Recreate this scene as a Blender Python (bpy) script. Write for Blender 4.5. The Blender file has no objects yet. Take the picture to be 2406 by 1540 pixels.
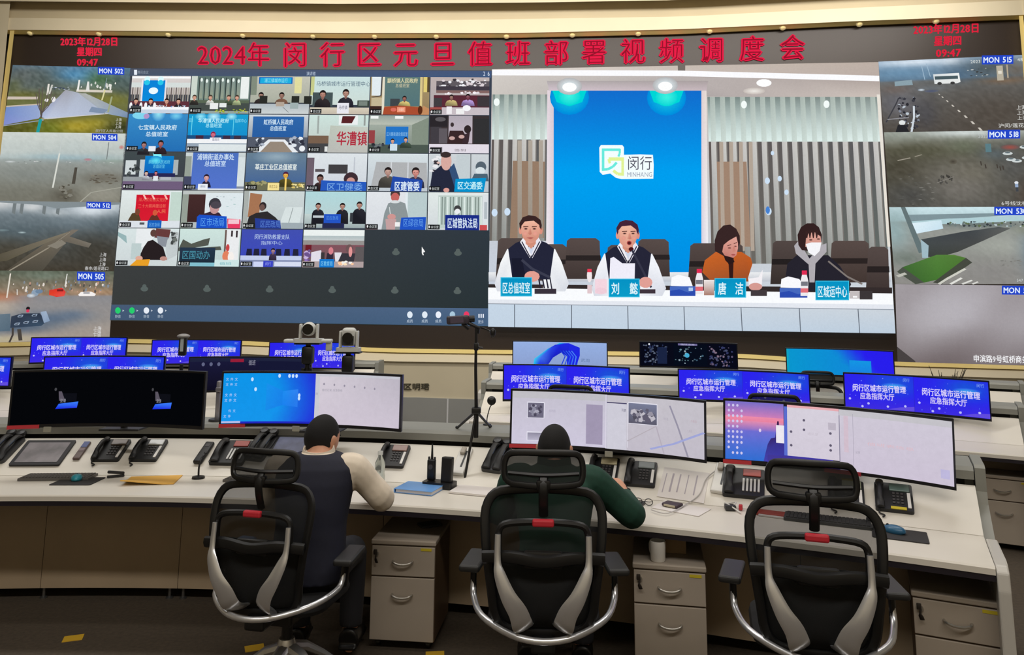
import bpy, bmesh, math, random
from mathutils import Vector, Matrix
random.seed(7)
S = bpy.context.scene
COL = S.collection
# ------------------------------------------------------------------ camera
FPX, PPX, PPY, CAMH = 1760.0, 1203.0, 446.0, 1.9
UP = Vector(((1300 - PPX) / FPX, (-11500 - PPY) / FPX, 1.0)).normalized()      # world up, seen from the camera (x right, y down, z ahead)
FW = (Vector((0, 0, 1)) - UP * UP.z).normalized()
RT = FW.cross(UP)
cam = bpy.data.cameras.new('camera')
cam_o = bpy.data.objects.new('camera', cam)
COL.objects.link(cam_o)
cam.sensor_fit = 'HORIZONTAL'
cam.sensor_width = 36.0
cam.lens = 36.0 * FPX / 2406.0
cam.shift_x = 0.0
cam.shift_y = (PPY - 770.0) / 2406.0
cam.clip_start = 0.05
cam.clip_end = 200
def c2w(x, y, z):
    v = Vector((x, y, z))
    return Vector((v.dot(RT), v.dot(FW), v.dot(UP)))
cx, cy, cz = c2w(1, 0, 0), c2w(0, -1, 0), c2w(0, 0, -1)
cam_o.matrix_world = Matrix(((cx.x, cy.x, cz.x, 0), (cx.y, cy.y, cz.y, 0), (cx.z, cy.z, cz.z, CAMH), (0, 0, 0, 1)))
S.camera = cam_o
S.view_settings.view_transform = 'Standard'
S.view_settings.look = 'None'
S.view_settings.exposure = 0.0
S.view_settings.gamma = 1.0
S.view_settings.use_curve_mapping = False
S.cycles.use_denoising = True
S.cycles.max_bounces = 6
S.cycles.diffuse_bounces = 3
S.cycles.sample_clamp_indirect = 4.0
# ------------------------------------------------------------------ world and ceiling lights
W = bpy.data.worlds.new('world')
S.world = W
W.use_nodes = True
W.node_tree.nodes['Background'].inputs[0].default_value = (0.9, 0.92, 1.0, 1)
W.node_tree.nodes['Background'].inputs[1].default_value = 0.02
def area(name, loc, rot, sx, sy, power, col):
    l = bpy.data.lights.new(name, 'AREA')
    l.shape = 'RECTANGLE'; l.size = sx; l.size_y = sy; l.energy = power; l.color = col
    o = bpy.data.objects.new(name, l)
    o.location = loc; o.rotation_euler = rot
    COL.objects.link(o)
    return o
# unseen overhead lights for the hall; the tilted wall wash and rear fill are added
area('unseen_ceiling_light', (-0.5, 6.4, 6.9), (0, 0, 0), 12.0, 0.5, 260, (1.0, 0.98, 0.95))
area('unseen_ceiling_light', (0.0, 9.0, 6.9), (math.radians(52), 0, 0), 14.0, 0.5, 430, (1.0, 0.96, 0.9))  # added wash, tilted to brighten the header and wall base
area('unseen_ceiling_light', (0.0, 3.4, 6.9), (0, 0, 0), 10.0, 0.4, 70, (1.0, 0.96, 0.9))
area('unseen_ceiling_light', (0.0, -1.0, 6.9), (0, 0, 0), 10.0, 0.5, 380, (1.0, 0.95, 0.88))  # added fill behind the camera, lifts the carpet and desk panels
# ------------------------------------------------------------------ pixel <-> place
def ray(px, py):
    return c2w((px - PPX) / FPX, (py - PPY) / FPX, 1.0)
def on_z(px, py, z):
    d = ray(px, py); t = (z - CAMH) / d.z
    return Vector((d.x * t, d.y * t, z))
def at_y(px, py, Y):
    d = ray(px, py); t = Y / d.y
    return Vector((d.x * t, Y, CAMH + d.z * t))
def lin(c):
    c = c / 255.0
    return c / 12.92 if c <= 0.04045 else ((c + 0.055) / 1.055) ** 2.4
def L3(c):
    return (lin(c[0]), lin(c[1]), lin(c[2]))
def interp(tab, x):
    for (x0, y0), (x1, y1) in zip(tab, tab[1:]):
        if x <= x1:
            break
    return y0 + (y1 - y0) * (x - x0) / (x1 - x0)
# ------------------------------------------------------------------ materials
MATS = {}
def mat(name, rgb, rough=0.5, metal=0.0, noise=0.0, scale=20.0, bump=0.0, coat=0.0, alpha=None, trans=0.0, emit=None):
    if name in MATS:
        return MATS[name]
    m = bpy.data.materials.new(name); m.use_nodes = True
    nt = m.node_tree; b = nt.nodes['Principled BSDF']
    c = L3(rgb)
    b.inputs['Base Color'].default_value = (*c, 1)
    b.inputs['Roughness'].default_value = rough
    b.inputs['Metallic'].default_value = metal
    if coat: b.inputs['Coat Weight'].default_value = coat
    if trans: b.inputs['Transmission Weight'].default_value = trans
    if alpha is not None: b.inputs['Alpha'].default_value = alpha
    if emit:
        b.inputs['Emission Color'].default_value = (*L3(emit[0]), 1); b.inputs['Emission Strength'].default_value = emit[1]
    if noise or bump:
        tc = nt.nodes.new('ShaderNodeTexCoord'); nz = nt.nodes.new('ShaderNodeTexNoise')
        nz.inputs['Scale'].default_value = scale; nz.inputs['Detail'].default_value = 5
        nt.links.new(tc.outputs['Object'], nz.inputs['Vector'])
        if noise:
            r = nt.nodes.new('ShaderNodeValToRGB')
            r.color_ramp.elements[0].position = 0.3; r.color_ramp.elements[1].position = 0.7
            r.color_ramp.elements[0].color = (*[x * (1 - noise) for x in c], 1)
            r.color_ramp.elements[1].color = (*[min(1, x * (1 + noise)) for x in c], 1)
            nt.links.new(nz.outputs['Fac'], r.inputs['Fac']); nt.links.new(r.outputs['Color'], b.inputs['Base Color'])
        if bump:
            bp = nt.nodes.new('ShaderNodeBump'); bp.inputs['Strength'].default_value = bump; bp.inputs['Distance'].default_value = 0.01
            nt.links.new(nz.outputs['Fac'], bp.inputs['Height']); nt.links.new(bp.outputs['Normal'], b.inputs['Normal'])
    MATS[name] = m
    return m
def screen_mat():
    if 'screen_light' in MATS: return MATS['screen_light']
    m = bpy.data.materials.new('screen_light'); m.use_nodes = True
    nt = m.node_tree; nt.nodes.clear()
    o = nt.nodes.new('ShaderNodeOutputMaterial'); e = nt.nodes.new('ShaderNodeEmission'); a = nt.nodes.new('ShaderNodeVertexColor')
    a.layer_name = 'Col'
    tc = nt.nodes.new('ShaderNodeTexCoord'); nz = nt.nodes.new('ShaderNodeTexNoise'); mr = nt.nodes.new('ShaderNodeMapRange')
    nz.inputs['Scale'].default_value = 34.0; nz.inputs['Detail'].default_value = 8.0; nz.inputs['Roughness'].default_value = 0.75
    mr.inputs['From Min'].default_value = 0.3; mr.inputs['From Max'].default_value = 0.7; mr.inputs['To Min'].default_value = 0.955; mr.inputs['To Max'].default_value = 1.045
    nt.links.new(tc.outputs['Object'], nz.inputs['Vector']); nt.links.new(nz.outputs['Fac'], mr.inputs['Value'])
    nt.links.new(a.outputs['Color'], e.inputs['Color']); nt.links.new(mr.outputs['Result'], e.inputs['Strength'])
    nt.links.new(e.outputs[0], o.inputs[0])
    m.cycles.emission_sampling = 'NONE' if hasattr(m.cycles, 'emission_sampling') else m.cycles.emission_sampling
    MATS['screen_light'] = m
    return m
# ------------------------------------------------------------------ objects
def tag(o, label, cat=None, group=None, kind=None):
    if label: o['label'] = label
    if cat: o['category'] = cat
    if group: o['group'] = group
    if kind: o['kind'] = kind
    return o
def thing(name, label, cat, loc=(0, 0, 0), rz=0.0, group=None):
    o = bpy.data.objects.new(name, None)
    o.empty_display_size = 0.1
    COL.objects.link(o); o.location = loc; o.rotation_euler = (0, 0, rz)
    return tag(o, label, cat, group)
def obj(name, bm, m, parent=None, smooth=False, label=None):
    me = bpy.data.meshes.new(name)
    bmesh.ops.recalc_face_normals(bm, faces=bm.faces[:])
    bm.to_mesh(me); bm.free()
    if smooth:
        me.polygons.foreach_set('use_smooth', [True] * len(me.polygons))
        try: me.set_sharp_from_angle(angle=math.radians(38))
        except Exception: pass
    me.materials.append(m)
    o = bpy.data.objects.new(name, me)
    COL.objects.link(o)
    if parent is not None: o.parent = parent
    if label: o['label'] = label
    return o
def dup(root, loc, rz, label=None, cat=None):
    r = root.copy(); COL.objects.link(r); r.location = loc; r.rotation_euler = (r.rotation_euler[0], r.rotation_euler[1], rz)
    if label: r['label'] = label
    for ch in list(root.children):
        c = ch.copy(); COL.objects.link(c); c.parent = r
        for g in list(ch.children):
            d = g.copy(); COL.objects.link(d); d.parent = c
    return r
# ------------------------------------------------------------------ bmesh shapes
def new(): return bmesh.new()
def mx(loc=(0, 0, 0), rot=(0, 0, 0)):
    from mathutils import Euler
    return Matrix.Translation(Vector(loc)) @ Euler(rot).to_matrix().to_4x4()
def box(bm, c, s, rot=(0, 0, 0), bev=0.0, seg=2):
    g = bmesh.ops.create_cube(bm, size=1.0)
    vs = g['verts']
    M = mx(c, rot) @ Matrix.Diagonal((s[0], s[1], s[2], 1))
    for v in vs: v.co = M @ v.co
    if bev:
        es = list({e for v in vs for e in v.link_edges})
        bmesh.ops.bevel(bm, geom=es, offset=bev, segments=seg, affect='EDGES', profile=0.5)
    return bm
def ring_loft(bm, rings, closed=True, cap=True):
    vr = [[bm.verts.new(p) for p in r] for r in rings]
    n = len(vr[0])
    for a, b in zip(vr, vr[1:]):
        for i in range(n if closed else n - 1):
            j = (i + 1) % n
            bm.faces.new((a[i], a[j], b[j], b[i]))
    if cap and closed:
        bm.faces.new(vr[0][::-1]); bm.faces.new(vr[-1])
    return vr
def frame_at(pts, i):
    a = Vector(pts[max(0, i - 1)]); b = Vector(pts[min(len(pts) - 1, i + 1)])
    return (b - a).normalized()
def tube(bm, pts, r, n=8, closed=False, flat=None, up=(0, 0, 1)):
    """tube along pts; r a number or a list; flat = (a, b) half sizes of an oval/strip section instead of r"""
    pts = [Vector(p) for p in pts]; rings = []
    N = len(pts); prev = None
    for i, p in enumerate(pts):
        if closed: t = (pts[(i + 1) % N] - pts[i - 1]).normalized()
        else: t = frame_at(pts, i)
        u = Vector(up)
        if prev is not None: u = prev
        side = t.cross(u)
        if side.length < 1e-4: side = t.cross(Vector((1, 0.3, 0.2)))
        side.normalize(); u = side.cross(t).normalized(); prev = u
        rr = r[i] if isinstance(r, (list, tuple)) else r
        a, b = (rr, rr)
        if flat: a, b = flat[i] if isinstance(flat, list) else flat
        rings.append([p + side * (a * math.cos(k * 2 * math.pi / n)) + u * (b * math.sin(k * 2 * math.pi / n)) for k in range(n)])
    if closed: rings.append(rings[0])
    if closed:
        vr = [[bm.verts.new(q) for q in rg] for rg in rings[:-1]]
        for i in range(N):
            A, B = vr[i], vr[(i + 1) % N]
            for k in range(n):
                bm.faces.new((A[k], A[(k + 1) % n], B[(k + 1) % n], B[k]))
        return bm
    ring_loft(bm, rings)
    return bm
def lathe(bm, prof, n=20, c=(0, 0, 0)):
    rings = [[Vector((c[0] + r * math.cos(2 * math.pi * k / n), c[1] + r * math.sin(2 * math.pi * k / n), c[2] + z)) for k in range(n)] for r, z in prof]
    ring_loft(bm, rings)
    return bm
def prism(bm, poly, z0, z1):
    a = [bm.verts.new((x, y, z0)) for x, y in poly]; b = [bm.verts.new((x, y, z1)) for x, y in poly]
    bm.faces.new(a[::-1]); bm.faces.new(b)
    n = len(poly)
    for i in range(n):
        j = (i + 1) % n
        bm.faces.new((a[i], a[j], b[j], b[i]))
    return bm
def smooth_path(pts, k=4):
    pts = [Vector(p) for p in pts]; out = []
    n = len(pts)
    for i in range(n - 1):
        p0, p1, p2, p3 = pts[max(0, i - 1)], pts[i], pts[i + 1], pts[min(n - 1, i + 2)]
        for j in range(k):
            t = j / k
            out.append(0.5 * ((2 * p1) + (p2 - p0) * t + (2 * p0 - 5 * p1 + 4 * p2 - p3) * t * t + (3 * p1 - p0 - 3 * p2 + p3) * t ** 3))
    out.append(pts[-1])
    return out
def rrect(w, h, r, n=5):
    out = []
    for cx_, cy_, a0 in ((w / 2 - r, h / 2 - r, 0), (-w / 2 + r, h / 2 - r, 90), (-w / 2 + r, -h / 2 + r, 180), (w / 2 - r, -h / 2 + r, 270)):
        for k in range(n + 1):
            a = math.radians(a0 + 90 * k / n)
            out.append((cx_ + r * math.cos(a), cy_ + r * math.sin(a)))
    return out
# ------------------------------------------------------------------ pictures shown on screens: flat coloured shapes with their own light
_gl = {}
_tc = bpy.data.curves.new('glyph_source', 'FONT')
_to = bpy.data.objects.new('glyph_source', _tc)
def glyph(ch, off):
    k = (ch, off)
    if k in _gl: return _gl[k]
    COL.objects.link(_to)
    _tc.body = ch; _tc.offset = off; _tc.resolution_u = 2
    bpy.context.view_layer.update()
    e = _to.evaluated_get(bpy.context.evaluated_depsgraph_get())
    m = e.to_mesh()
    P = [[(m.vertices[i].co.x, m.vertices[i].co.y) for i in p.vertices] for p in m.polygons]
    e.to_mesh_clear()
    COL.objects.unlink(_to)
    w = {'1': .5, ':': .3, '.': .3, ' ': .45, 'I': .32, '/': .4}.get(ch, 1.0 if ord(ch) > 0x2E80 else .64)
    if ord(ch) < 0x2E80 and P: w = max(q[0] for p in P for q in p) + .07
    _gl[k] = (P, w)
    return _gl[k]
class Pic:
    def __init__(s): s.items = []; s.xf = None; s.asp = 1.0
    def poly(s, pts, c):
        if s.xf: pts = [s.xf(*p) for p in pts]
        cols = c if isinstance(c[0], (tuple, list)) else [c] * len(pts)
        s.items.append(([pts], [cols])); return s
    def rect(s, x0, y0, x1, y1, c, c2=None, c3=None, c4=None):
        """c at the top left, c2 at the bottom (or c, c2, c3, c4 = four corners tl, tr, br, bl)"""
        cs = [c, c, c2 or c, c2 or c] if c3 is None else [c, c2, c3, c4]
        return s.poly([(x0, y0), (x1, y0), (x1, y1), (x0, y1)], cs)
    def ell(s, x, y, rx, ry, c, c2=None, n=14, rot=0.0):
        pts = [(x + rx * math.cos(2 * math.pi * k / n) * math.cos(rot) - ry * math.sin(2 * math.pi * k / n) * math.sin(rot),
                y + rx * math.cos(2 * math.pi * k / n) * math.sin(rot) + ry * math.sin(2 * math.pi * k / n) * math.cos(rot)) for k in range(n)]
        if c2 is None: return s.poly(pts, c)
        T = s.xf or (lambda a, b: (a, b))
        P = [T(*p) for p in pts]; C = T(x, y)
        s.items.append(([[C, P[k], P[(k + 1) % n]] for k in range(n)], [[c, c2, c2]] * n)); return s
    def line(s, pts, w, c):
        for (x0, y0), (x1, y1) in zip(pts, pts[1:]):
            d = math.hypot(x1 - x0, y1 - y0) or 1
            nx, ny = -(y1 - y0) / d * w / 2, (x1 - x0) / d * w / 2
            s.poly([(x0 + nx, y0 + ny), (x1 + nx, y1 + ny), (x1 - nx, y1 - ny), (x0 - nx, y0 - ny)], c)
        return s
    def text(s, t, x, y, h, c, w=None, bold=0.0, slope=0.0, flip=1):
        """t centred on x, y; h = height of a character; w = whole width"""
        adv = []; tot = 0
        jit = [(0, 0)] if bold <= 0 else [(-bold, 0), (bold, 0), (0, bold * .7), (0, -bold * .7)]
        for ch in t:
            P, a = glyph(ch, min(0, bold)); adv.append((P, tot)); tot += a
        sc = h / 0.9; sx = sc if w is None else w / tot
        polys = []
        T = s.xf or (lambda a, b: (a, b))
        for P, o in adv:
            for p in P:
                for jx, jy in jit:
                    q = []
                    for gx, gy in p:
                        X = (gx + jx + o - tot / 2) * sx; Y = -flip * (gy + jy - 0.36) * sc
                        q.append(T(x + X, y + Y + X * slope))
                    polys.append(q)
        if polys: s.items.append((polys, [[c] * len(q) for q in polys]))
        return s
    def speck(s, x0, y0, x1, y1, n, cols, r0, r1, asp=1.0, seed=1):
        R = random.Random(seed)
        polys, cc = [], []
        T = s.xf or (lambda a, b: (a, b))
        for _ in range(n):
            r = R.uniform(r0, r1); x = R.uniform(x0 + r, x1 - r) if x1 - x0 > 2 * r else (x0 + x1) / 2
            y = R.uniform(y0 + r / asp, y1 - r / asp) if y1 - y0 > 2 * r / asp else (y0 + y1) / 2
            a0 = R.uniform(0, 6.3)
            q = [T(x + r * math.cos(a0 + k * 1.2566) * R.uniform(.6, 1), y + r / asp * math.sin(a0 + k * 1.2566) * R.uniform(.6, 1)) for k in range(5)]
            s.items.append(([q], [[R.choice(cols)] * 5]))
        return s
    def grid(s, x0, y0, x1, y1, nx, ny, fn):
        """a finely divided area whose colour is fn(u, v)"""
        T = s.xf or (lambda a, b: (a, b))
        polys, cc = [], []
        pt = [[T(x0 + (x1 - x0) * i / nx, y0 + (y1 - y0) * j / ny) for i in range(nx + 1)] for j in range(ny + 1)]
        cl = [[fn(i / nx, j / ny) for i in range(nx + 1)] for j in range(ny + 1)]
        for j in range(ny):
            for i in range(nx):
                polys.append([pt[j][i], pt[j][i + 1], pt[j + 1][i + 1], pt[j + 1][i]])
                cc.append([cl[j][i], cl[j][i + 1], cl[j + 1][i + 1], cl[j + 1][i]])
        s.items.append((polys, cc)); return s
    def person(s, x, y, k, hair=(35, 28, 28), skin=(225, 165, 140), cloth=(45, 45, 60), sh=1.0, down=1.0):
        """head and shoulders; y = top of the head, k = height of the head"""
        h = k * s.asp * sh; g = k * s.asp; dk = mix(cloth, (10, 10, 16), .35)
        s.poly([(x - 1.2 * h, y + (1.9 + down) * k), (x - 1.12 * h, y + 1.75 * k), (x - .85 * h, y + 1.32 * k), (x - .32 * g, y + 1.1 * k), (x + .32 * g, y + 1.1 * k),
                (x + .85 * h, y + 1.32 * k), (x + 1.12 * h, y + 1.75 * k), (x + 1.2 * h, y + (1.9 + down) * k)], [dk, dk, cloth, cloth, cloth, cloth, dk, dk])
        s.poly([(x - .14 * g, y + .9 * k), (x + .14 * g, y + .9 * k), (x + .16 * g, y + 1.15 * k), (x, y + 1.35 * k), (x - .16 * g, y + 1.15 * k)], mix(skin, (60, 40, 40), .3))
        s.ell(x, y + .48 * k, .42 * g, .5 * k, hair)
        s.poly([(x - .32 * g, y + .42 * k), (x - .1 * g, y + .3 * k), (x + .3 * g, y + .36 * k), (x + .33 * g, y + .7 * k), (x + .16 * g, y + 1.0 * k), (x - .16 * g, y + 1.0 * k), (x - .33 * g, y + .7 * k)], [skin, mix(skin, (255, 230, 210), .25), skin, skin, mix(skin, (80, 40, 40), .25), mix(skin, (80, 40, 40), .25), skin])
        for e in (-.15, .15): s.ell(x + e * g, y + .6 * k, .07 * g, .035 * k, mix(skin, (30, 20, 20), .6), n=6)
        return s
    def build(s, name, mapf, cuts=(), parent=None, label=None, layer=0, step=1.0):
        bm = bmesh.new(); cl = bm.loops.layers.float_color.new('Col')
        for li, (polys, cols) in enumerate(s.items):
            z = layer + li * step
            for p, c in zip(polys, cols):
                vs = [bm.verts.new((q[0], q[1], z)) for q in p]
                try: f = bm.faces.new(vs)
                except ValueError: continue
                for l, cc in zip(f.loops, c): l[cl] = (*L3(cc), 1)
        for (a, b) in cuts:
            a = Vector((a[0], a[1], 0)); b = Vector((b[0], b[1], 0))
            n = (b - a).cross(Vector((0, 0, 1))).normalized()
            bmesh.ops.bisect_plane(bm, geom=bm.verts[:] + bm.edges[:] + bm.faces[:], dist=1e-5, plane_co=a, plane_no=n)
        for v in bm.verts: v.co = mapf(v.co.x, v.co.y, v.co.z)
        me = bpy.data.meshes.new(name); bm.to_mesh(me); bm.free()
        me.materials.append(screen_mat())
        o = bpy.data.objects.new(name, me); COL.objects.link(o)
        if parent is not None: o.parent = parent
        if label: o['label'] = label
        return o
def lerp(a, b, t): return a + (b - a) * t
def mix(a, b, t): return tuple(lerp(x, y, max(0, min(1, t))) for x, y in zip(a, b))
def quad_xf(tl, tr, br, bl):
    """unit square -> picture coordinates"""
    def f(u, v):
        return (lerp(lerp(tl[0], tr[0], u), lerp(bl[0], br[0], u), v), lerp(lerp(tl[1], tr[1], u), lerp(bl[1], br[1], u), v))
    return f
# ================================================================== the hall
WALL_PLAN = smooth_path([(-12.5, 11.9, 0), (-8.35, 12.02, 0), (-5.72, 12.06, 0), (-2.9, 12.09, 0), (0, 12.0, 0), (2.75, 11.76, 0), (5.37, 11.32, 0), (7.79, 11.0, 0), (11.5, 10.4, 0)], 3)
WALL_PLAN = [(p.x, p.y) for p in WALL_PLAN]
_wo = {}
def wall_off(off):
    k = round(off, 5)
    if k in _wo: return _wo[k]
    out = []
    n = len(WALL_PLAN)
    for i, p in enumerate(WALL_PLAN):
        a = WALL_PLAN[max(0, i - 1)]; b = WALL_PLAN[min(n - 1, i + 1)]
        tx, ty = b[0] - a[0], b[1] - a[1]; d = math.hypot(tx, ty)
        out.append((p[0] + ty / d * off, p[1] - tx / d * off))
    _wo[k] = out
    return out
def wall_hit(px, py, off=0.0):
    d = ray(px, py)
    pl = wall_off(off)
    for (x0, y0), (x1, y1) in zip(pl, pl[1:]):
        den = d.x * (y1 - y0) - d.y * (x1 - x0)
        if abs(den) < 1e-9: continue
        t = (x0 * (y1 - y0) - y0 * (x1 - x0)) / den
        s = ((t * d.x - x0) / (x1 - x0))
        if t > 0 and -1e-6 <= s <= 1 + 1e-6:
            return Vector((d.x * t, d.y * t, CAMH + d.z * t))
    raise ValueError((px, py))
def project(p):
    w = Vector(p) - Vector((0, 0, CAMH))
    v = RT * w.x + FW * w.y + UP * w.z
    return (PPX + FPX * v.x / v.z, PPY + FPX * v.y / v.z)
WALL_CUTS = [(project((x, y, 6.3)), project((x, y, 0.5))) for x, y in WALL_PLAN[2:-2]]
def wmap(x, y, l): return wall_hit(x, y, 0.006 + 0.0006 * l)
def wcuts(x0, x1): return [c for c in WALL_CUTS if min(c[0][0], c[1][0]) < x1 and max(c[0][0], c[1][0]) > x0]
T0 = [(-700, 60), (33, 81), (405, 86), (800, 90.5), (1205, 89.5), (1600, 81), (2005, 61), (2397, 46), (3100, 22)]
B0 = [(-700, 812), (0, 806), (80, 804), (258, 797), (330, 798), (600, 803), (900, 819.5), (1170, 823), (1480, 827), (1740, 832), (1840, 839), (2105, 851), (2406, 860), (3100, 880)]
P0 = [(-700, 940), (0, 930), (960, 934), (1200, 942), (1800, 945), (2250, 927), (2406, 934), (3100, 955)]
def shift(tab, d): return [(x, y + d) for x, y in tab]
def band(name, rows, m, x0=-330, x1=2760, n=44, kind='structure', label=None, parent=None, cap=None):
    """a strip along the wall; rows = [(curve, offset towards the hall)], top to bottom, with a back face for thickness"""
    bm = new()
    xs = [x0 + (x1 - x0) * i / n for i in range(n + 1)]
    rings = []
    for x in xs:
        rings.append([wall_hit(x, interp(c, x), o) for c, o in rows])
    vr = [[bm.verts.new(p) for p in r] for r in rings]
    for a, b in zip(vr, vr[1:]):
        for i in range(len(a) - 1):
            bm.faces.new((a[i], b[i], b[i + 1], a[i + 1]))
        bm.faces.new((a[-1], b[-1], b[0], a[0]))
    bm.faces.new(vr[0]); bm.faces.new(vr[-1][::-1])
    o = obj(name, bm, m, parent)
    if kind: o['kind'] = kind
    if label: o['label'] = label
    return o
M_cream = mat('cream_paint', (206, 194, 166), 0.6, noise=0.03, scale=1.5)
M_tan = mat('tan_recess', (186, 172, 142), 0.7, noise=0.03, scale=1.5)
M_gold = mat('brass_trim', (236, 212, 136), 0.5, 0.2)
M_plinth = mat('grey_plinth', (150, 150, 146), 0.35, noise=0.03, scale=2)
M_ledpanel = mat('led_face', (47, 37, 31), 0.5, noise=0.06, scale=60)
M_floor = mat('charcoal_carpet', (74, 64, 52), 0.9, noise=0.18, scale=45, bump=0.25)
M_ceil = mat('ceiling_white', (190, 180, 160), 0.8)
# floor, ceiling, outer walls
bm = new(); box(bm, (0, 4.6, -0.05), (25, 19, 0.1)); o = obj('floor', bm, M_floor); o['kind'] = 'structure'
bm = new(); box(bm, (0, 4.6, 7.35), (25, 19, 0.1)); o = obj('ceiling', bm, M_ceil); o['kind'] = 'structure'
bm = new(); box(bm, (0, -4.9, 3.65), (25, 0.1, 7.3)); o = obj('wall_rear', bm, M_cream); o['kind'] = 'structure'
bm = new(); box(bm, (-12.4, 4.6, 3.65), (0.1, 19, 7.3)); o = obj('wall_left', bm, M_cream); o['kind'] = 'structure'
bm = new(); box(bm, (12.4, 4.6, 3.65), (0.1, 19, 7.3)); o = obj('wall_right', bm, M_cream); o['kind'] = 'structure'
# back wall behind everything
bm = new()
pl = wall_off(-0.45)
vr = [[bm.verts.new((x, y, z)) for z in (0, 7.3)] for x, y in pl]
for a, b in zip(vr, vr[1:]): bm.faces.new((a[0], b[0], b[1], a[1]))
bk = [[bm.verts.new((x, y + 0.2, z)) for z in (0, 7.3)] for x, y in pl]
for a, b in zip(bk, bk[1:]): bm.faces.new((a[1], b[1], b[0], a[0]))
for a, b in ((vr[0], bk[0]), (vr[-1], bk[-1])): bm.faces.new((a[0], a[1], b[1], b[0]))
o = obj('wall_back', bm, M_tan); o['kind'] = 'structure'
# fascia above the screen: gold lip, cream header, recess, upper beam
LEFTX, RIGHTX = [(-700, 90), (33, 70), (800, 78), (1205, 78), (1600, 69), (2005, 50), (2406, 35), (3100, 8)], None
HDR = [(-700, 35), (35, 42), (800, 51), (1600, 39), (2005, 18.6), (2406, 0), (3100, -30)]
REC = [(-700, -3), (35, 3), (800, 9), (1250, 6), (1600, 0), (2005, -22), (2406, -42), (3100, -75)]
band('trim_top', [(LEFTX, 0.17), (shift(T0, -1), 0.07), (shift(T0, 0.5), -0.02), (shift(LEFTX, 0), -0.02)], M_gold)
band('wall_header', [(HDR, 0.16), (shift(LEFTX, -0.2), 0.18), (shift(LEFTX, 2), -0.04), (HDR, -0.04)], M_cream)
band('wall_recess', [(REC, -0.03), (shift(HDR, 1), -0.03), (shift(HDR, 1), -0.3), (REC, -0.3)], M_tan)
band('wall_upper_beam', [(shift(REC, -40), 0.3), (REC, 0.3), (shift(REC, -1), -0.3), (shift(REC, -40), -0.3)], M_cream)
# cream pilasters and gold side trims at both ends of the screen
def post(name, px_top, px_bot, y0, y1, o0, o1, m):
    """px_top / px_bot = (x left, x right) at the top and at the bottom"""
    bm = new()
    f = [wall_hit(px_top[0], y0, o1), wall_hit(px_top[1], y0, o1), wall_hit(px_bot[1], y1, o1), wall_hit(px_bot[0], y1, o1)]
    b = [wall_hit(px_top[0], y0, o0), wall_hit(px_top[1], y0, o0), wall_hit(px_bot[1], y1, o0), wall_hit(px_bot[0], y1, o0)]
    a = [bm.verts.new(p) for p in f]; c = [bm.verts.new(p) for p in b]
    bm.faces.new(a); bm.faces.new(c[::-1])
    for i in range(4):
        j = (i + 1) % 4
        bm.faces.new((a[i], c[i], c[j], a[j]))
    o = obj(name, bm, m); o['kind'] = 'structure'
    return o
post('trim_left', (24, 34), (-68, -50), 70, 808, -0.05, 0.16, M_gold)
post('wall_pilaster_left', (-260, 25), (-330, -66), -4, 960, -0.1, 0.2, M_cream)
post('trim_right', (2394, 2404), (2460, 2474), 36, 862, -0.05, 0.16, M_gold)
post('wall_pilaster_right', (2403, 2690), (2472, 2760), -20, 960, -0.1, 0.2, M_cream)
# lower wall: gold lip, sloping ledge, cream face, grey plinth
band('trim_bottom', [(shift(B0, -0.5), 0.05), (shift(B0, 9), 0.16), (shift(B0, 10), -0.04), (shift(B0, 0), -0.04)], M_gold)
band('wall_base', [(shift(B0, 9), 0.12), (shift(B0, 30), 0.3), (shift(B0, 33), 0.27), (P0, 0.27), (P0, -0.2), (shift(B0, 9), -0.2)], M_cream)
bm = new()
xs = [-330 + 3090 * i / 40 for i in range(41)]
vr = []
for x in xs:
    p = wall_hit(x, interp(P0, x), 0.30); q = wall_hit(x, interp(P0, x), -0.1)
    vr.append([bm.verts.new(v) for v in ((p.x, p.y, 0), (p.x, p.y, p.z), (q.x, q.y, p.z), (q.x, q.y, 0))])
for a, b in zip(vr, vr[1:]):
    for i in range(4): bm.faces.new((a[i], b[i], b[(i + 1) % 4], a[(i + 1) % 4]))
o = obj('baseboard_back', bm, M_plinth); o['kind'] = 'structure'
# thin bright joint in the plinth
bm = new(); p = wall_hit(1052, 938, 0.303); box(bm, (p.x, p.y, p.z / 2), (0.025, 0.01, p.z)); o = obj('trim_plinth_joint', bm, mat('pale_joint', (205, 205, 205), 0.4)); o['kind'] = 'structure'
# lettering on the cream face
tp = Pic(); M_ink = mat('dark_lettering', (92, 88, 74), 0.6)
def wall_letters(name, txt, x, y, h, w, off, m, parent=None):
    p = Pic(); p.text(txt, x, y, h, (0, 0, 0), w=w, bold=0.01)
    bm = new()
    for polys, _ in p.items:
        for q in polys:
            try: bm.faces.new([bm.verts.new(wall_hit(a, b, off)) for a, b in q])
            except ValueError: pass
    ext = bmesh.ops.extrude_face_region(bm, geom=bm.faces[:])
    for v in ext['geom']:
        if isinstance(v, bmesh.types.BMVert): v.co.y += 0.012
    return obj(name, bm, m, parent)
o = wall_letters('wall_lettering', '区明珺', 978, 909, 15, 62, 0.285, M_ink); tag(o, 'small dark characters on the cream wall base beside the white monitor', 'lettering')
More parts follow.
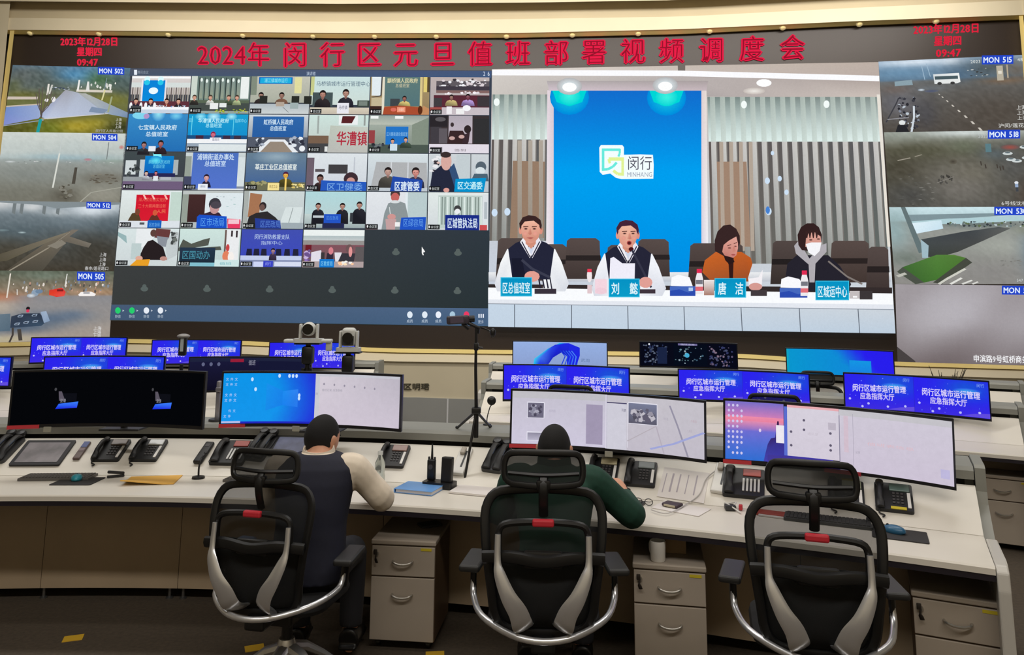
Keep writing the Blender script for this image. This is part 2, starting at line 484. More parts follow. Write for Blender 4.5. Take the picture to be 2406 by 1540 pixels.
# recessed downlights in the gold lip
M_spot = mat('warm_lamp', (230, 205, 140), 0.4, emit=((255, 236, 170), 0.3))
M_spotring = mat('spot_ring', (220, 205, 160), 0.4, 0.4)
prev = None
for i, px in enumerate((70, 232, 395, 570, 735, 880, 1025, 1190, 1345, 1500, 1668, 1840, 2020, 2200)):
    p = wall_hit(px, interp(LEFTX, px) + 6, 0.105)
    if prev is None:
        t = thing('downlight', 'small warm round downlight in the gold lip above the screen', 'downlight', p, 0, 'downlights along the gold lip above the screen')
        b = new(); lathe(b, [(0.0, 0.02), (0.05, 0.02), (0.058, -0.004), (0.05, -0.01), (0.042, -0.006), (0.0, -0.006)], 16); obj('ring', b, M_spotring, t, True)
        b = new(); lathe(b, [(0.0, -0.006), (0.04, -0.008), (0.03, -0.016), (0.0, -0.019)], 14); obj('lamp', b, M_spot, t, True)
        t.rotation_euler = (math.radians(-42), 0, 0)
        prev = t
    else:
        dup(prev, p, 0)
# ================================================================== the video wall
VW = thing('video_wall', 'huge curved screen wall with red banner and live video windows', 'video wall', (0, 0, 0))
# body of the display: dark face with thickness
bm = new()
xs = [-72 + (2476 + 72) * i / 40 for i in range(41)]
def edge_x(x, y):   # the display's own sides lean with the wall: clamp to the two end lines
    l = lerp(33, -55, (y - 81) / 725.0); r = lerp(2397, 2466, (y - 46) / 814.0)
    return lerp(l, r, (x + 72) / (2476 + 72.0))
vr = []
for x in xs:
    row = []
    for k in range(3):
        yy = lerp(interp(T0, x), interp(B0, x), k / 2)
        ex = edge_x(x, yy)
        yy = lerp(interp(T0, ex), interp(B0, ex), k / 2)
        row.append(wall_hit(ex, yy, 0.004))
    vr.append(row)
F = [[bm.verts.new(p) for p in r] for r in vr]
Bk = [[bm.verts.new((p.x, p.y + 0.12, p.z)) for p in r] for r in vr]
for a, b in zip(F, F[1:]):
    for i in range(2): bm.faces.new((a[i], b[i], b[i + 1], a[i + 1]))
for a, b in zip(Bk, Bk[1:]):
    for i in range(2): bm.faces.new((a[i + 1], b[i + 1], b[i], a[i]))
for k in (0, 2):
    for i in range(40): bm.faces.new((F[i][k], Bk[i][k], Bk[i + 1][k], F[i + 1][k]))
for k in (0, 40):
    for i in range(2): bm.faces.new((F[k][i], F[k][i + 1], Bk[k][i + 1], Bk[k][i]))
obj('panel', bm, M_ledpanel, VW)
# ---- red banner
RED, RED2 = (236, 32, 72), (150, 22, 44)
pb = Pic()
def led_text(t, x, y, h, w, slope=0.0):
    pb.text(t, x, y, h, RED, w=w, bold=0.05, slope=slope)
    pb.text(t, x, y, h, RED2, w=w, bold=-0.008, slope=slope)
led_text('2024年', 549, 129, 54, 172)
for ch, x, y in (('闵', 693, 130), ('行', 781, 129), ('区', 867, 129), ('元', 953, 129), ('旦', 1040, 128), ('值', 1128, 127), ('班', 1217, 126), ('部', 1307, 125), ('署', 1396, 123), ('视', 1487, 121), ('频', 1578, 120), ('调', 1672, 118), ('度', 1767, 115), ('会', 1862, 112)):
    led_text(ch, x, y, 56, 60, -0.02)
pb.build('banner_text', wmap, wcuts(440, 1930), VW, 'red glowing banner characters')
pd = Pic()
for (t, x, y, w) in (('2023年12月28日', 210, 98, 136), ('星期四', 210, 122, 60), ('09:47', 206, 146, 50)): pd.text(t, x, y, 20, (222, 40, 66), w=w, bold=0.05)
pd.build('date_text', wmap, wcuts(100, 320), VW, 'red date and time, top left')
pd = Pic()
for (t, x, y, w) in (('2023年12月28日', 2224, 68, 156), ('星期四', 2227, 96, 66), ('09:47', 2229, 124, 60)): pd.text(t, x, y, 22, (222, 36, 62), w=w, bold=0.04, slope=-0.03)
pd.build('date_text', wmap, wcuts(2100, 2350), VW, 'red date and time, top right')
# ---- big video window
p = Pic()
p.poly([(1156, 163), (2064, 146), (2104, 784), (1147, 768)], [(196, 186, 180), (200, 190, 180), (205, 215, 225), (200, 212, 228)])
p.poly([(1156, 163), (1610, 154), (1610, 170), (1156, 166)], [(228, 220, 214), (200, 188, 178), (204, 192, 184), (226, 220, 214)])
p.poly([(1610, 154), (2064, 146), (2066, 184), (1610, 170)], [(200, 188, 178), (190, 176, 166), (186, 172, 165), (204, 192, 184)])
p.poly([(1156, 176), (1600, 178), (1600, 226), (1156, 226)], [(210, 204, 198), (186, 178, 176), (170, 162, 162), (204, 198, 192)])
p.poly([(1600, 178), (2066, 190), (2068, 232), (1600, 226)], [(186, 178, 176), (176, 164, 158), (208, 196, 188), (170, 162, 162)])
p.poly([(1156, 164), (1600, 166), (1600, 179), (1156, 177)], (252, 252, 255)); p.poly([(1600, 166), (2066, 178), (2066, 191), (1600, 179)], (252, 252, 255))
# slat screens left and right
def slats(xt0, xb0, xt1, xb1, yt, ym, yb, n, seed):
    p.poly([(xt0, yt), (xt1, yt), (lerp(xt1, xb1, .3), ym), (lerp(xt0, xb0, .3), ym)], [(120, 136, 132), (130, 142, 138), (225, 240, 236), (222, 240, 236)])
    p.poly([(lerp(xt0, xb0, .3), ym), (lerp(xt1, xb1, .3), ym), (xb1, yb), (xb0, yb)], [(96, 88, 86), (92, 92, 94), (100, 108, 104), (110, 104, 98)])
    R = random.Random(seed)
    for i in range(n):
        u = (i + .5) / n; w = .5 / n
        a = lambda uu, y: (lerp(lerp(xt0, xt1, uu), lerp(xb0, xb1, uu), (y - yt) / (yb - yt)), y)
        p.poly([a(u - w / 2, yt), a(u + w / 2, yt), a(u + w / 2, ym), a(u - w / 2, ym)], [(168, 180, 174), (176, 188, 180), (206, 220, 214), (200, 214, 208)])
        p.poly([a(u - w / 2, ym), a(u + w / 2, ym), a(u + w / 2, yb), a(u - w / 2, yb)], [(196, 194, 192), (206, 204, 200), (150, 154, 150), (142, 144, 140)])
        p.poly([a(u + w / 2, ym), a(u + w * .72, ym), a(u + w * .72, yb), a(u + w / 2, yb)], (124, 120, 116))
p.rect(1157, 222, 1285, 560, (150, 146, 140))
slats(1158, 1150, 1286, 1284, 222, 328, 566, 6, 3)
p.poly([(1205, 378), (1280, 380), (1278, 560), (1198, 560)], (150, 124, 104))
for i in range(3): p.rect(1216 + i * 25, 330, 1226 + i * 25, 560, (176, 166, 154), (150, 140, 128))
slats(1662, 1672, 2062, 2088, 228, 333, 620, 17, 4)
p.poly([(1684, 380), (1754, 380), (1764, 580), (1690, 580)], (160, 132, 112))
for i in range(4): p.poly([(1690 + i * 23, 334), (1699 + i * 23, 334), (1704 + i * 23, 590), (1695 + i * 23, 590)], (178, 164, 150))
for (x, y, r) in ((1803, 425, 6), (1832, 420, 5), (1806, 497, 7), (1815, 360, 4), (1848, 452, 5), (1162, 500, 7), (1192, 498, 7), (1748, 246, 7), (1942, 245, 7), (1167, 240, 7)):
    p.ell(x, y, r, r * 1.3, (205, 225, 245) if y > 300 else (245, 252, 250))
p.ell(1804, 494, 5, 9, (70, 130, 210))
p.poly([(2060, 222), (2067, 222), (2092, 580), (2085, 580)], (232, 226, 216))
# blue panel with frame
p.poly([(1286, 212), (1301, 214), (1300, 600), (1283, 600)], [(228, 215, 222), (215, 200, 210), (225, 215, 225), (240, 235, 240)])
p.poly([(1643, 214), (1660, 212), (1664, 600), (1649, 600)], [(220, 200, 205), (232, 222, 215), (240, 240, 245), (215, 210, 225)])
p.grid(1301, 213, 1648, 640, 12, 14, lambda u, v: mix(mix((18, 108, 205), (0, 160, 240), min(1, v * 2.2)), (0, 140, 226), max(0, v * 1.6 - .75)))
for (x, y) in ((1338, 228), (1566, 230)):
    p.ell(x, y, 46, 42, (20, 205, 228), (0, 140, 222), 20)
    p.poly([(x - 40, 213), (x + 40, 213), (x + 30, 240), (x, 250), (x - 30, 240)], (0, 214, 214)); p.ell(x, y - 2, 27, 22, (60, 245, 225), (0, 215, 215), 18)
p.poly([(1285, 190), (1664, 190), (1660, 213), (1290, 213)], [(176, 170, 170), (170, 160, 160), (200, 185, 190), (210, 195, 205)])
for (x, y) in ((1338, 203), (1563, 201)): p.ell(x, y, 30, 20, (235, 250, 255), (180, 180, 182), 16); p.ell(x, y + 2, 17, 11, (255, 255, 255))
p.ell(1795, 195, 18, 9, (255, 255, 255)); p.ell(1795, 195, 12, 7, (255, 255, 255)); p.ell(1772, 214, 26, 8, (240, 236, 230), (196, 186, 180))
# emblem on the blue panel
wf = (244, 254, 255)
p.poly([(1412, 341), (1462, 341), (1466, 346), (1466, 364), (1504, 363), (1534, 364), (1536, 388), (1535, 420), (1470, 421), (1460, 421), (1447, 418), (1434, 408), (1416, 411), (1409, 404), (1408, 347)], wf)
tq, yl = (105, 235, 222), (226, 244, 150)
p.line([(1417, 352), (1457, 352)], 6, tq); p.line([(1417, 349), (1417, 401)], 6, tq); p.line([(1456.5, 350), (1456, 361), (1453, 368)], 5, tq); p.line([(1414, 399), (1428, 398), (1440, 392), (1449, 382)], 6, tq)
p.line([(1430, 374), (1466, 374)], 8, yl); p.line([(1463, 372), (1463, 412)], 6, yl); p.line([(1430, 374), (1433, 384)], 6, yl); p.line([(1441, 401), (1451, 409), (1466, 410)], 7, yl)
p.text('闵行', 1503, 384, 31, (84, 84, 100), w=60); p.text('MINHANG', 1503, 410, 14, (150, 160, 180), w=60)
# rear table line and chairs
def seat(x0, x1, y0, y1, c=(64, 54, 52)):
    p.poly([(x0 + 4, y0 + 6), (x0 + 12, y0), (x1 - 12, y0), (x1 - 3, y0 + 7), (x1, y1), (x0 - 2, y1)], [mix(c, (110, 96, 92), .5)] * 4 + [c, c])
    p.poly([(x0 + 2, y0 + (y1 - y0) * .42), (x1 - 1, y0 + (y1 - y0) * .42), (x1, y0 + (y1 - y0) * .55), (x0 + 1, y0 + (y1 - y0) * .55)], mix(c, (20, 18, 20), .5))
p.rect(1148, 640, 2094, 662, (236, 238, 240), (190, 195, 205))
seat(1166, 1240, 560, 672); seat(1270, 1334, 574, 660); seat(1328, 1412, 560, 656); seat(1496, 1574, 562, 650); seat(1424, 1490, 576, 650)
seat(1618, 1748, 572, 672, (58, 48, 46)); seat(1812, 1890, 566, 668, (54, 46, 44)); seat(1950, 2044, 566, 664, (66, 54, 50)); seat(2036, 2090, 580, 690, (60, 50, 48))
p.poly([(1148, 668), (2096, 676), (2096, 690), (1148, 688)], (52, 44, 44))
# table
p.poly([(1147, 676), (2098, 690), (2099, 716), (1147, 704)], (250, 252, 255)); p.poly([(1147, 704), (2099, 716), (2100, 728), (1147, 714)], (228, 232, 240))
p.poly([(1147, 714), (2100, 728), (2104, 784), (1147, 768)], [(198, 214, 230), (204, 212, 220), (190, 206, 222), (196, 212, 228)])
p.line([(1147, 714), (2100, 728)], 2.0, (150, 158, 170))
for a, b in ((1209, 1209), (1343, 1343), (1475, 1476), (1607, 1609), (1741, 1744), (1878, 1881), (2016, 2020)): p.line([(a, interp([(1147, 715), (2100, 728)], a)), (b, interp([(1147, 768), (2104, 784)], b))], 2.0, (96, 104, 116))
sk = (226, 158, 134)
# first person: white-sleeved dark waistcoat
def sitter(x, y, hair, vest, sleeve, turn=0.0, mouth=0):
    p.poly([(x - 54, y + 78), (x - 70, y + 110), (x - 84, y + 160), (x - 78, y + 178), (x - 30, y + 178), (x - 30, y + 90)], [sleeve, sleeve, mix(sleeve, (190, 195, 210), .5), mix(sleeve, (190, 195, 210), .5), sleeve, sleeve])
    p.poly([(x + 58, y + 78), (x + 74, y + 110), (x + 91, y + 160), (x + 82, y + 178), (x + 30, y + 178), (x + 30, y + 90)], [sleeve, sleeve, mix(sleeve, (190, 195, 210), .5), mix(sleeve, (190, 195, 210), .5), sleeve, sleeve])
    p.poly([(x - 52, y + 78), (x - 34, y + 64), (x - 18, y + 58), (x + 22, y + 58), (x + 38, y + 64), (x + 56, y + 78), (x + 50, y + 120), (x + 46, y + 150), (x - 42, y + 150), (x - 46, y + 120)], vest)
    p.poly([(x - 44, y + 100), (x - 40, y + 148), (x - 10, y + 148), (x - 20, y + 100)], mix(vest, (10, 10, 22), .35))
    p.poly([(x - 24, y + 62), (x - 14, y + 48), (x + 2, y + 92), (x - 1, y + 100)], (240, 238, 244)); p.poly([(x + 26, y + 62), (x + 17, y + 48), (x + 2, y + 92), (x + 5, y + 100)], (232, 230, 240))
    p.line([(x - 20, y + 61), (x - 1, y + 97)], 2.6, (40, 40, 60)); p.line([(x + 22, y + 61), (x + 4, y + 97)], 2.6, (40, 40, 60))
    p.poly([(x - 6, y + 74), (x + 9, y + 74), (x + 2, y + 92)], (206, 214, 232))
    p.poly([(x - 12, y + 40), (x + 13, y + 40), (x + 13, y + 66), (x + 2, y + 78), (x - 11, y + 66)], [(196, 128, 108)] * 2 + [(214, 146, 124)] * 3)
    p.ell(x - 23, y + 35, 4, 9, (226, 152, 132)); p.ell(x + 25, y + 35, 4, 9, (220, 146, 126))
    p.poly([(x - 24, y + 34), (x - 26, y + 18), (x - 18, y + 4), (x - 4, y - 1), (x + 12, y + 1), (x + 24, y + 10), (x + 27, y + 22), (x + 26, y + 34), (x + 20, y + 24), (x + 8, y + 16), (x - 12, y + 18), (x - 20, y + 26)], hair)
    t = turn
    p.poly([(x - 21, y + 24), (x - 13, y + 14), (x + 8, y + 12), (x + 21, y + 22), (x + 23, y + 40), (x + 18, y + 54), (x + 9, y + 63), (x + 1, y + 65), (x - 8, y + 63), (x - 17, y + 53), (x - 21, y + 40)],
           [(232, 170, 146), (240, 184, 160), (242, 188, 164), (234, 172, 150), (220, 152, 132), (212, 144, 124), (220, 152, 132), (224, 158, 138), (220, 152, 132), (214, 146, 126), (224, 158, 138)])
    for s in (-1, 1):
        ex = x + 1 + t * 5 + s * 10
        p.poly([(ex - 6, y + 25), (ex + 6, y + 24.4), (ex + 6, y + 26.6), (ex - 6, y + 27.4)], (104, 66, 58)); p.ell(ex, y + 31, 5, 2.4, (196, 138, 122)); p.ell(ex, y + 31, 3.2, 1.5, (70, 44, 42))
        p.ell(ex + s * 2, y + 42, 5, 5, (234, 160, 144), (224, 156, 138))
    p.poly([(x + t * 7, y + 30), (x + 3 + t * 7, y + 30), (x + 6 + t * 8, y + 43), (x + 2 + t * 8, y + 45), (x - 4 + t * 8, y + 43)], [(232, 170, 148), (216, 146, 126), (206, 132, 114), (190, 116, 100), (214, 146, 126)])
    if mouth: p.ell(x + 1 + t * 7, y + 53, 6, 5.5, (186, 86, 84)); p.ell(x + 1 + t * 7, y + 53.5, 4, 3.6, (90, 34, 36))
    else: p.poly([(x - 8 + t * 5, y + 52), (x + 1, y + 50.4), (x + 10 + t * 5, y + 52), (x + 1, y + 55.4)], (178, 98, 90))
sitter(1246, 507, (58, 38, 38), (36, 38, 58), (244, 246, 248), -.3)
p.ell(1250, 650, 18, 13, (228, 160, 146)); p.line([(1226, 611), (1250, 632), (1292, 652)], 6, (60, 62, 80)); p.line([(1292, 652), (1297, 682)], 3, (50, 50, 64)); p.rect(1256, 679, 1307, 691, (58, 50, 60))
for i in range(3): p.line([(1266 + i * 9, 656), (1270 + i * 9, 678)], 3.4, (40, 38, 56))
# second person with a sheet of paper
sitter(1474, 518, (70, 36, 56), (38, 38, 56), (242, 244, 250), .5, 1)
p.poly([(1434, 607), (1442, 604), (1462, 619), (1492, 619), (1491, 660), (1432, 658)], (240, 238, 250))
p.ell(1483, 586, 6, 5, (70, 20, 26)); p.line([(1485, 588), (1510, 636), (1522, 660), (1530, 676)], 5, (54, 54, 72)); p.ell(1517, 664, 16, 13, (226, 160, 150)); p.rect(1500, 680, 1540, 690, (64, 52, 62))
p.rect(1398, 656, 1426, 690, (244, 214, 224)); p.ell(1412, 684, 14, 8, (240, 206, 218)); p.ell(1385, 648, 6, 16, (240, 230, 232)); p.rect(1380, 632, 1390, 640, (226, 60, 84)); p.rect(1380, 670, 1391, 690, (225, 200, 205))
# third: orange waistcoat, looking down
p.poly([(1650, 640), (1656, 612), (1682, 592), (1742, 592), (1764, 606), (1768, 620), (1757, 655), (1770, 662), (1672, 662)], [(190, 92, 34), (196, 98, 40), (200, 100, 44), (196, 96, 40), (190, 92, 38), (184, 88, 34), (160, 80, 40), (150, 76, 40), (165, 85, 45)])
p.poly([(1698, 590), (1724, 604), (1722, 660), (1714, 660), (1712, 622)], (52, 26, 24)); p.poly([(1680, 590), (1679, 566), (1686, 544), (1700, 530), (1716, 528), (1730, 538), (1738, 554), (1739, 572), (1734, 580), (1722, 604), (1704, 604), (1690, 596)], (56, 38, 38))
p.poly([(1697, 592), (1700, 576), (1712, 566), (1730, 556), (1734, 572), (1734, 584), (1730, 600), (1722, 607), (1712, 606), (1702, 600)], [(206, 140, 126), (216, 150, 136), (222, 160, 146), (226, 166, 152), (222, 158, 146), (220, 154, 142), (206, 136, 126), (200, 128, 118), (204, 132, 122), (196, 126, 114)])
p.line([(1709, 578), (1718, 575)], 1.8, (96, 56, 52)); p.line([(1724, 573), (1732, 570)], 1.8, (96, 56, 52)); p.ell(1714, 583, 4, 1.5, (120, 70, 64)); p.ell(1728, 579, 3, 1.4, (120, 70, 64)); p.poly([(1722, 580), (1726, 579), (1729, 591), (1721, 592)], (204, 134, 120)); p.ell(1723, 599, 5, 1.8, (168, 82, 80)); p.poly([(1700, 600), (1722, 606), (1726, 616), (1714, 622), (1704, 612)], (44, 26, 26)); p.poly([(1758, 655), (1782, 652), (1792, 634), (1790, 668), (1784, 680), (1760, 676)], (244, 240, 244)); p.ell(1775, 674, 16, 9, (214, 154, 146)); p.rect(1764, 682, 1802, 696, (66, 58, 62))
# fourth: dark coat, grey hood, white mask
p.poly([(1842, 680), (1850, 620), (1872, 600), (1946, 600), (1974, 626), (2000, 668), (1990, 690)], (38, 36, 46)); p.poly([(1866, 578), (1876, 566), (1902, 608), (1930, 576), (1942, 572), (1942, 592), (1916, 620), (1914, 664), (1902, 664), (1900, 622), (1870, 596)], (176, 172, 178))
p.poly([(1876, 576), (1874, 552), (1882, 534), (1896, 525), (1912, 525), (1924, 534), (1931, 552), (1930, 572), (1900, 590), (1884, 588)], (52, 34, 34))
p.poly([(1892, 580), (1894, 560), (1900, 548), (1914, 546), (1928, 556), (1930, 574), (1912, 584)], [(208, 150, 136), (216, 158, 144), (222, 166, 152), (224, 168, 154), (220, 160, 148), (214, 152, 140), (206, 146, 134)])
for hx in (1896, 1903, 1911, 1919): p.poly([(hx - 4, 544), (hx + 4, 542), (hx + 1, 560), (hx - 1, 560)], (56, 36, 36))
p.ell(1905, 564, 4, 1.6, (90, 56, 52)); p.ell(1923, 562, 4, 1.6, (90, 56, 52)); p.poly([(1893, 574), (1906, 570), (1930, 570), (1926, 590), (1914, 602), (1900, 594)], (246, 246, 250)); p.line([(1946, 614), (1990, 650), (2026, 668)], 4, (128, 120, 116)); p.rect(2020, 684, 2050, 704, (60, 54, 56))
# things on the table
def plate(x0, y0, x1, y1, t, gap=None):
    p.rect(x0 - 2, y0 - 2, x1 + 2, y1 + 2, (60, 190, 225)); p.rect(x0, y0, x1, y1, (6, 146, 196), (10, 156, 200))
    if gap:
        for ch, q in zip(t, gap): p.text(ch, q, (y0 + y1) / 2 + 2, (y1 - y0) * .66, (222, 246, 252), w=20, bold=0.02)
    else: p.text(t, (x0 + x1) / 2, (y0 + y1) / 2 + 3, (y1 - y0) * .62, (222, 246, 252), w=(x1 - x0) * .94, bold=0.015)
plate(1178, 654, 1248, 695, '区总值班室'); plate(1432, 657, 1501, 697, '刘懿', (1446, 1489)); plate(1681, 656, 1751, 698, '唐洁', (1697, 1737)); plate(1918, 662, 1993, 704, '区城运中心')
for (x0, y0, x1) in ((1574, 676, 1634), (1832, 680, 1897)):
    p.poly([(x0 + 2, y0 - 4), (x0 + 4, y0 - 24), (x0 + 20, y0 - 30), (x0 + 46, y0 - 24), (x1 - 6, y0 - 2)], (250, 250, 254)); p.rect(x0, y0 - 3, x1, y0 + 20, (70, 104, 190)); p.poly([(x0, y0 + 8), (x0 + 22, y0 + 4), (x0 + 44, y0 + 12), (x1, y0 + 6), (x1, y0 + 20), (x0, y0 + 20)], (44, 76, 176)); p.rect(x1 - 16, y0, x1 - 6, y0 + 8, (180, 205, 240))
for x, y in ((1643, 632), (1890, 636)):
    p.poly([(x - 5, y + 8), (x + 5, y + 8), (x + 9, y + 24), (x + 9, y + 60), (x - 9, y + 60), (x - 9, y + 24)], (238, 234, 238)); p.rect(x - 6, y, x + 6, y + 10, (226, 44, 84)); p.rect(x - 8, y + 26, x + 8, y + 36, (120, 120, 130)); p.rect(x - 9, y + 42, x + 9, y + 52, (226, 110, 120))
p.rect(1654, 658, 1678, 694, (236, 228, 226), (168, 120, 104)); p.rect(1996, 684, 2020, 702, (196, 190, 190)); p.rect(2004, 696, 2014, 700, (250, 250, 250))
p.build('main_video', wmap, wcuts(1140, 2110), VW)
# ---- conference window
CW = Pic()
CW.poly([(307, 160), (1156, 166), (1147, 768), (258, 754)], [(66, 70, 78), (60, 68, 84), (40, 50, 52), (58, 60, 58)])
CW.poly([(306, 161), (1155, 167), (1154, 183), (304, 178)], [(78, 84, 100), (70, 88, 124), (66, 90, 128), (72, 84, 104)])
CW.poly([(262, 716), (1148, 725), (1147, 767), (258, 752)], [(70, 90, 116), (78, 102, 134), (70, 96, 126), (66, 88, 116)])
CW.rect(315, 164, 322, 176, (235, 240, 250)); CW.text('腾讯会议', 336, 170, 7, (150, 160, 175), w=26); CW.text('演讲者', 731, 173, 9, (190, 205, 225), w=22); CW.text('2 6', 1143, 173, 13, (225, 235, 250), w=16)
TL_, TR_, BR_, BL_ = (311, 178), (1152, 182), (1148, 724), (262, 716)
big = quad_xf(TL_, TR_, BR_, BL_)
def cell(c, r): return quad_xf(big(c / 6, r / 6), big((c + .985) / 6, r / 6), big((c + .985) / 6, (r + .98) / 6), big(c / 6, (r + .98) / 6))
for c, r in ((4, 4), (5, 4), (0, 5), (1, 5), (2, 5), (3, 5), (4, 5), (5, 5)):
    x, y = big((c + .5) / 6, (r + .55) / 6); CW.ell(x, y - 3, 5, 5, (88, 98, 96)); CW.ell(x, y + 3, 9, 6, (88, 98, 96))
CW.poly([(991, 580), (999, 592), (994, 594), (996, 600), (993, 600), (991, 595)], (245, 245, 245))
for x, c in ((277, (40, 205, 110)), (310, (40, 205, 110)), (344, (230, 236, 245)), (377, (230, 236, 245))):
    CW.ell(x, 730, 6.5, 7.5, c); CW.text('静音', x, 744, 7, (170, 185, 200), w=14); CW.poly([(x + 11, 728), (x + 15, 730), (x + 11, 733)], (200, 210, 220))
for x, c in ((963, (225, 235, 245)), (998, (225, 235, 245)), (1030, (235, 240, 250)), (1063, (170, 200, 220)), (1096, (232, 60, 100))):
    CW.ell(x, 740, 6.5, 8, c); CW.text('成员', x, 755, 7.5, (200, 215, 230), w=15)
for k in range(3): CW.rect(1124 + k * 5, 738, 1127 + k * 5, 747, (230, 235, 245))
CW.text('更多', 1130, 757, 7.5, (190, 200, 215), w=14)
cw = CW.build('conference_window', wmap, wcuts(250, 1160), VW, 'dark slate meeting window with a grid of video tiles')
TILES = []
def tile(c, r, fn):
    q = Pic(); q.xf = cell(c, r); q.asp = .68
    fn(q)
    q.rect(.01, .86, .2, .985, (24, 26, 28)); q.text('会议室', .12, .925, .075, (205, 210, 210), w=.13); q.ell(.03, .92, .012, .035, (235, 235, 235))
    x0 = min(q.xf(0, 0)[0], q.xf(0, 1)[0]); x1 = q.xf(1, 0)[0]
    q.build('video_tile', lambda x, y, l: wall_hit(x, y, 0.012 + 0.0006 * l), wcuts(x0 - 4, x1 + 4), cw)
def t00(q):
    q.rect(0, 0, 1, .5, (222, 216, 214), (190, 180, 176)); q.rect(0, .02, 1, .07, (250, 250, 252))
    for k in range(24): q.rect(.02 + k * .041, .3, .04 + k * .041, .72, (176, 170, 160) if k % 2 else (110, 102, 98))
    q.rect(0, .18, 1, .31, (214, 222, 220)); q.rect(.17, .1, .22, .72, (236, 232, 236)); q.rect(.57, .1, .6, .72, (230, 226, 230)); q.rect(.2, .12, .57, .75, (14, 130, 215), (10, 140, 220))
    for x in (.26, .49): q.ell(x, .1, .05, .09, (220, 250, 255)); q.ell(x, .18, .05, .07, (40, 200, 235))
    q.ell(.38, .4, .08, .09, (235, 250, 255)); q.rect(0, .68, 1, .86, (96, 50, 60))
    for x, c in ((.1, (36, 36, 54)), (.35, (36, 36, 54)), (.62, (130, 50, 44)), (.82, (44, 38, 44))): q.person(x, .6, .14, cloth=c, sh=.7, down=.2)
    for x in (.02, .19, .27, .42): q.ell(x, .8, .025, .09, (245, 245, 248))
    q.rect(.2, .83, 1, .92, (245, 248, 252)); q.rect(.2, .9, 1, 1, (200, 212, 226)); q.rect(.02, .8, .2, .95, (70, 72, 76)); q.speck(.3, .77, .98, .86, 26, [(200, 230, 250), (240, 240, 245), (90, 150, 210), (230, 200, 200)], .01, .022, .7, 4); q.rect(.02, .88, .05, .98, (20, 170, 90))
def t10(q):
    q.rect(0, 0, 1, .75, (96, 116, 112), (120, 140, 130)); q.rect(0, 0, .1, .7, (205, 215, 205)); q.rect(.84, .02, .98, .6, (236, 240, 238))
    for k in range(8): q.rect(.13 + k * .09, .04, .145 + k * .09, .64, (50, 58, 56)); q.rect(.15 + k * .09, .1, .2 + k * .09, .6, (130, 148, 144), (150, 160, 140)); q.ell(.17 + k * .09, .1 + .03 * (k % 2), .02, .05, (235, 245, 240))
    q.rect(0, .64, 1, .72, (90, 104, 84)); q.rect(0, .72, 1, 1, (70, 78, 74))
    for x, c in ((.07, (60, 56, 50)), (.34, (230, 232, 222)), (.65, (80, 96, 70)), (.79, (190, 205, 150))): q.person(x, .5, .13, cloth=c, sh=.7, down=.2, hair=(70, 60, 50))
    q.rect(.34, .72, .48, .88, (236, 238, 236)); q.rect(.5, .72, .62, .83, (232, 236, 234)); q.rect(.2, .93, 1, 1, (150, 165, 160)); q.speck(.4, .86, .99, .99, 24, [(150, 170, 60), (200, 200, 70), (90, 130, 60)], .015, .03, 1, 6)
def t20(q):
    q.rect(0, 0, 1, .7, (196, 196, 182), (170, 174, 160)); q.rect(0, 0, .1, .5, (130, 140, 125)); q.rect(.74, .02, .86, .45, (225, 220, 160)); q.rect(.13, .02, .7, .2, (20, 100, 190)); q.rect(.15, .04, .68, .18, (30, 175, 225)); q.text('浦江镇城市运行', .42, .11, .11, (150, 230, 245), w=.4)
    for x, c in ((.18, (62, 54, 52)), (.53, (130, 96, 76))): q.person(x, .42, .16, cloth=c, sh=.9, down=.5, skin=(150, 110, 96))
    for x in (.22, .76, .97): q.rect(x - .06, .52, x + .07, .74, (44, 46, 42))
    q.rect(0, .73, 1, 1, (176, 186, 192), (206, 212, 212)); q.rect(.44, .68, .58, .8, (180, 165, 150)); q.line([(.56, .82), (.66, .96)], .01, (110, 116, 120)); q.rect(.68, .7, .82, .86, (160, 176, 176))
def t30(q):
    q.rect(0, 0, 1, .75, (202, 226, 226), (206, 220, 214)); q.rect(0, 0, .06, .5, (200, 205, 140)); q.text('马桥镇城市运行管理中心', .55, .19, .13, (70, 96, 120), w=.92)
    q.rect(.04, .42, .38, .8, (70, 84, 86)); q.rect(.8, .63, 1, .8, (60, 70, 62)); q.rect(.82, .65, .97, .77, (120, 132, 124)); q.person(.21, .36, .2, cloth=(52, 46, 48), sh=.85, down=.6, skin=(175, 125, 110)); q.person(.6, .33, .2, cloth=(48, 46, 56), sh=.85, down=.6, skin=(175, 130, 115))
    q.rect(0, .82, 1, 1, (216, 206, 186), (196, 186, 170)); q.rect(.46, .7, .66, .98, (232, 232, 240)); q.text('马桥镇', .56, .82, .1, (80, 80, 110), w=.15)
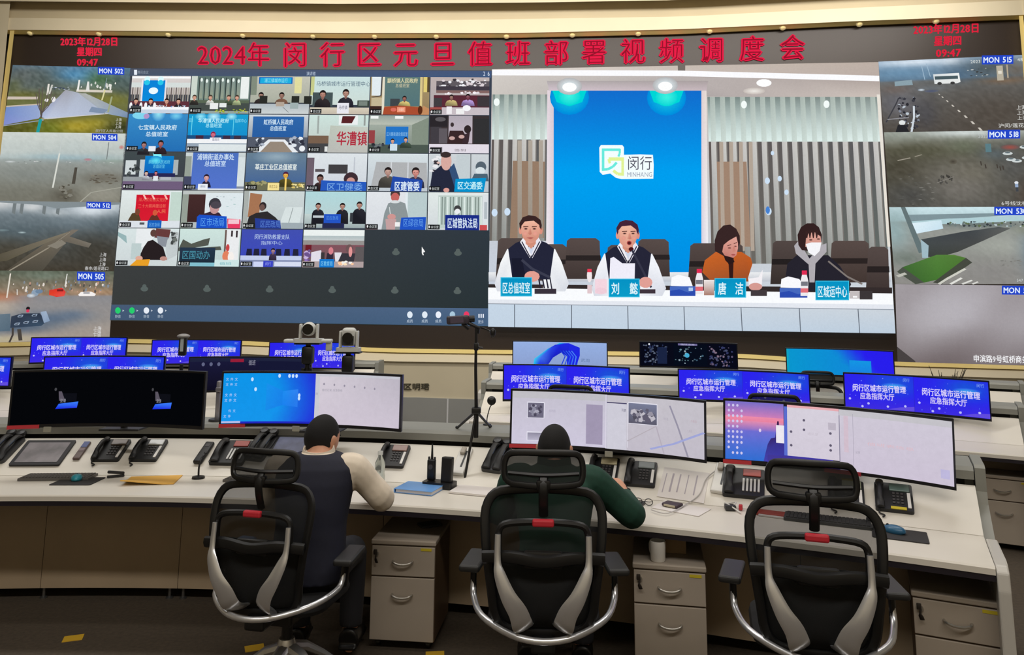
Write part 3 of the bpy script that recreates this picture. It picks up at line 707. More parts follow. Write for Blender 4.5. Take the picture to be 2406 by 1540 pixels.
def t40(q):
    q.rect(0, 0, 1, 1, (168, 150, 110), (150, 126, 90)); q.rect(.02, 0, .18, .5, (226, 236, 240)); q.line([(.02, .55), (.18, .5), (.19, 0)], .02, (60, 62, 66)); q.rect(.02, .55, .2, .8, (196, 182, 148)); q.rect(.2, 0, .24, 1, (226, 220, 200)); q.rect(.24, 0, .84, .78, (96, 124, 120), (84, 116, 122)); q.rect(.84, 0, .88, .8, (220, 200, 140)); q.rect(.9, 0, .96, .4, (226, 206, 120)); q.rect(.96, 0, 1, .4, (90, 74, 50))
    q.text('颛桥镇人民政府', .54, .1, .12, (222, 214, 170), w=.52, bold=.02); q.text('总值班室', .54, .23, .1, (214, 206, 170), w=.24); q.rect(.34, .58, .5, .78, (64, 70, 74)); q.person(.58, .5, .13, cloth=(226, 206, 126), sh=1.0, down=.5, skin=(150, 90, 80)); q.poly([(.22, 1), (.24, .8), (.5, .76), (.82, .8), (.84, 1)], (170, 78, 50)); q.rect(.46, .8, .6, .94, (238, 150, 120)); q.text('总值班', .53, .87, .07, (250, 220, 200), w=.09); q.ell(.4, .87, .05, .05, (220, 110, 96)); q.rect(0, .78, .2, 1, (60, 40, 34)); q.poly([(.86, 1), (.9, .76), (1, .84), (1, 1)], (196, 140, 96)); q.ell(.85, .88, .04, .12, (92, 46, 26))
def t50(q):
    q.rect(0, 0, 1, 1, (190, 178, 176), (176, 168, 172)); q.rect(.1, .1, 1, .4, (96, 90, 96)); q.speck(.12, .02, .98, .32, 46, [(240, 240, 245), (60, 56, 64), (220, 210, 215)], .02, .05, 1, 8); q.rect(.1, .24, 1, .34, (66, 60, 70)); q.rect(.1, .35, 1, .42, (130, 100, 98)); q.speck(.12, .36, .9, .48, 10, [(245, 240, 245), (225, 215, 220)], .025, .05, 1, 3); q.rect(.06, .48, 1, .8, (92, 44, 56)); q.rect(.06, .55, .2, .78, (66, 62, 66)); q.rect(.8, .5, 1, .78, (62, 56, 60))
    q.person(.36, .46, .13, cloth=(216, 196, 130), sh=1, down=.4, skin=(150, 110, 100)); q.person(.64, .44, .14, cloth=(190, 160, 225), sh=1, down=.4, skin=(120, 60, 80)); q.rect(0, .8, .22, .9, (160, 80, 74)); q.rect(.2, .8, 1, 1, (200, 190, 196)); q.rect(.28, .78, .37, .98, (240, 236, 240)); q.rect(.44, .84, .58, .98, (240, 240, 240)); q.ell(.62, .82, .07, .08, (246, 246, 250))
def t01(q):
    q.rect(0, 0, 1, 1, (56, 140, 200), (36, 110, 180)); q.ell(.5, 0, .12, .2, (150, 230, 245), (50, 140, 205)); q.ell(.2, .04, .14, .1, (130, 215, 240)); q.ell(.8, .05, .12, .12, (120, 210, 240), (50, 140, 205)); q.ell(.3, .06, .05, .07, (180, 150, 200)); q.text('七宝镇人民政府', .5, .36, .13, (214, 236, 246), w=.66, bold=.02); q.text('总值班室', .5, .54, .13, (208, 232, 246), w=.38, bold=.02); q.person(.3, .74, .16, cloth=(50, 48, 54), sh=.8, down=.3, skin=(160, 110, 110)); q.person(.58, .7, .17, cloth=(56, 40, 46), sh=.8, down=.3, skin=(170, 90, 90)); q.rect(.38, .86, .5, 1, (230, 236, 244)); q.rect(0, .94, .3, 1, (50, 60, 66))
def t11(q):
    q.rect(0, 0, 1, .66, (28, 160, 210), (22, 140, 205)); q.ell(.2, .06, .1, .1, (150, 235, 250), (28, 160, 212)); q.ell(.42, .06, .12, .12, (190, 245, 255), (28, 160, 212)); q.ell(.72, .06, .1, .1, (170, 240, 250), (28, 160, 212)); q.line([(.06, .05), (.06, .62)], .01, (120, 225, 240)); q.line([(.76, .05), (.76, .55)], .01, (110, 220, 240))
    q.text('华漕镇人民政府', .42, .17, .12, (190, 242, 250), w=.52, bold=.02); q.text('总值班室', .43, .3, .11, (170, 238, 250), w=.28, bold=.01); q.text('应急', .04, .16, .11, (130, 225, 245), w=.07); q.text('指挥中心', .88, .17, .1, (140, 225, 245), w=.2); q.rect(0, .56, 1, .7, (30, 80, 130)); q.rect(.14, .56, .27, .66, (70, 40, 60)); q.rect(.6, .56, .72, .66, (60, 46, 70)); q.rect(.78, .56, .9, .66, (60, 50, 70)); q.person(.43, .46, .15, cloth=(46, 36, 46), sh=.7, down=.2, skin=(210, 100, 130), hair=(150, 40, 70)); q.rect(0, .66, 1, .78, (242, 244, 246)); q.rect(0, .77, 1, 1, (150, 165, 180)); q.rect(.2, .8, 1, .98, (222, 230, 232)); q.rect(.38, .62, .57, .74, (244, 244, 250)); q.text('值班员', .48, .67, .08, (70, 80, 110), w=.12)
def t21(q):
    q.rect(0, 0, 1, 1, (205, 214, 220), (90, 100, 116)); q.rect(.07, .05, .93, .66, (48, 104, 172), (40, 92, 160)); q.text('虹桥镇人民政府', .5, .2, .14, (206, 230, 246), w=.5, bold=.02); q.text('总值班室', .5, .37, .13, (200, 226, 244), w=.28, bold=.02); q.rect(0, .6, 1, 1, (86, 92, 106)); q.poly([(.35, .66), (.62, .66), (.86, 1), (.1, 1)], (232, 236, 240)); q.poly([(.38, .72), (.6, .72), (.76, 1), (.22, 1)], (150, 136, 122)); q.speck(.1, .58, .34, .9, 12, [(225, 232, 240), (60, 66, 80), (180, 190, 205)], .025, .05, .8, 5); q.speck(.66, .55, .98, .9, 14, [(225, 232, 240), (48, 50, 64), (170, 180, 195)], .025, .055, .8, 6); q.ell(.92, .9, .05, .08, (236, 240, 244))
def t31(q):
    q.rect(0, 0, 1, 1, (206, 228, 222), (190, 196, 190)); q.rect(.14, .02, .17, .5, (160, 170, 166)); q.rect(.5, 0, .82, .26, (235, 240, 240)); q.poly([(.56, .03), (.78, .03), (.72, .22), (.54, .22)], (88, 36, 40)); q.rect(.92, 0, .95, .28, (150, 158, 154)); q.rect(0, .55, .34, .8, (120, 96, 78)); q.rect(0, .76, .34, 1, (70, 70, 72)); q.poly([(.36, .28), (1, .32), (1, 1), (.33, 1)], [(190, 198, 186), (200, 206, 196), (190, 190, 184), (186, 186, 182)]); q.text('华漕镇', .73, .63, .36, (176, 44, 62), w=.52, bold=.02); q.rect(.28, .84, .33, .98, (226, 228, 226))
def t41(q):
    q.rect(0, 0, 1, 1, (172, 182, 172), (120, 132, 120)); q.rect(0, 0, 1, .25, (150, 162, 156), (186, 192, 180)); q.rect(.02, .02, .15, .09, (240, 244, 242)); q.rect(.43, .02, .57, .09, (240, 244, 242)); q.poly([(.72, .25), (1, .05), (1, 1), (.72, .9)], (132, 144, 130)); q.rect(0, .4, .1, .75, (150, 66, 70)); q.rect(.28, .3, .66, .78, (36, 116, 200)); q.text('江川路街道总值班室', .47, .5, .1, (150, 205, 240), w=.36); q.rect(0, .78, 1, 1, (76, 88, 80)); q.person(.4, .62, .12, cloth=(50, 60, 80), sh=.8, down=.3); q.person(.62, .58, .12, cloth=(74, 92, 76), sh=1, down=.5); q.rect(.36, .76, .48, .94, (206, 224, 236)); q.speck(.02, .7, .3, .92, 12, [(60, 66, 74), (110, 118, 120), (40, 46, 54)], .025, .05, .8, 7)
def t51(q):
    q.rect(0, 0, 1, 1, (58, 50, 52), (70, 60, 62)); q.rect(.32, 0, .72, .74, (180, 172, 182), (196, 184, 196)); q.rect(0, 0, .3, .3, (44, 40, 44)); q.ell(.18, .1, .09, .06, (96, 92, 96)); q.rect(.02, .3, .2, .74, (66, 62, 68)); q.rect(.16, .34, .3, .74, (96, 90, 96)); q.rect(.74, .08, 1, .74, (50, 50, 52)); q.poly([(.3, .74), (.34, .4), (.56, .4), (.6, .5), (.62, .74)], (58, 40, 42)); q.ell(.38, .24, .03, .06, (60, 50, 52)); q.ell(.64, .36, .06, .11, (50, 40, 42)); q.poly([(.54, .84), (.58, .5), (.68, .44), (.66, .7), (.6, .86)], (60, 44, 50)); q.ell(.54, .56, .05, .05, (206, 170, 165)); q.ell(.38, .6, .05, .05, (200, 165, 160)); q.rect(0, .76, 1, 1, (226, 220, 230)); q.rect(.02, .84, .22, 1, (90, 84, 90)); q.text('签到', .52, .92, .07, (110, 96, 106), w=.2)
def t02(q):
    q.rect(0, 0, 1, 1, (66, 76, 78), (60, 60, 72)); q.rect(.02, .22, .2, .6, (206, 214, 216)); q.rect(.26, .2, .36, .7, (190, 200, 205)); q.rect(.8, .2, .9, .6, (170, 180, 182)); q.rect(.34, .1, .82, .58, (14, 130, 205), (20, 100, 190)); q.poly([(.46, .02), (.6, .02), (.62, .2), (.5, .26)], (130, 240, 250)); q.ell(.52, .22, .12, .12, (90, 230, 250), (20, 130, 205)); q.text('颛桥镇人民政府', .58, .26, .1, (110, 215, 240), w=.36); q.text('总值班室', .58, .38, .1, (110, 215, 240), w=.2); q.rect(.34, .56, .86, .66, (40, 40, 84)); q.speck(0, .3, .3, .7, 12, [(50, 56, 60), (90, 96, 96)], .03, .06, .7, 3); q.rect(0, .66, 1, .78, (150, 156, 160)); q.person(.38, .5, .12, cloth=(200, 205, 215), sh=.7, down=.2, skin=(215, 180, 170)); q.person(.54, .5, .1, cloth=(120, 60, 80), sh=.7, down=.2, skin=(210, 110, 120)); q.rect(.5, .64, .58, .76, (226, 232, 238)); q.rect(.62, .66, .8, .74, (180, 186, 194)); q.rect(0, .78, 1, 1, (112, 94, 124))
def t12(q):
    q.rect(0, 0, 1, 1, (206, 216, 216), (120, 130, 150)); q.rect(0, .1, .1, .65, (150, 160, 150)); q.rect(0, .64, .14, 1, (70, 74, 100)); q.rect(.12, 0, .88, .96, (76, 112, 190), (84, 116, 205)); q.rect(.88, .12, 1, .9, (214, 224, 226)); q.text('浦锦街道办事处', .5, .12, .16, (206, 226, 246), w=.62, bold=.02); q.text('总值班室', .5, .3, .15, (200, 222, 246), w=.36, bold=.02); q.person(.37, .58, .17, cloth=(42, 36, 60), sh=.6, down=.2, hair=(50, 34, 50), skin=(225, 165, 165)); q.rect(.24, .84, .4, 1, (236, 240, 246)); q.text('浦锦街', .32, .91, .06, (90, 110, 150), w=.09); q.rect(.4, .96, 1, 1, (225, 230, 236))
def t22(q):
    q.rect(0, 0, 1, .82, (104, 128, 146), (70, 102, 150)); q.ell(.5, .1, .4, .2, (150, 172, 186), (100, 126, 150), 18); q.text('莘庄工业区总值班室', .5, .38, .16, (226, 234, 232), w=.7, bold=.03); q.rect(0, .78, 1, 1, (110, 110, 84)); q.speck(0, .72, .4, .9, 14, [(60, 64, 60), (100, 104, 80), (160, 156, 110)], .03, .06, 1, 3); q.person(.67, .5, .17, cloth=(96, 88, 40), sh=.9, down=.5, skin=(236, 176, 60), hair=(80, 30, 60)); q.rect(.66, .66, .69, 1, (240, 206, 110)); q.rect(.38, .8, .57, 1, (246, 226, 150)); q.text('莘庄工业', .475, .9, .08, (120, 90, 40), w=.14); q.speck(.74, .8, 1, .96, 16, [(220, 196, 110), (150, 136, 60), (240, 225, 160)], .02, .05, 1, 9)
def t32(q):
    q.rect(0, 0, 1, 1, (222, 228, 232), (206, 212, 220)); q.rect(0, .12, .12, .95, (110, 96, 108)); q.rect(.36, .3, .68, .54, (66, 64, 66)); q.rect(.14, .42, .3, .5, (90, 84, 88)); q.rect(.78, .1, .8, .6, (190, 196, 205)); q.person(.23, .56, .2, cloth=(60, 44, 44), sh=.7, down=.4, skin=(120, 80, 72)); q.ell(.74, .68, .12, .18, (64, 46, 52)); q.ell(.74, .74, .07, .1, (205, 150, 140)); q.poly([(.25, .72), (1, .76), (1, 1), (.24, 1)], (40, 90, 190)); q.text('区卫健委', .64, .9, .2, (130, 180, 236), w=.6)
def t42(q):
    q.rect(0, 0, 1, 1, (214, 224, 228), (190, 198, 206)); q.poly([(.14, .22), (.98, .24), (1, .9), (.06, .9)], (176, 178, 180)); q.rect(.38, .22, .4, .8, (214, 218, 222)); q.rect(.66, .22, .68, .8, (210, 214, 220)); q.person(.34, .36, .22, cloth=(92, 88, 80), sh=.9, down=.6, skin=(190, 150, 138)); q.person(.8, .36, .23, cloth=(60, 62, 90), sh=.8, down=.5, skin=(215, 140, 130)); q.poly([(.42, .6), (.92, .7), (.9, 1), (.38, 1)], (36, 74, 170)); q.text('区建管委', .66, .87, .24, (214, 230, 246), w=.42, bold=.03)
def t52(q):
    q.rect(0, 0, 1, 1, (206, 212, 216), (186, 196, 205)); q.speck(0, .02, .3, .6, 24, [(235, 235, 238), (60, 56, 62), (225, 190, 180)], .03, .07, 1, 5); q.rect(.46, .02, .68, .8, (196, 206, 210)); q.rect(.69, 0, .71, .7, (130, 136, 140)); q.poly([(.02, 1), (.06, .5), (.24, .26), (.4, .34), (.52, .7), (.5, 1)], (38, 42, 62)); q.poly([(.34, .4), (.42, .24), (.52, .7), (.44, .9)], (52, 80, 120)); q.ell(.29, .2, .09, .24, (216, 170, 160)); q.ell(.28, .02, .09, .08, (60, 48, 48)); q.ell(.87, .34, .09, .15, (86, 100, 112)); q.ell(.86, .44, .08, .1, (216, 226, 230)); q.poly([(.7, .72), (.76, .52), (.98, .52), (1, .72)], (76, 100, 116)); q.poly([(.45, .66), (.96, .63), (.92, 1), (.43, 1)], (8, 146, 206)); q.text('区交通委', .69, .84, .2, (196, 244, 250), w=.42, bold=.02); q.ell(.3, .96, .05, .06, (220, 160, 150))
def t03(q):
    q.rect(0, 0, 1, 1, (226, 234, 234), (206, 214, 210)); q.rect(.82, .04, 1, .8, (196, 216, 206)); q.rect(.25, .12, .8, .82, (206, 24, 46), (216, 30, 50)); q.text('深入贯彻落实党的', .52, .25, .1, (236, 110, 90), w=.46); q.text('二十大精神建设新', .52, .42, .1, (236, 110, 90), w=.46); q.text('人民', .68, .56, .1, (240, 130, 90), w=.16)
    for x in (.38, .52, .73): q.line([(x - .02, .1), (x + .03, .24)], .03, (250, 190, 180))
    q.poly([(.14, .82), (.2, .62), (.3, .58), (.36, .82)], (84, 66, 44)); q.ell(.29, .58, .04, .09, (120, 70, 50)); q.poly([(.48, .82), (.52, .68), (.6, .62), (.68, .82)], (100, 50, 40)); q.ell(.58, .6, .04, .08, (210, 90, 60)); q.rect(0, .82, 1, 1, (220, 226, 232)); q.rect(.47, .8, .7, 1, (24, 96, 190)); q.text('区应急局', .585, .92, .1, (110, 180, 240), w=.18); q.rect(.34, .86, .42, .92, (80, 84, 90))
def t13(q):
    q.rect(0, 0, 1, 1, (190, 196, 194), (180, 188, 190)); q.rect(0, .1, .12, 1, (150, 160, 150)); q.rect(.1, .1, .38, .84, (70, 44, 44), (60, 38, 38)); q.rect(.38, .06, 1, .8, (222, 232, 236)); q.speck(.46, .12, .92, .5, 16, [(170, 200, 200), (140, 150, 160)], .02, .04, 2.5, 4); q.poly([(.32, .82), (.36, .62), (.5, .54), (.62, .58), (.72, .78), (.72, 1), (.32, 1)], (58, 40, 56)); q.ell(.54, .36, .1, .17, (60, 58, 66)); q.ell(.54, .46, .08, .16, (196, 150, 150)); q.ell(.56, .38, .09, .1, (76, 70, 80)); q.poly([(.26, .7), (.3, .64), (.75, .68), (.76, 1), (.26, 1)], (28, 82, 200)); q.text('区市场局', .52, .84, .22, (90, 160, 240), w=.4); q.poly([(.76, .74), (.98, .76), (.98, 1), (.78, 1)], (232, 60, 100)); q.rect(.78, .76, .96, .88, (244, 200, 210))
def t23(q):
    q.rect(0, 0, 1, 1, (206, 216, 216), (190, 200, 202)); q.poly([(.1, .05), (.3, .09), (.26, .66), (.08, .7)], (166, 116, 84)); q.rect(0, 0, .08, .9, (170, 176, 172)); q.poly([(.06, 1), (.1, .68), (.22, .58), (.4, .54), (.54, .7), (.6, .8), (.6, 1)], (46, 44, 46)); q.ell(.32, .4, .06, .11, (50, 44, 46)); q.ell(.31, .44, .045, .09, (110, 84, 78)); q.poly([(.64, .72), (.7, .42), (.98, .42), (.94, .84), (.62, .84)], (216, 226, 226)); q.line([(.76, .84), (.82, .44)], .012, (150, 160, 160)); q.poly([(.2, .72), (.62, .78), (.64, 1), (.22, 1)], (40, 62, 150)); q.text('区民政局', .46, .88, .18, (90, 130, 210), w=.34); q.rect(.64, .84, 1, 1, (160, 172, 178))
def t33(q):
    q.rect(0, 0, 1, 1, (176, 216, 220), (190, 206, 206)); q.rect(0, .6, 1, 1, (196, 212, 210), (150, 164, 166))
    for x, y, k in ((.22, .3, .16), (.62, .3, .16), (.9, .26, .17)):
        q.person(x, y, k, cloth=(42, 42, 50), sh=.8, down=1.6, skin=(180, 135, 120))
    q.rect(.14, .64, .32, .7, (190, 200, 205)); q.rect(.75, .56, .8, .8, (56, 60, 66)); q.rect(.32, .6, .6, .86, (36, 84, 196)); q.text('区应急局', .46, .7, .1, (90, 150, 230), w=.2); q.rect(.3, .84, .66, 1, (38, 42, 80)); q.rect(0, .97, 1, 1, (60, 66, 80))
def t43(q):
    q.rect(0, 0, 1, 1, (226, 230, 234), (216, 220, 226)); q.rect(.64, 0, .68, .8, (226, 236, 240)); q.rect(.68, 0, 1, 1, (186, 204, 206)); q.poly([(.26, 1), (.3, .56), (.36, .3), (.5, .22), (.64, .3), (.7, .7), (.7, 1)], (140, 150, 152)); q.ell(.47, .06, .08, .12, (70, 56, 56)); q.ell(.47, .14, .07, .12, (196, 100, 96)); q.ell(.47, .26, .08, .04, (214, 220, 222)); q.line([(.38, .4), (.4, .62)], .012, (220, 226, 226)); q.ell(.42, .66, .07, .08, (206, 150, 146)); q.poly([(.32, .72), (.5, .72), (.48, 1), (.34, 1)], (196, 160, 160)); q.rect(.48, .8, .56, .92, (240, 240, 240)); q.poly([(.58, .68), (.99, .66), (.98, 1), (.56, 1)], (34, 84, 196)); q.text('区绿容局', .78, .82, .2, (100, 160, 236), w=.34); q.rect(0, .86, .2, 1, (100, 80, 84))
def t53(q):
    q.rect(0, 0, 1, 1, (226, 234, 232), (210, 216, 220)); q.rect(.17, .08, .9, .95, (190, 206, 200))
    for k in range(16): q.rect(.18 + k * .046, .12, .2 + k * .046, .86, (130, 146, 140) if k % 3 else (225, 236, 232))
    q.rect(.9, .05, 1, 1, (220, 226, 230)); q.rect(.93, .25, .98, .7, (180, 190, 196)); q.ell(.49, .44, .06, .1, (64, 64, 66)); q.ell(.49, .5, .045, .07, (235, 238, 240)); q.rect(.29, .6, .85, 1, (26, 44, 134)); q.text('区城管执法局', .575, .82, .26, (216, 232, 250), w=.5, bold=.02); q.rect(.86, .86, .98, 1, (206, 80, 84))
def t04(q):
    q.rect(0, 0, 1, 1, (216, 228, 228), (206, 214, 216)); q.poly([(0, .1), (.14, .2), (.16, .4), (0, .2)], (150, 180, 182)); q.rect(.3, 0, .58, .5, (232, 236, 238)); q.poly([(.62, 0), (.86, .02), (.84, .3), (.6, .24)], (104, 60, 60)); q.poly([(.64, .2), (.86, .24), (.84, .5), (.68, .46)], (140, 146, 156)); q.ell(.58, .12, .05, .1, (96, 66, 60)); q.poly([(.36, .84), (.44, .5), (.5, .34), (.58, .3), (.76, .5), (.84, .84)], (40, 32, 34)); q.poly([(.82, .3), (.9, .1), (1, .1), (1, .7), (.84, .84), (.8, .5)], (196, 204, 206)); q.speck(.84, .04, 1, .5, 16, [(70, 74, 74), (110, 116, 112), (170, 176, 176)], .03, .06, .8, 2); q.rect(.24, .4, .4, .82, (190, 206, 206)); q.ell(.38, .8, .06, .07, (222, 170, 150)); q.ell(.78, .8, .06, .06, (190, 140, 130)); q.poly([(.24, 1), (.34, .84), (.56, .82), (.54, 1)], (232, 160, 40)); q.rect(.56, .86, 1, 1, (206, 216, 216))
def t14(q):
    q.rect(0, 0, 1, 1, (206, 228, 222), (190, 206, 206)); q.rect(.76, 0, .98, .9, (234, 236, 238)); q.rect(.74, .02, .77, .7, (110, 90, 84)); q.rect(.84, .04, .87, .2, (60, 50, 54)); q.rect(.92, .04, .95, .22, (60, 50, 54)); q.poly([(0, .52), (.06, .28), (.2, .4), (.4, .28), (.5, .24), (.48, .44), (.2, .52), (.68, .46), (.7, .56), (0, .6)], (84, 88, 80)); q.rect(.02, .5, .6, .9, (40, 56, 76), (30, 46, 60)); q.text('区国动办', .29, .7, .22, (70, 140, 160), w=.46, bold=.01); q.ell(.8, .5, .03, .1, (200, 70, 70)); q.ell(.78, .72, .06, .14, (226, 130, 96)); q.ell(.86, .74, .05, .14, (246, 240, 236)); q.rect(.2, .9, .6, 1, (130, 190, 205)); q.rect(.6, .82, 1, 1, (206, 230, 230)); q.text('值班', .78, .92, .07, (110, 180, 190), w=.2)
def t24(q):
    q.rect(0, 0, 1, 1, (66, 80, 176), (60, 72, 190)); q.text('闵行消防救援支队', .5, .2, .13, (196, 216, 246), w=.58); q.text('指挥中心', .5, .36, .1, (186, 206, 240), w=.36)
    for x in (.14, .26, .38, .62, .76, .9): q.poly([(x - .05, .7), (x - .04, .52), (x + .04, .52), (x + .05, .7)], (36, 36, 60))
    q.rect(0, .7, 1, .82, (196, 206, 236)); q.rect(0, .82, 1, 1, (130, 140, 176)); q.person(.53, .5, .13, cloth=(70, 56, 84), sh=.6, down=.6, skin=(160, 120, 140)); q.rect(.22, .86, .4, 1, (206, 214, 246)); q.rect(.38, .84, .54, 1, (60, 70, 196)); q.text('闵行', .46, .92, .08, (150, 160, 240), w=.1); q.rect(.56, .86, 1, .98, (214, 220, 240))
def t34(q):
    q.rect(0, 0, 1, .16, (236, 242, 240)); q.rect(0, .16, 1, .3, (176, 190, 192), (200, 206, 206)); q.rect(0, .28, 1, .42, (150, 146, 144)); q.rect(0, .4, 1, 1, (130, 82, 92), (110, 96, 98)); q.rect(.86, .45, 1, .9, (96, 90, 92)); q.rect(.04, .4, .14, .55, (110, 28, 40)); q.speck(0, .5, .16, .9, 16, [(150, 120, 190), (200, 180, 220), (110, 84, 140)], .03, .06, .8, 3); q.poly([(.14, .6), (.3, .54), (.34, .86), (.14, .86)], (226, 222, 232)); q.rect(.3, .6, .36, .8, (60, 56, 60)); q.poly([(.38, .86), (.4, .62), (.5, .62), (.5, .86)], (54, 44, 60)); q.ell(.46, .56, .04, .1, (216, 130, 140)); q.poly([(.52, .6), (.64, .6), (.6, .86), (.54, .86)], (226, 224, 230)); q.poly([(.58, .86), (.64, .62), (.86, .62), (.84, .9)], (56, 54, 62)); q.ell(.76, .5, .06, .12, (110, 84, 86)); q.ell(.78, .58, .03, .14, (226, 150, 150)); q.rect(0, .84, 1, 1, (176, 160, 160)); q.speck(.56, .8, .88, .96, 16, [(250, 226, 190), (240, 240, 236), (250, 200, 160)], .03, .05, 1, 4); q.rect(.28, .78, .52, 1, (20, 120, 206)); q.text('区教育局', .4, .9, .13, (130, 210, 245), w=.2)
for r, fs in enumerate(((t00, t10, t20, t30, t40, t50), (t01, t11, t21, t31, t41, t51), (t02, t12, t22, t32, t42, t52), (t03, t13, t23, t33, t43, t53), (t04, t14, t24, t34))):
    for c, f in enumerate(fs): tile(c, r, f)
# ---- street camera windows
def feed(tl, tr, br, bl, mon, mx_, my_, mw, mh, fn, slope=0.0):
    q = Pic(); q.xf = quad_xf(tl, tr, br, bl)
    fn(q)
    q.xf = None
    q.poly([(mx_ - mw / 2, my_ - mh / 2), (mx_ + mw / 2, my_ - mh / 2 + slope * mw), (mx_ + mw / 2, my_ + mh / 2 + slope * mw), (mx_ - mw / 2, my_ + mh / 2)], (36, 70, 200))
    q.text(mon, mx_, my_ + slope * mw / 2, mh * .8, (226, 240, 255), w=mw * .92, bold=.03, slope=slope)
    xs_ = [tl[0], tr[0], br[0], bl[0]]
    q.build('camera_window', wmap, wcuts(min(xs_) - 4, max(xs_) + 4), VW)
def soft(q, base, blobs, nx=44, ny=30, mott=0.0, seed=1, zone=None):
    """a smooth picture: a base colour field with soft patches laid over it and a little mottling"""
    R = random.Random(seed)
    def fn(u, v):
        c = base(u, v)
        for bu, bv, ru, rv, col, st in blobs:
            w = st * math.exp(-((u - bu) / ru) ** 2 - ((v - bv) / rv) ** 2)
            if w > .01: c = mix(c, col, w)
        m = (R.random() - .5) * mott * (zone(u, v) if zone else 1)
        return tuple(max(0, min(255, x + m)) for x in c)
    q.grid(0, 0, 1, 1, nx, ny, fn)
def f502(q):
    soft(q, lambda u, v: mix((92, 128, 158), (108, 112, 88), min(1, v * 2.4)) if v < .5 else mix((108, 112, 70), (112, 108, 44), (v - .5) * 2),
         [(.1, .15, .22, .2, (92, 98, 96), .95), (.28, .22, .16, .2, (86, 96, 92), .9), (.55, .12, .16, .1, (84, 142, 182), .9), (.76, .18, .12, .12, (74, 110, 66), .8), (.95, .3, .12, .2, (72, 86, 82), .8), (.12, .45, .18, .07, (108, 106, 48), .8), (.85, .48, .2, .1, (126, 124, 50), .8),
          (.1, .95, .2, .12, (84, 84, 34), .9), (.4, .93, .16, .1, (96, 110, 34), .8), (.6, .9, .16, .1, (182, 160, 50), .8), (.75, .85, .12, .07, (170, 156, 56), .7), (.95, .92, .12, .12, (58, 62, 36), .95), (.04, .3, .06, .1, (96, 100, 60), .6)], mott=26, seed=3, zone=lambda u, v: 1 if v < .45 or v > .8 else .3)
    q.poly([(.47, .35), (.6, .4), (.82, .66), (.8, .71), (.35, .8), (.28, .76), (.33, .62), (.42, .46)], [(160, 160, 168), (176, 184, 200), (170, 184, 206), (176, 186, 206), (192, 202, 226), (168, 180, 214), (160, 170, 200), (164, 166, 180)])
    q.poly([(0, .62), (.27, .585), (.29, .76), (.28, .79), (0, .9)], [(110, 140, 196), (150, 168, 206), (170, 182, 214), (150, 168, 210), (130, 140, 206)])
    q.poly([(.58, .4), (.64, .4), (1, .68), (1, .76), (.82, .7)], [(170, 172, 170), (180, 182, 176), (130, 150, 176), (110, 136, 170), (160, 174, 190)]); q.poly([(.7, .6), (.84, .64), (.8, .7), (.68, .68)], (128, 146, 172))
    q.poly([(0, .47), (.25, .465), (.25, .505), (0, .515)], (204, 190, 178)); q.line([(0, .62), (.28, .575)], .02, (196, 184, 168)); q.line([(.3, .8), (.84, .7)], .012, (206, 204, 200)); q.line([(0, .91), (.32, .815)], .012, (150, 160, 180))
    q.rect(.56, .345, .86, .38, (212, 204, 190)); q.speck(.57, .2, .9, .36, 12, [(230, 230, 222), (214, 214, 208)], .006, .016, .35, 8); q.poly([(.57, .2), (.585, .2), (.58, .36), (.565, .36)], (236, 236, 232)); q.poly([(.645, .22), (.66, .22), (.67, .36), (.64, .36)], (226, 226, 222)); q.speck(.34, .3, .56, .36, 14, [(180, 190, 205), (60, 70, 90)], .008, .016, 1.2, 5)
    q.line([(.805, .16), (.795, .34)], .006, (130, 150, 160)); q.line([(.798, .34), (.78, .5)], .012, (220, 214, 160)); q.line([(.86, .44), (.838, .68)], .014, (160, 168, 130)); q.line([(.325, .27), (.325, .44)], .016, (226, 222, 214)); q.line([(.355, .28), (.34, .42)], .014, (206, 204, 198)); q.ell(.325, .515, .018, .024, (240, 236, 236)); q.ell(.38, .5, .018, .04, (236, 234, 236))
    for a in ((.23, .42), (.25, .34), (.36, .38), (.39, .42), (.28, .32), (.33, .4)): q.line([(.297, .72), (lerp(.295, a[0], .55), .6), a], .007, (96, 86, 80))
    q.line([(.297, .78), (.298, .68)], .014, (84, 76, 74)); q.line([(.296, .8), (.286, 1)], .026, (34, 156, 156))
    for k in range(3): q.text('上海', .93, .79 + k * .055, .045, (220, 220, 212), w=.05)
    q.text('闵行区人民路公园', .86, .965, .045, (186, 186, 180), w=.22)
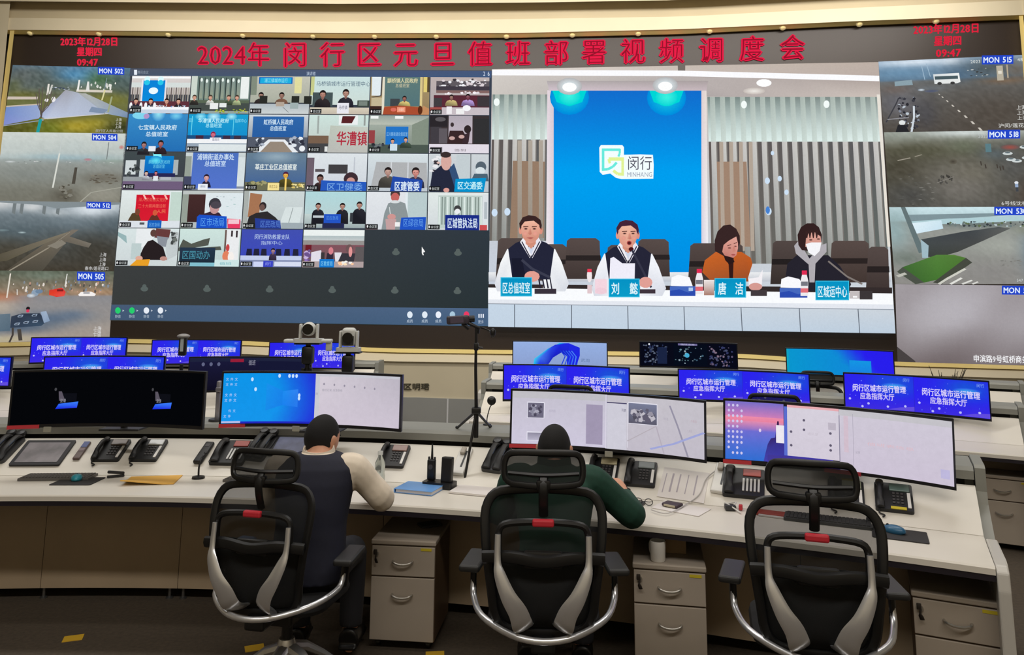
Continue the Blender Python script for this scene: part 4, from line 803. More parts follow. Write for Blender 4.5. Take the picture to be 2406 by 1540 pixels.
def f504(q):
    soft(q, lambda u, v: mix((208, 214, 208), (176, 186, 184), v / .4) if v < .4 else mix((150, 156, 152), (118, 116, 104), (v - .4) / .6),
         [(.5, .36, .4, .05, (140, 176, 190), .6), (.1, .25, .2, .15, (196, 204, 200), .6), (.6, .2, .1, .12, (188, 198, 196), .7), (.3, .6, .3, .12, (130, 136, 132), .6), (.2, .9, .3, .14, (116, 116, 106), .7), (.85, .65, .16, .07, (104, 98, 86), .8), (.85, .9, .2, .14, (152, 150, 138), .8), (.55, .92, .1, .1, (84, 80, 70), .85), (.3, .4, .3, .03, (160, 170, 168), .6), (.9, .4, .1, .04, (150, 168, 156), .6)], mott=9, seed=4)
    q.ell(.71, .385, .035, .022, (192, 120, 140), (160, 158, 156)); q.ell(.97, .2, .02, .03, (206, 120, 112), (190, 170, 165)); q.speck(.02, .4, .98, .46, 16, [(206, 212, 208), (120, 122, 120), (206, 206, 206)], .006, .014, 2, 3); q.ell(.09, .43, .045, .016, (206, 212, 212), (160, 166, 164))
    q.line([(.488, .05), (.478, .3)], .006, (196, 204, 202)); q.line([(.478, .3), (.45, .8)], .013, (216, 218, 210)); q.line([(.865, .13), (.86, .38)], .007, (120, 126, 126)); q.poly([(.61, .5), (.632, .5), (.625, .74), (.598, .74)], (78, 74, 66)); q.speck(.49, .72, .62, 1, 26, [(90, 86, 76), (76, 72, 62), (104, 100, 88), (130, 128, 118)], .01, .026, .9, 5); q.speck(.72, .58, .98, .74, 22, [(100, 94, 82), (90, 84, 74), (130, 126, 114)], .01, .03, 2, 6); q.line([(.68, 1), (.76, .86), (1, .78)], .01, (166, 166, 154))
def f512(q):
    soft(q, lambda u, v: mix((150, 162, 170), (92, 104, 110), min(1, v * 3)) if v < .33 else mix((92, 104, 110), (66, 60, 50), (v - .33) / .67),
         [(.05, .03, .14, .1, (214, 216, 216), .9), (.3, .08, .1, .07, (220, 222, 222), .85), (.78, .12, .2, .1, (226, 234, 240), .95), (.5, .16, .1, .05, (206, 212, 214), .7), (.9, .06, .2, .06, (206, 216, 222), .8), (.1, .3, .3, .12, (110, 122, 128), .7), (.2, .45, .2, .1, (88, 104, 112), .7), (.95, .35, .14, .16, (86, 100, 108), .8), (.85, .7, .25, .25, (62, 58, 50), .8), (.15, .75, .2, .2, (70, 64, 52), .8), (.65, .3, .2, .1, (120, 134, 142), .6)], mott=12, seed=5)
    for x in (.16, .22, .4, .51): q.poly([(x - .012, 0), (x + .016, 0), (x + .01, .19), (x - .016, .17)], (116, 124, 126))
    q.poly([(0, 0), (1, 0), (1, .03), (.7, .07), (.5, .1), (.36, .05), (0, .02)], (132, 142, 146))
    q.poly([(.64, .4), (.69, .4), (.62, .5), (.8, .6), (.78, .66), (.6, .58), (.43, 1), (.14, 1), (.3, .78), (.48, .54)], [(118, 112, 104), (122, 114, 104), (116, 108, 96), (122, 116, 106), (108, 102, 92), (104, 98, 88), (78, 74, 64), (76, 70, 60), (98, 90, 76), (112, 104, 90)]); q.poly([(.02, .8), (.58, .45), (.61, .45), (.14, .86), (.02, .88)], [(82, 76, 62), (128, 120, 104), (128, 120, 104), (88, 82, 66), (80, 74, 60)])
    q.line([(.17, 1), (.46, .67)], .014, (150, 142, 126)); q.line([(.46, .67), (.62, .44)], .008, (140, 132, 118)); q.poly([(.45, .64), (.56, .55), (.6, .6), (.53, .68)], (134, 128, 116)); q.ell(.24, .45, .035, .016, (176, 194, 196), (96, 110, 116)); q.ell(.08, .42, .06, .02, (120, 138, 142), (92, 106, 112))
    for k in range(3): q.text('上海', .9, .76 + k * .07, .055, (222, 222, 222), w=.055)
    q.text('春申/莲花路口', .86, .96, .055, (214, 214, 214), w=.19)
def f505(q):
    soft(q, lambda u, v: mix((92, 100, 86), (150, 128, 108), v / .35) if v < .35 else mix((138, 138, 142), (166, 154, 142), (v - .35) / .65),
         [(.1, .38, .16, .07, (190, 110, 72), .8), (.85, .3, .2, .04, (180, 140, 104), .7), (.45, .07, .16, .06, (120, 134, 120), .7), (.12, .52, .14, .12, (190, 176, 158), .8), (.5, .68, .3, .1, (84, 104, 128), .85), (.3, .8, .26, .08, (72, 92, 116), .8), (.7, .62, .12, .06, (92, 112, 136), .6), (.9, .9, .2, .12, (160, 150, 142), .6), (.2, .96, .24, .05, (196, 186, 150), .7), (.06, .75, .1, .12, (96, 116, 132), .8)], mott=14, seed=6, zone=lambda u, v: 1.6 if v < .34 else .5)
    q.speck(.2, .12, 1, .33, 60, [(226, 216, 206), (90, 84, 80), (190, 150, 130), (130, 140, 150)], .005, .014, .35, 3)
    q.ell(.39, .31, .03, .05, (140, 160, 180)); q.ell(.42, .29, .03, .03, (110, 134, 160)); q.ell(.36, .35, .035, .03, (216, 222, 228), (150, 160, 172))
    q.poly([(.5, .27), (.6, .24), (.63, .3), (.62, .36), (.56, .37), (.5, .34)], [(206, 60, 48), (226, 50, 44), (216, 60, 54), (226, 84, 76), (216, 50, 44), (226, 66, 40)]); q.rect(.56, .26, .61, .29, (130, 34, 34)); q.poly([(.73, .34), (.75, .3), (.83, .295), (.87, .33), (.86, .36), (.74, .36)], (244, 240, 238)); q.rect(.77, .305, .82, .325, (150, 150, 156))
    q.poly([(.22, .64), (.3, .6), (.44, .6), (.5, .72), (.46, .78), (.22, .8)], [(56, 66, 82), (50, 58, 74), (46, 56, 72), (52, 66, 84), (58, 78, 100), (50, 62, 80)]); q.poly([(.445, .58), (.49, .57), (.525, .71), (.48, .74)], [(150, 168, 192), (160, 178, 200), (130, 152, 180), (140, 160, 186)]); q.poly([(0, .62), (.21, .6), (.22, .84), (0, .86)], [(110, 128, 142), (96, 114, 128), (84, 104, 120), (96, 116, 132)])
    for x, y in ((.27, .75), (.34, .73), (.41, .72), (.29, .64), (.4, .63)): q.poly([(x - .022, y), (x - .01, y - .02), (x + .024, y - .022), (x + .016, y + .012), (x - .018, y + .014)], (150, 166, 186)); q.poly([(x - .014, y - .004), (x + .014, y - .014), (x + .01, y + .004), (x - .012, y + .008)], (44, 52, 66))
    q.ell(.345, .53, .016, .026, (34, 28, 32)); q.ell(.345, .565, .013, .022, (220, 56, 90)); q.line([(.24, .8), (.245, .9), (.225, 1)], .016, (70, 64, 60)); q.line([(.29, .82), (.31, .98)], .03, (74, 68, 62)); q.line([(.18, .04), (.17, .38)], .011, (226, 218, 206)); q.line([(.63, .04), (.62, .22)], .008, (220, 220, 214)); q.line([(.245, .26), (.25, .34)], .008, (220, 212, 204))
    for k in range(3): q.text('上海', .9, .83 + k * .055, .055, (232, 232, 232), w=.065)
def f515(q):
    soft(q, lambda u, v: mix((150, 176, 200), (92, 118, 140), v / .3) if v < .3 else mix((104, 104, 102), (82, 76, 70), (v - .3) / .7),
         [(.25, .03, .25, .06, (226, 236, 246), .95), (.5, .04, .08, .05, (226, 236, 246), .9), (.15, .18, .25, .09, (104, 142, 172), .8), (.75, .15, .22, .14, (80, 90, 94), .95), (.55, .22, .1, .1, (84, 110, 134), .8), (.95, .2, .1, .14, (112, 96, 80), .7), (.85, .34, .14, .03, (132, 106, 82), .8), (.12, .6, .14, .2, (112, 112, 122), .7), (.3, .75, .08, .22, (72, 72, 78), .7), (.8, .75, .3, .3, (82, 74, 66), .7), (.35, .4, .12, .04, (110, 118, 126), .6), (.1, .4, .1, .06, (120, 104, 96), .6)], mott=11, seed=7)
    q.poly([(.37, .21), (.55, .205), (.555, .33), (.53, .345), (.375, .345)], [(216, 222, 224), (236, 240, 240), (236, 238, 236), (230, 232, 230), (226, 230, 230)]); q.rect(.38, .24, .54, .285, (74, 92, 98)); q.ell(.41, .34, .016, .02, (60, 60, 60)); q.ell(.5, .34, .016, .02, (60, 60, 60)); q.poly([(.1, .29), (.22, .275), (.225, .345), (.1, .355)], (140, 162, 172)); q.rect(.81, .13, .855, .33, (184, 176, 158)); q.rect(.82, .2, .845, .24, (226, 220, 206)); q.rect(.88, .12, .89, .3, (180, 166, 144)); q.line([(.295, .08), (.31, .28)], .005, (160, 186, 206)); q.line([(.33, .06), (.35, .24)], .005, (160, 186, 206)); q.speck(.6, .14, .8, .28, 14, [(206, 208, 202), (60, 60, 58)], .006, .014, 1.6, 5); q.ell(.28, .42, .025, .018, (216, 226, 236), (120, 130, 138)); q.ell(.35, .44, .05, .02, (76, 84, 112), (98, 102, 112))
    for k in range(8):
        t = k / 7.0; x, y = lerp(.4, .66, t ** 1.3), lerp(.49, .98, t ** 1.3); s = lerp(.005, .013, t); q.poly([(x - s, y - s * 1.6), (x + s * .3, y - s * 1.6), (x + s * 1.6, y + s * 1.6), (x + s * .2, y + s * 1.6)], (206, 200, 190))
    q.speck(.1, .5, .26, .98, 60, [(60, 60, 68), (190, 200, 210), (44, 44, 50), (130, 136, 150), (84, 84, 90)], .006, .018, .6, 6); q.line([(.22, .64), (.215, .8), (.19, 1)], .014, (206, 214, 222)); q.ell(.13, .87, .022, .035, (226, 230, 230)); q.poly([(.08, 1), (.1, .9), (.15, .9), (.175, 1)], (40, 40, 44)); q.line([(.02, .86), (.1, .6), (.12, .52)], .01, (64, 64, 70)); q.line([(.03, .82), (.18, .8)], .012, (150, 150, 156))
    q.text('2023', .67, .06, .055, (226, 230, 226), w=.07); q.text('48', .98, .06, .055, (226, 230, 226), w=.04)
    for k in range(3): q.text('上海', .96, .7 + k * .07, .055, (230, 230, 226), w=.07)
    q.text('沪闵/莲花路', .9, .94, .055, (230, 230, 226), w=.22)
def f518(q):
    soft(q, lambda u, v: mix((160, 166, 158), (104, 102, 90), v / .22) if v < .22 else mix((96, 94, 80), (84, 82, 76), (v - .22) / .78),
         [(.55, .02, .3, .05, (214, 222, 220), .95), (.1, .06, .2, .08, (150, 156, 146), .7), (.25, .25, .25, .12, (84, 84, 66), .8), (.1, .5, .2, .2, (70, 66, 54), .8), (.55, .2, .12, .1, (104, 112, 92), .7), (.5, .7, .26, .3, (118, 114, 108), .9), (.62, .55, .2, .12, (116, 112, 100), .8), (.15, .85, .16, .16, (76, 76, 74), .8), (.88, .45, .16, .3, (86, 86, 84), .95), (.98, .85, .1, .2, (80, 66, 58), .7), (.75, .3, .1, .08, (92, 104, 110), .7)], mott=14, seed=8)
    q.speck(.06, .55, .34, .98, 40, [(92, 92, 88), (72, 70, 66), (128, 126, 120)], .006, .02, 3, 8); q.speck(.34, .56, .46, .72, 14, [(78, 76, 72), (64, 62, 58)], .006, .012, .3, 9); q.line([(.34, .68), (.46, .6)], .008, (130, 126, 120)); q.ell(.46, .4, .03, .035, (70, 64, 56), (100, 96, 84)); q.rect(.69, .17, .73, .28, (92, 126, 134)); q.ell(.86, .22, .07, .04, (160, 80, 70), (96, 90, 88))
    for x, y in ((.84, .3), (.96, .22), (.9, .4), (.97, .36), (.86, .38)): q.ell(x, y, .035, .022, (206, 214, 214)); q.ell(x, y - .01, .02, .01, (90, 104, 110))
    for x, y in ((.65, .4), (.68, .44), (.76, .44), (.8, .46), (.78, .47)): q.line([(x, y), (x + .004, y + .055)], .009, (70, 64, 58))
    q.ell(.885, .685, .014, .02, (226, 230, 236)); q.rect(.874, .7, .896, .745, (150, 170, 200)); q.rect(.877, .745, .895, .8, (66, 70, 76)); q.line([(.08, .38), (.17, .345)], .012, (156, 150, 136)); q.line([(.2, .33), (.25, .305)], .01, (150, 144, 130)); q.text('2023', .68, .07, .055, (190, 196, 196), w=.07); q.text('6号线沈杜公路', .9, .955, .055, (226, 226, 222), w=.26)
def f530(q):
    soft(q, lambda u, v: mix((206, 230, 236), (170, 196, 200), v / .2) if v < .2 else mix((150, 154, 148), (140, 138, 134), (v - .2) / .8),
         [(.02, .3, .12, .3, (148, 172, 174), .95), (.1, .66, .14, .1, (112, 122, 114), .8), (.75, .5, .22, .12, (166, 170, 162), .8), (.65, .85, .2, .12, (138, 136, 134), .8), (1, .6, .1, .3, (84, 112, 136), .9), (.6, .22, .3, .05, (92, 104, 104), .8), (.95, .3, .1, .06, (136, 140, 120), .7)], mott=8, seed=9)
    q.poly([(.1, .1), (.8, .08), (.8, .11), (.4, .16), (.12, .2)], (128, 148, 154)); q.poly([(.12, .19), (.4, .15), (1, .12), (1, .17), (.5, .22), (.36, .22), (.14, .26)], (176, 206, 212)); q.poly([(.14, .21), (.35, .17), (.36, .28), (.16, .35)], [(226, 242, 250), (206, 230, 240), (200, 226, 240), (216, 236, 246)])
    q.speck(.38, .18, .95, .27, 60, [(60, 66, 70), (110, 124, 124), (190, 206, 210), (96, 110, 80)], .006, .016, .7, 4); q.poly([(.08, 0), (.11, 0), (.22, .58), (.18, .6)], (100, 116, 118))
    q.poly([(.2, .42), (.5, .32), (.74, .26), (.82, .28), (.6, .46), (.45, .58), (.3, .66), (.22, .64)], [(70, 76, 78), (66, 70, 74), (76, 82, 84), (96, 98, 96), (74, 76, 76), (66, 68, 66), (62, 66, 60), (60, 64, 66)]); q.poly([(.2, .42), (.25, .5), (.24, .66), (.2, .66)], (160, 186, 196))
    q.poly([(.06, .78), (.3, .62), (.42, .62), (.5, .66), (.5, .7), (.3, .94), (.2, .98)], [(64, 104, 52), (84, 130, 60), (92, 136, 60), (80, 120, 54), (72, 112, 52), (70, 118, 50), (64, 108, 48)]); q.poly([(.06, .78), (.2, .98), (.14, 1), (.02, .84)], (76, 82, 72)); q.poly([(.5, .66), (.54, .72), (.32, 1), (.26, .98)], (70, 74, 64)); q.line([(.49, .8), (.36, .93), (.3, 1)], .022, (206, 206, 196)); q.line([(.46, .92), (.38, 1)], .02, (226, 226, 220)); q.line([(.53, .95), (.46, 1)], .018, (220, 220, 214)); q.line([(.57, .97), (.53, 1)], .016, (216, 216, 210)); q.line([(.02, .9), (.08, .86)], .03, (190, 190, 180))
    q.speck(.7, .66, .9, .78, 16, [(120, 120, 116), (132, 130, 126)], .008, .02, 2, 3); q.text('547 虹桥枢纽', .92, .95, .045, (206, 212, 212), w=.17)
def f5(q):
    q.grid(0, 0, 1, 1, 12, 10, lambda u, v: mix(mix((160, 154, 158), (182, 178, 184), math.exp(-((u - .4) ** 2 * 8 + (v - .35) ** 2 * 6))), (96, 84, 84), max(0, v * 1.2 - .55) + .12 * math.sin(u * 9 + v * 5)))
    q.poly([(0, .8), (.12, .98), (.12, 1), (0, 1)], (72, 66, 66)); q.text('申滨路9号虹桥商务中心', .74, .93, .09, (240, 240, 242), w=.46, bold=.02)
feed((30, 153), (307, 160), (297, 314), (5, 310), 'MON 502', 261, 166, 62, 18, f502, .02)
feed((5, 310), (297, 314), (283, 476), (-12, 472), 'MON 504', 246, 322, 60, 17, f504, .02)
feed((-12, 472), (283, 476), (268, 638), (-28, 636), 'MON 512', 232, 482, 58, 16, f512, .02)
feed((-28, 636), (268, 638), (257, 799), (-46, 806), 'MON 505', 214, 649, 66, 21, f505, .02)
feed((2064, 145), (2403, 129), (2418, 305), (2077, 311), 'MON 515', 2344, 141, 74, 21, f515, -.02)
feed((2077, 311), (2418, 306), (2432, 486), (2089, 487), 'MON 518', 2359, 316, 76, 21, f518, -.01)
feed((2089, 487), (2432, 486), (2446, 668), (2103, 668), 'MON 530', 2376, 496, 80, 20, f530)
feed((2103, 668), (2446, 672), (2458, 860), (2109, 852), 'MON 540', 2394, 682, 80, 21, f5, .01)
# ================================================================== curved console rows
DC = (-2.4, -5.41)
def arc(R, th, z=0.0): return Vector((DC[0] + R * math.sin(th), DC[1] + R * math.cos(th), z))
def polar(p): return (math.hypot(p.x - DC[0], p.y - DC[1]), math.atan2(p.x - DC[0], p.y - DC[1]))
M_desk = mat('white_laminate', (226, 220, 208), 0.35, noise=0.015, scale=3)
M_edge = mat('dark_edge_band', (30, 24, 34), 0.5)
M_panel = mat('beige_panel', (176, 156, 130), 0.5, noise=0.04, scale=4)
M_box = mat('grey_box', (146, 146, 138), 0.45, noise=0.02, scale=3)
M_slot = mat('slot_black', (20, 20, 24), 0.6)
M_end = mat('pale_grey_end', (196, 192, 184), 0.35)
M_black = mat('black_plastic', (22, 22, 24), 0.38)
M_dark = mat('dark_grey_plastic', (52, 52, 54), 0.45)
M_seam = mat('seam_grey', (120, 112, 104), 0.6)
FLAT, SLOPE_R, SLOPE_H = 0.5, 0.31, 0.175
TILT = math.atan2(SLOPE_H, SLOPE_R)
def sweep(bm, R0, t0, t1, sec, n):
    """closed section [(r, z)] swept along the arc"""
    vr = []
    for i in range(n + 1):
        th = lerp(t0, t1, i / n)
        vr.append([bm.verts.new(arc(R0 + r, th, z)) for r, z in sec])
    m = len(sec)
    for a, b in zip(vr, vr[1:]):
        for i in range(m): bm.faces.new((a[i], b[i], b[(i + 1) % m], a[(i + 1) % m]))
    bm.faces.new(vr[0][::-1]); bm.faces.new(vr[-1])
    return bm
def end_slab(bm, R0, th, sec, w):
    t = Vector((math.cos(th), -math.sin(th), 0))
    a = [bm.verts.new(arc(R0 + r, th, z) - t * (w / 2)) for r, z in sec]; b = [bm.verts.new(arc(R0 + r, th, z) + t * (w / 2)) for r, z in sec]
    bm.faces.new(a); bm.faces.new(b[::-1])
    for i in range(len(sec)):
        j = (i + 1) % len(sec)
        bm.faces.new((a[i], b[i], b[j], a[j]))
def console(label, R0, d0, d1, joints, boxtop=1.02, group=None, ends=(1, 1), feet=()):
    t0, t1 = math.radians(d0), math.radians(d1)
    n = max(6, int((d1 - d0) * 1.3))
    t = thing('control_desk', label, 'desk', (0, 0, 0), 0, group)
    b = new(); sweep(b, R0, t0, t1, [(0, .718), (0.0, .744), (.006, .752), (FLAT - .004, .752), (FLAT - .004, .718)], n); obj('worktop', b, M_desk, t)
    b = new(); sweep(b, R0, t0, t1, [(0.004, .690), (0.004, .717), (FLAT, .717), (FLAT, .69)], n); obj('edge_band', b, M_edge, t, label='dark strip under the front edge')
    b = new(); sweep(b, R0, t0, t1, [(FLAT - .003, .70), (FLAT - .003, .746), (FLAT + .003, .746), (FLAT + .003, .70)], n); obj('seam', b, M_seam, t)
    b = new(); sweep(b, R0, t0, t1, [(FLAT + .004, .70), (FLAT + .004, .753), (FLAT + SLOPE_R - .01, .753 + SLOPE_H - .004), (FLAT + SLOPE_R + .01, .753 + SLOPE_H), (FLAT + SLOPE_R + .02, .753 + SLOPE_H - .02), (FLAT + SLOPE_R + .02, .70)], n); obj('slope_panel', b, M_desk, t, label='sloping white rear surface')
    r = FLAT + SLOPE_R + .022; zs = .86
    sec = [(r, .60), (r, zs + .02), (r + .07, zs + .02), (r + .07, boxtop - .065), (r, boxtop - .065), (r, boxtop - .02), (r + .02, boxtop), (r + .34, boxtop), (r + .36, boxtop - .03), (r + .36, .60)]
    b = new(); sweep(b, R0, t0, t1, sec, n); obj('monitor_rail', b, M_box, t, label='long grey box with a dark slot behind the slope')
    b = new(); sweep(b, R0, t0 + .004, t1 - .004, [(r + .055, zs + .022), (r + .055, boxtop - .067), (r + .069, boxtop - .067), (r + .069, zs + .022)], n); obj('slot', b, M_slot, t)
    b = new(); sweep(b, R0, t0, t1, [(r + .34, .03), (r + .34, .62), (r + .36, .62), (r + .36, .03)], n); obj('rear_panel', b, M_box, t)
    js = [t0] + [math.radians(j) for j in joints] + [t1]
    for a, c in zip(js, js[1:]):
        b = new(); sweep(b, R0, a + .00018, c - .00018, [(FLAT - .01, .07), (FLAT - .01, .69), (FLAT + .01, .69), (FLAT + .01, .07)], max(3, int((c - a) * 40))); obj('modesty_panel', b, M_panel, t)
    for th in feet:
        b = new(); p = arc(R0 + FLAT + .02, th, 0.035); lathe(b, [(0, -.035), (.022, -.035), (.022, -.027), (.01, -.02), (.01, .035), (0, .035)], 10, p)
        obj('levelling_foot', b, mat('steel_grey', (150, 150, 150), 0.3, 0.9), t, True)
    for e, th, s in ((ends[0], t0, -1), (ends[1], t1, 1)):
        if not e: continue
        b = new(); w = .05; thw = th + s * (w / 2 + .002) / R0
        end_slab(b, R0, thw, [(.0, 0), (-.015, .3), (-.025, .66), (-.01, .735), (.03, .757), (.1, .76), (.45, .757), (.5, .70), (.5, 0)], w)
        bmesh.ops.bevel(b, geom=[e_ for e_ in b.edges], offset=.008, segments=2, affect='EDGES', profile=.5)
        obj('end_panel', b, M_end, t)
        b = new(); end_slab(b, R0, thw, [(.51, .0), (.51, .69), (.80, .84), (r - .01, .90), (r - .01, boxtop + .0), (r + .03, boxtop + .012), (r + .34, boxtop + .012), (r + .375, boxtop - .03), (r + .375, 0)], w)
        obj('end_box', b, M_box, t)
    return t
def th_at(px, py, z, R):
    """angle along the arc of radius R seen at that picture column"""
    d = ray(px, py)
    a = d.x * d.x + d.y * d.y; bq = -2 * (d.x * DC[0] + d.y * DC[1]); c = DC[0] ** 2 + DC[1] ** 2 - R * R
    tt = (-bq + math.sqrt(bq * bq - 4 * a * c)) / (2 * a)
    return math.atan2(d.x * tt - DC[0], d.y * tt - DC[1])
R1, R2, R3 = 10.0, 13.0, 15.3
j1 = [math.degrees(th_at(px, 1300, .4, R1 + FLAT)) for px in (104, 424, 900, 1240, 1560, 1880)]
console('long curved white control desk nearest the camera, with phones on its sloping rear', R1, -13, 27.0, j1, 1.02, None, (1, 1), [th_at(px, 1388, .04, R1 + FLAT) for px in (100, 396, 428, 905, 1245)])
e2 = math.degrees(th_at(1143, 915, 1.0, R2 + .85)); e2l = math.degrees(th_at(905, 915, 1.0, R2 + .85))
e3 = math.degrees(th_at(1158, 860, 1.0, R3 + .85)); e3l = math.degrees(th_at(882, 850, 1.0, R3 + .85))
console('second-row curved white desk to the right of the aisle, under three blue double screens', R2, e2, 29.3, [e2 + 7, e2 + 14], 1.02)
console('second-row curved white desk to the left of the aisle, behind the black double screen', R2, -16, e2l, [-9, -2], 1.02)
console('third-row curved white desk to the right of the aisle, under the bloom wallpaper screen', R3, e3, 30, [e3 + 7, e3 + 14], 1.02)
console('third-row curved white desk to the left of the aisle, nearest the screen wall', R3, -19, e3l, [-12, -5], 1.02)
# ================================================================== wide curved monitors
M_bezel = mat('monitor_bezel', (16, 15, 18), 0.4)
M_shell = mat('monitor_shell', (40, 40, 44), 0.5)
M_red = mat('red_label', (196, 52, 62), 0.5)
M_tagm = mat('grey_tag', (150, 148, 134), 0.6)
MW = 1.2
def monitor(label, xl, xr, yt, yb, Rg, draw, group=None, red=None, tagx=None, desk_z=1.02, H=None, W=MW, roll=0.0):
    xc = (xl + xr) / 2; ym = (yt + yb) / 2
    R = Rg
    for _ in range(30):
        th = th_at(xc, ym, 1.15, R)
        t = Vector((math.cos(th), -math.sin(th), 0)); nrm = Vector((math.sin(th), math.cos(th), 0))
        c = arc(R, th, 1.15)
        e0 = project(c - t * (W / 2) - nrm * .1); e1 = project(c + t * (W / 2) - nrm * .1)
        R += ((e1[0] - e0[0]) - (xr - xl)) / (xr - xl) * 4.0
        R = max(Rg - .08, min(Rg + .08, R))
    W = W * (xr - xl) / (e1[0] - e0[0])
    c = arc(R, th, 0)
    d = ray(xc, yt); k = (c.y) / d.y; zt = CAMH + d.z * k
    d = ray(xc, yb); k = (c.y) / d.y; zb = CAMH + d.z * k
    if H: zb = zt - H
    H = zt - zb
    T = thing('wide_monitor', label, 'monitor', (c.x, c.y, zb), -th, group)
    T.rotation_euler = (0, roll, -th)
    cur = lambda x: -x * x / 3.6
    N = 10
    def shell(y0, y1, z0, z1, x0, x1):
        b = new(); vr = []
        for i in range(N + 1):
            x = lerp(x0, x1, i / N)
            vr.append([b.verts.new((x, cur(x) + y, z)) for y, z in ((y0, z0), (y0, z1), (y1, z1), (y1, z0))])
        for a, e in zip(vr, vr[1:]):
            for i in range(4): b.faces.new((a[i], e[i], e[(i + 1) % 4], a[(i + 1) % 4]))
        b.faces.new(vr[0][::-1]); b.faces.new(vr[-1])
        return b
    obj('housing', shell(0, .035, 0, H, -W / 2, W / 2), M_bezel, T)
    b = shell(.035, .07, .05, H - .05, -W * .3, W * .3); obj('rear_bulge', b, M_shell, T)
    bz = .012; bzb = .022
    q = Pic(); draw(q)
    def mp(x, y, l):
        X = -W / 2 + bz + (W - 2 * bz) * x / 2.0
        return Vector((X, cur2(X) - .002 - .0004 * l, bzb + (H - bzb - bz) * (1 - y)))
    xs_ = [-W / 2 + W * i / N for i in range(N + 1)]
    def cur2(x):
        i = min(N - 1, max(0, int((x + W / 2) / W * N)))
        a, e = xs_[i], xs_[i + 1]
        return lerp(cur(a), cur(e), (x - a) / (e - a))
    cuts = [(((xs_[i] + W / 2 - bz) / (W - 2 * bz) * 2, -1), ((xs_[i] + W / 2 - bz) / (W - 2 * bz) * 2, 2)) for i in range(1, N)]
    q.build('screen', mp, cuts, T)
    # stand: foot on the rail, upright, head
    b = new(); hz = desk_z - zb
    tube(b, [(0, .15, hz + .01), (0, .15, .16)], .022, 10); box(b, (0, .105, .17), (.1, .12, .07), bev=.008); obj('stand_post', b, M_dark, T)
    b = new(); box(b, (0, .17, hz + .007), (.26, .2, .014), bev=.004); obj('stand_foot', b, M_dark, T)
    if red:
        for r0, r1 in red:
            b = new(); x0, x1 = -W / 2 + W * r0, -W / 2 + W * r1
            vs = []
            for i in range(5):
                x = lerp(x0, x1, i / 4); vs.append([b.verts.new((x, cur(x) - .004, z)) for z in (-.004, .019)] + [b.verts.new((x, cur(x) + .003, z)) for z in (.019, -.004)])
            for a, e in zip(vs, vs[1:]):
                for i in range(4): b.faces.new((a[i], e[i], e[(i + 1) % 4], a[(i + 1) % 4]))
            b.faces.new(vs[0][::-1]); b.faces.new(vs[-1])
            obj('label_strip', b, M_red, T, label='red strip stuck along the lower bezel')
    if tagx is not None:
        x = -W / 2 + W * tagx; b = new(); box(b, (x, cur(x) - .005, -.012), (.05, .012, .035), bev=.004); obj('tag', b, M_tagm, T, label='small grey tag under the lower edge')
    return T
# pictures on the monitors; each half of the wide screen is one unit square
def d_hall(q):
    for o in (0, 1):
        q.grid(o, 0, o + 1, 1, 10, 8, lambda u, v: mix(mix((44, 34, 236), (26, 84, 214), math.exp(-((u - .72) ** 2 * 9 + (v - .25) ** 2 * 9))), (70, 50, 216), max(0, v * 1.3 - .75) * 1.2))
        q.ell(o + .72, .3, .2, .1, (70, 170, 240), (34, 70, 224), 16)
        q.text('闵行区城市运行管理', o + .5, .4, .2, (214, 206, 250), w=.78, bold=.03)
        q.text('应急指挥大厅', o + .47, .63, .19, (206, 196, 246), w=.5, bold=.03)
        q.text('闵行', o + .9, .11, .1, (130, 170, 240), w=.1)
        q.speck(o + .02, .03, o + .98, .97, 20, [(96, 90, 250), (120, 130, 250), (80, 110, 245)], .006, .012, .5, 3 + o)
        q.poly([(o + .62, .98), (o + .8, .9), (o + 1, .86), (o + 1, .99)], (96, 76, 220))
        for x, y in ((.07, .72), (.34, .84), (.87, .86), (.25, .93), (.62, .9)): q.ell(o + x, y, .018, .034, (190, 190, 250))
    q.rect(.997, 0, 1.003, 1, (40, 40, 190))
def d_hall_dim(q):
    q.rect(0, 0, 2, 1, (26, 26, 58), (16, 14, 30)); q.rect(.0, .0, 2, .12, (30, 34, 60)); q.rect(.62, .04, .84, .14, (150, 30, 56))
    for x in (.2, .32, .44): q.ell(x, .2, .025, .06, (96, 100, 130))
    q.text('值班', .98, .16, .16, (150, 150, 170), w=.12); q.rect(1.1, .1, 1.9, .9, (22, 24, 52))
def d_black(q):
    q.rect(0, 0, 2, 1, (5, 6, 9))
    for o, x0 in ((0, .4), (0, 1.42)):
        q.poly([(x0, .72), (x0 + .03, .62), (x0 + .22, .58), (x0 + .21, .7)], [(20, 30, 220), (50, 110, 250), (60, 130, 250), (40, 60, 230)])
        q.rect(x0 + .05, .42, x0 + .2, .58, (14, 15, 22)); q.poly([(x0 + .02, .38), (x0 + .05, .38), (x0 + .09, .56), (x0 + .03, .56)], (90, 84, 96)); q.text('登录', x0 + .07, .56, .07, (150, 150, 160), w=.06); q.ell(x0 - .01, .34, .012, .03, (70, 70, 74))
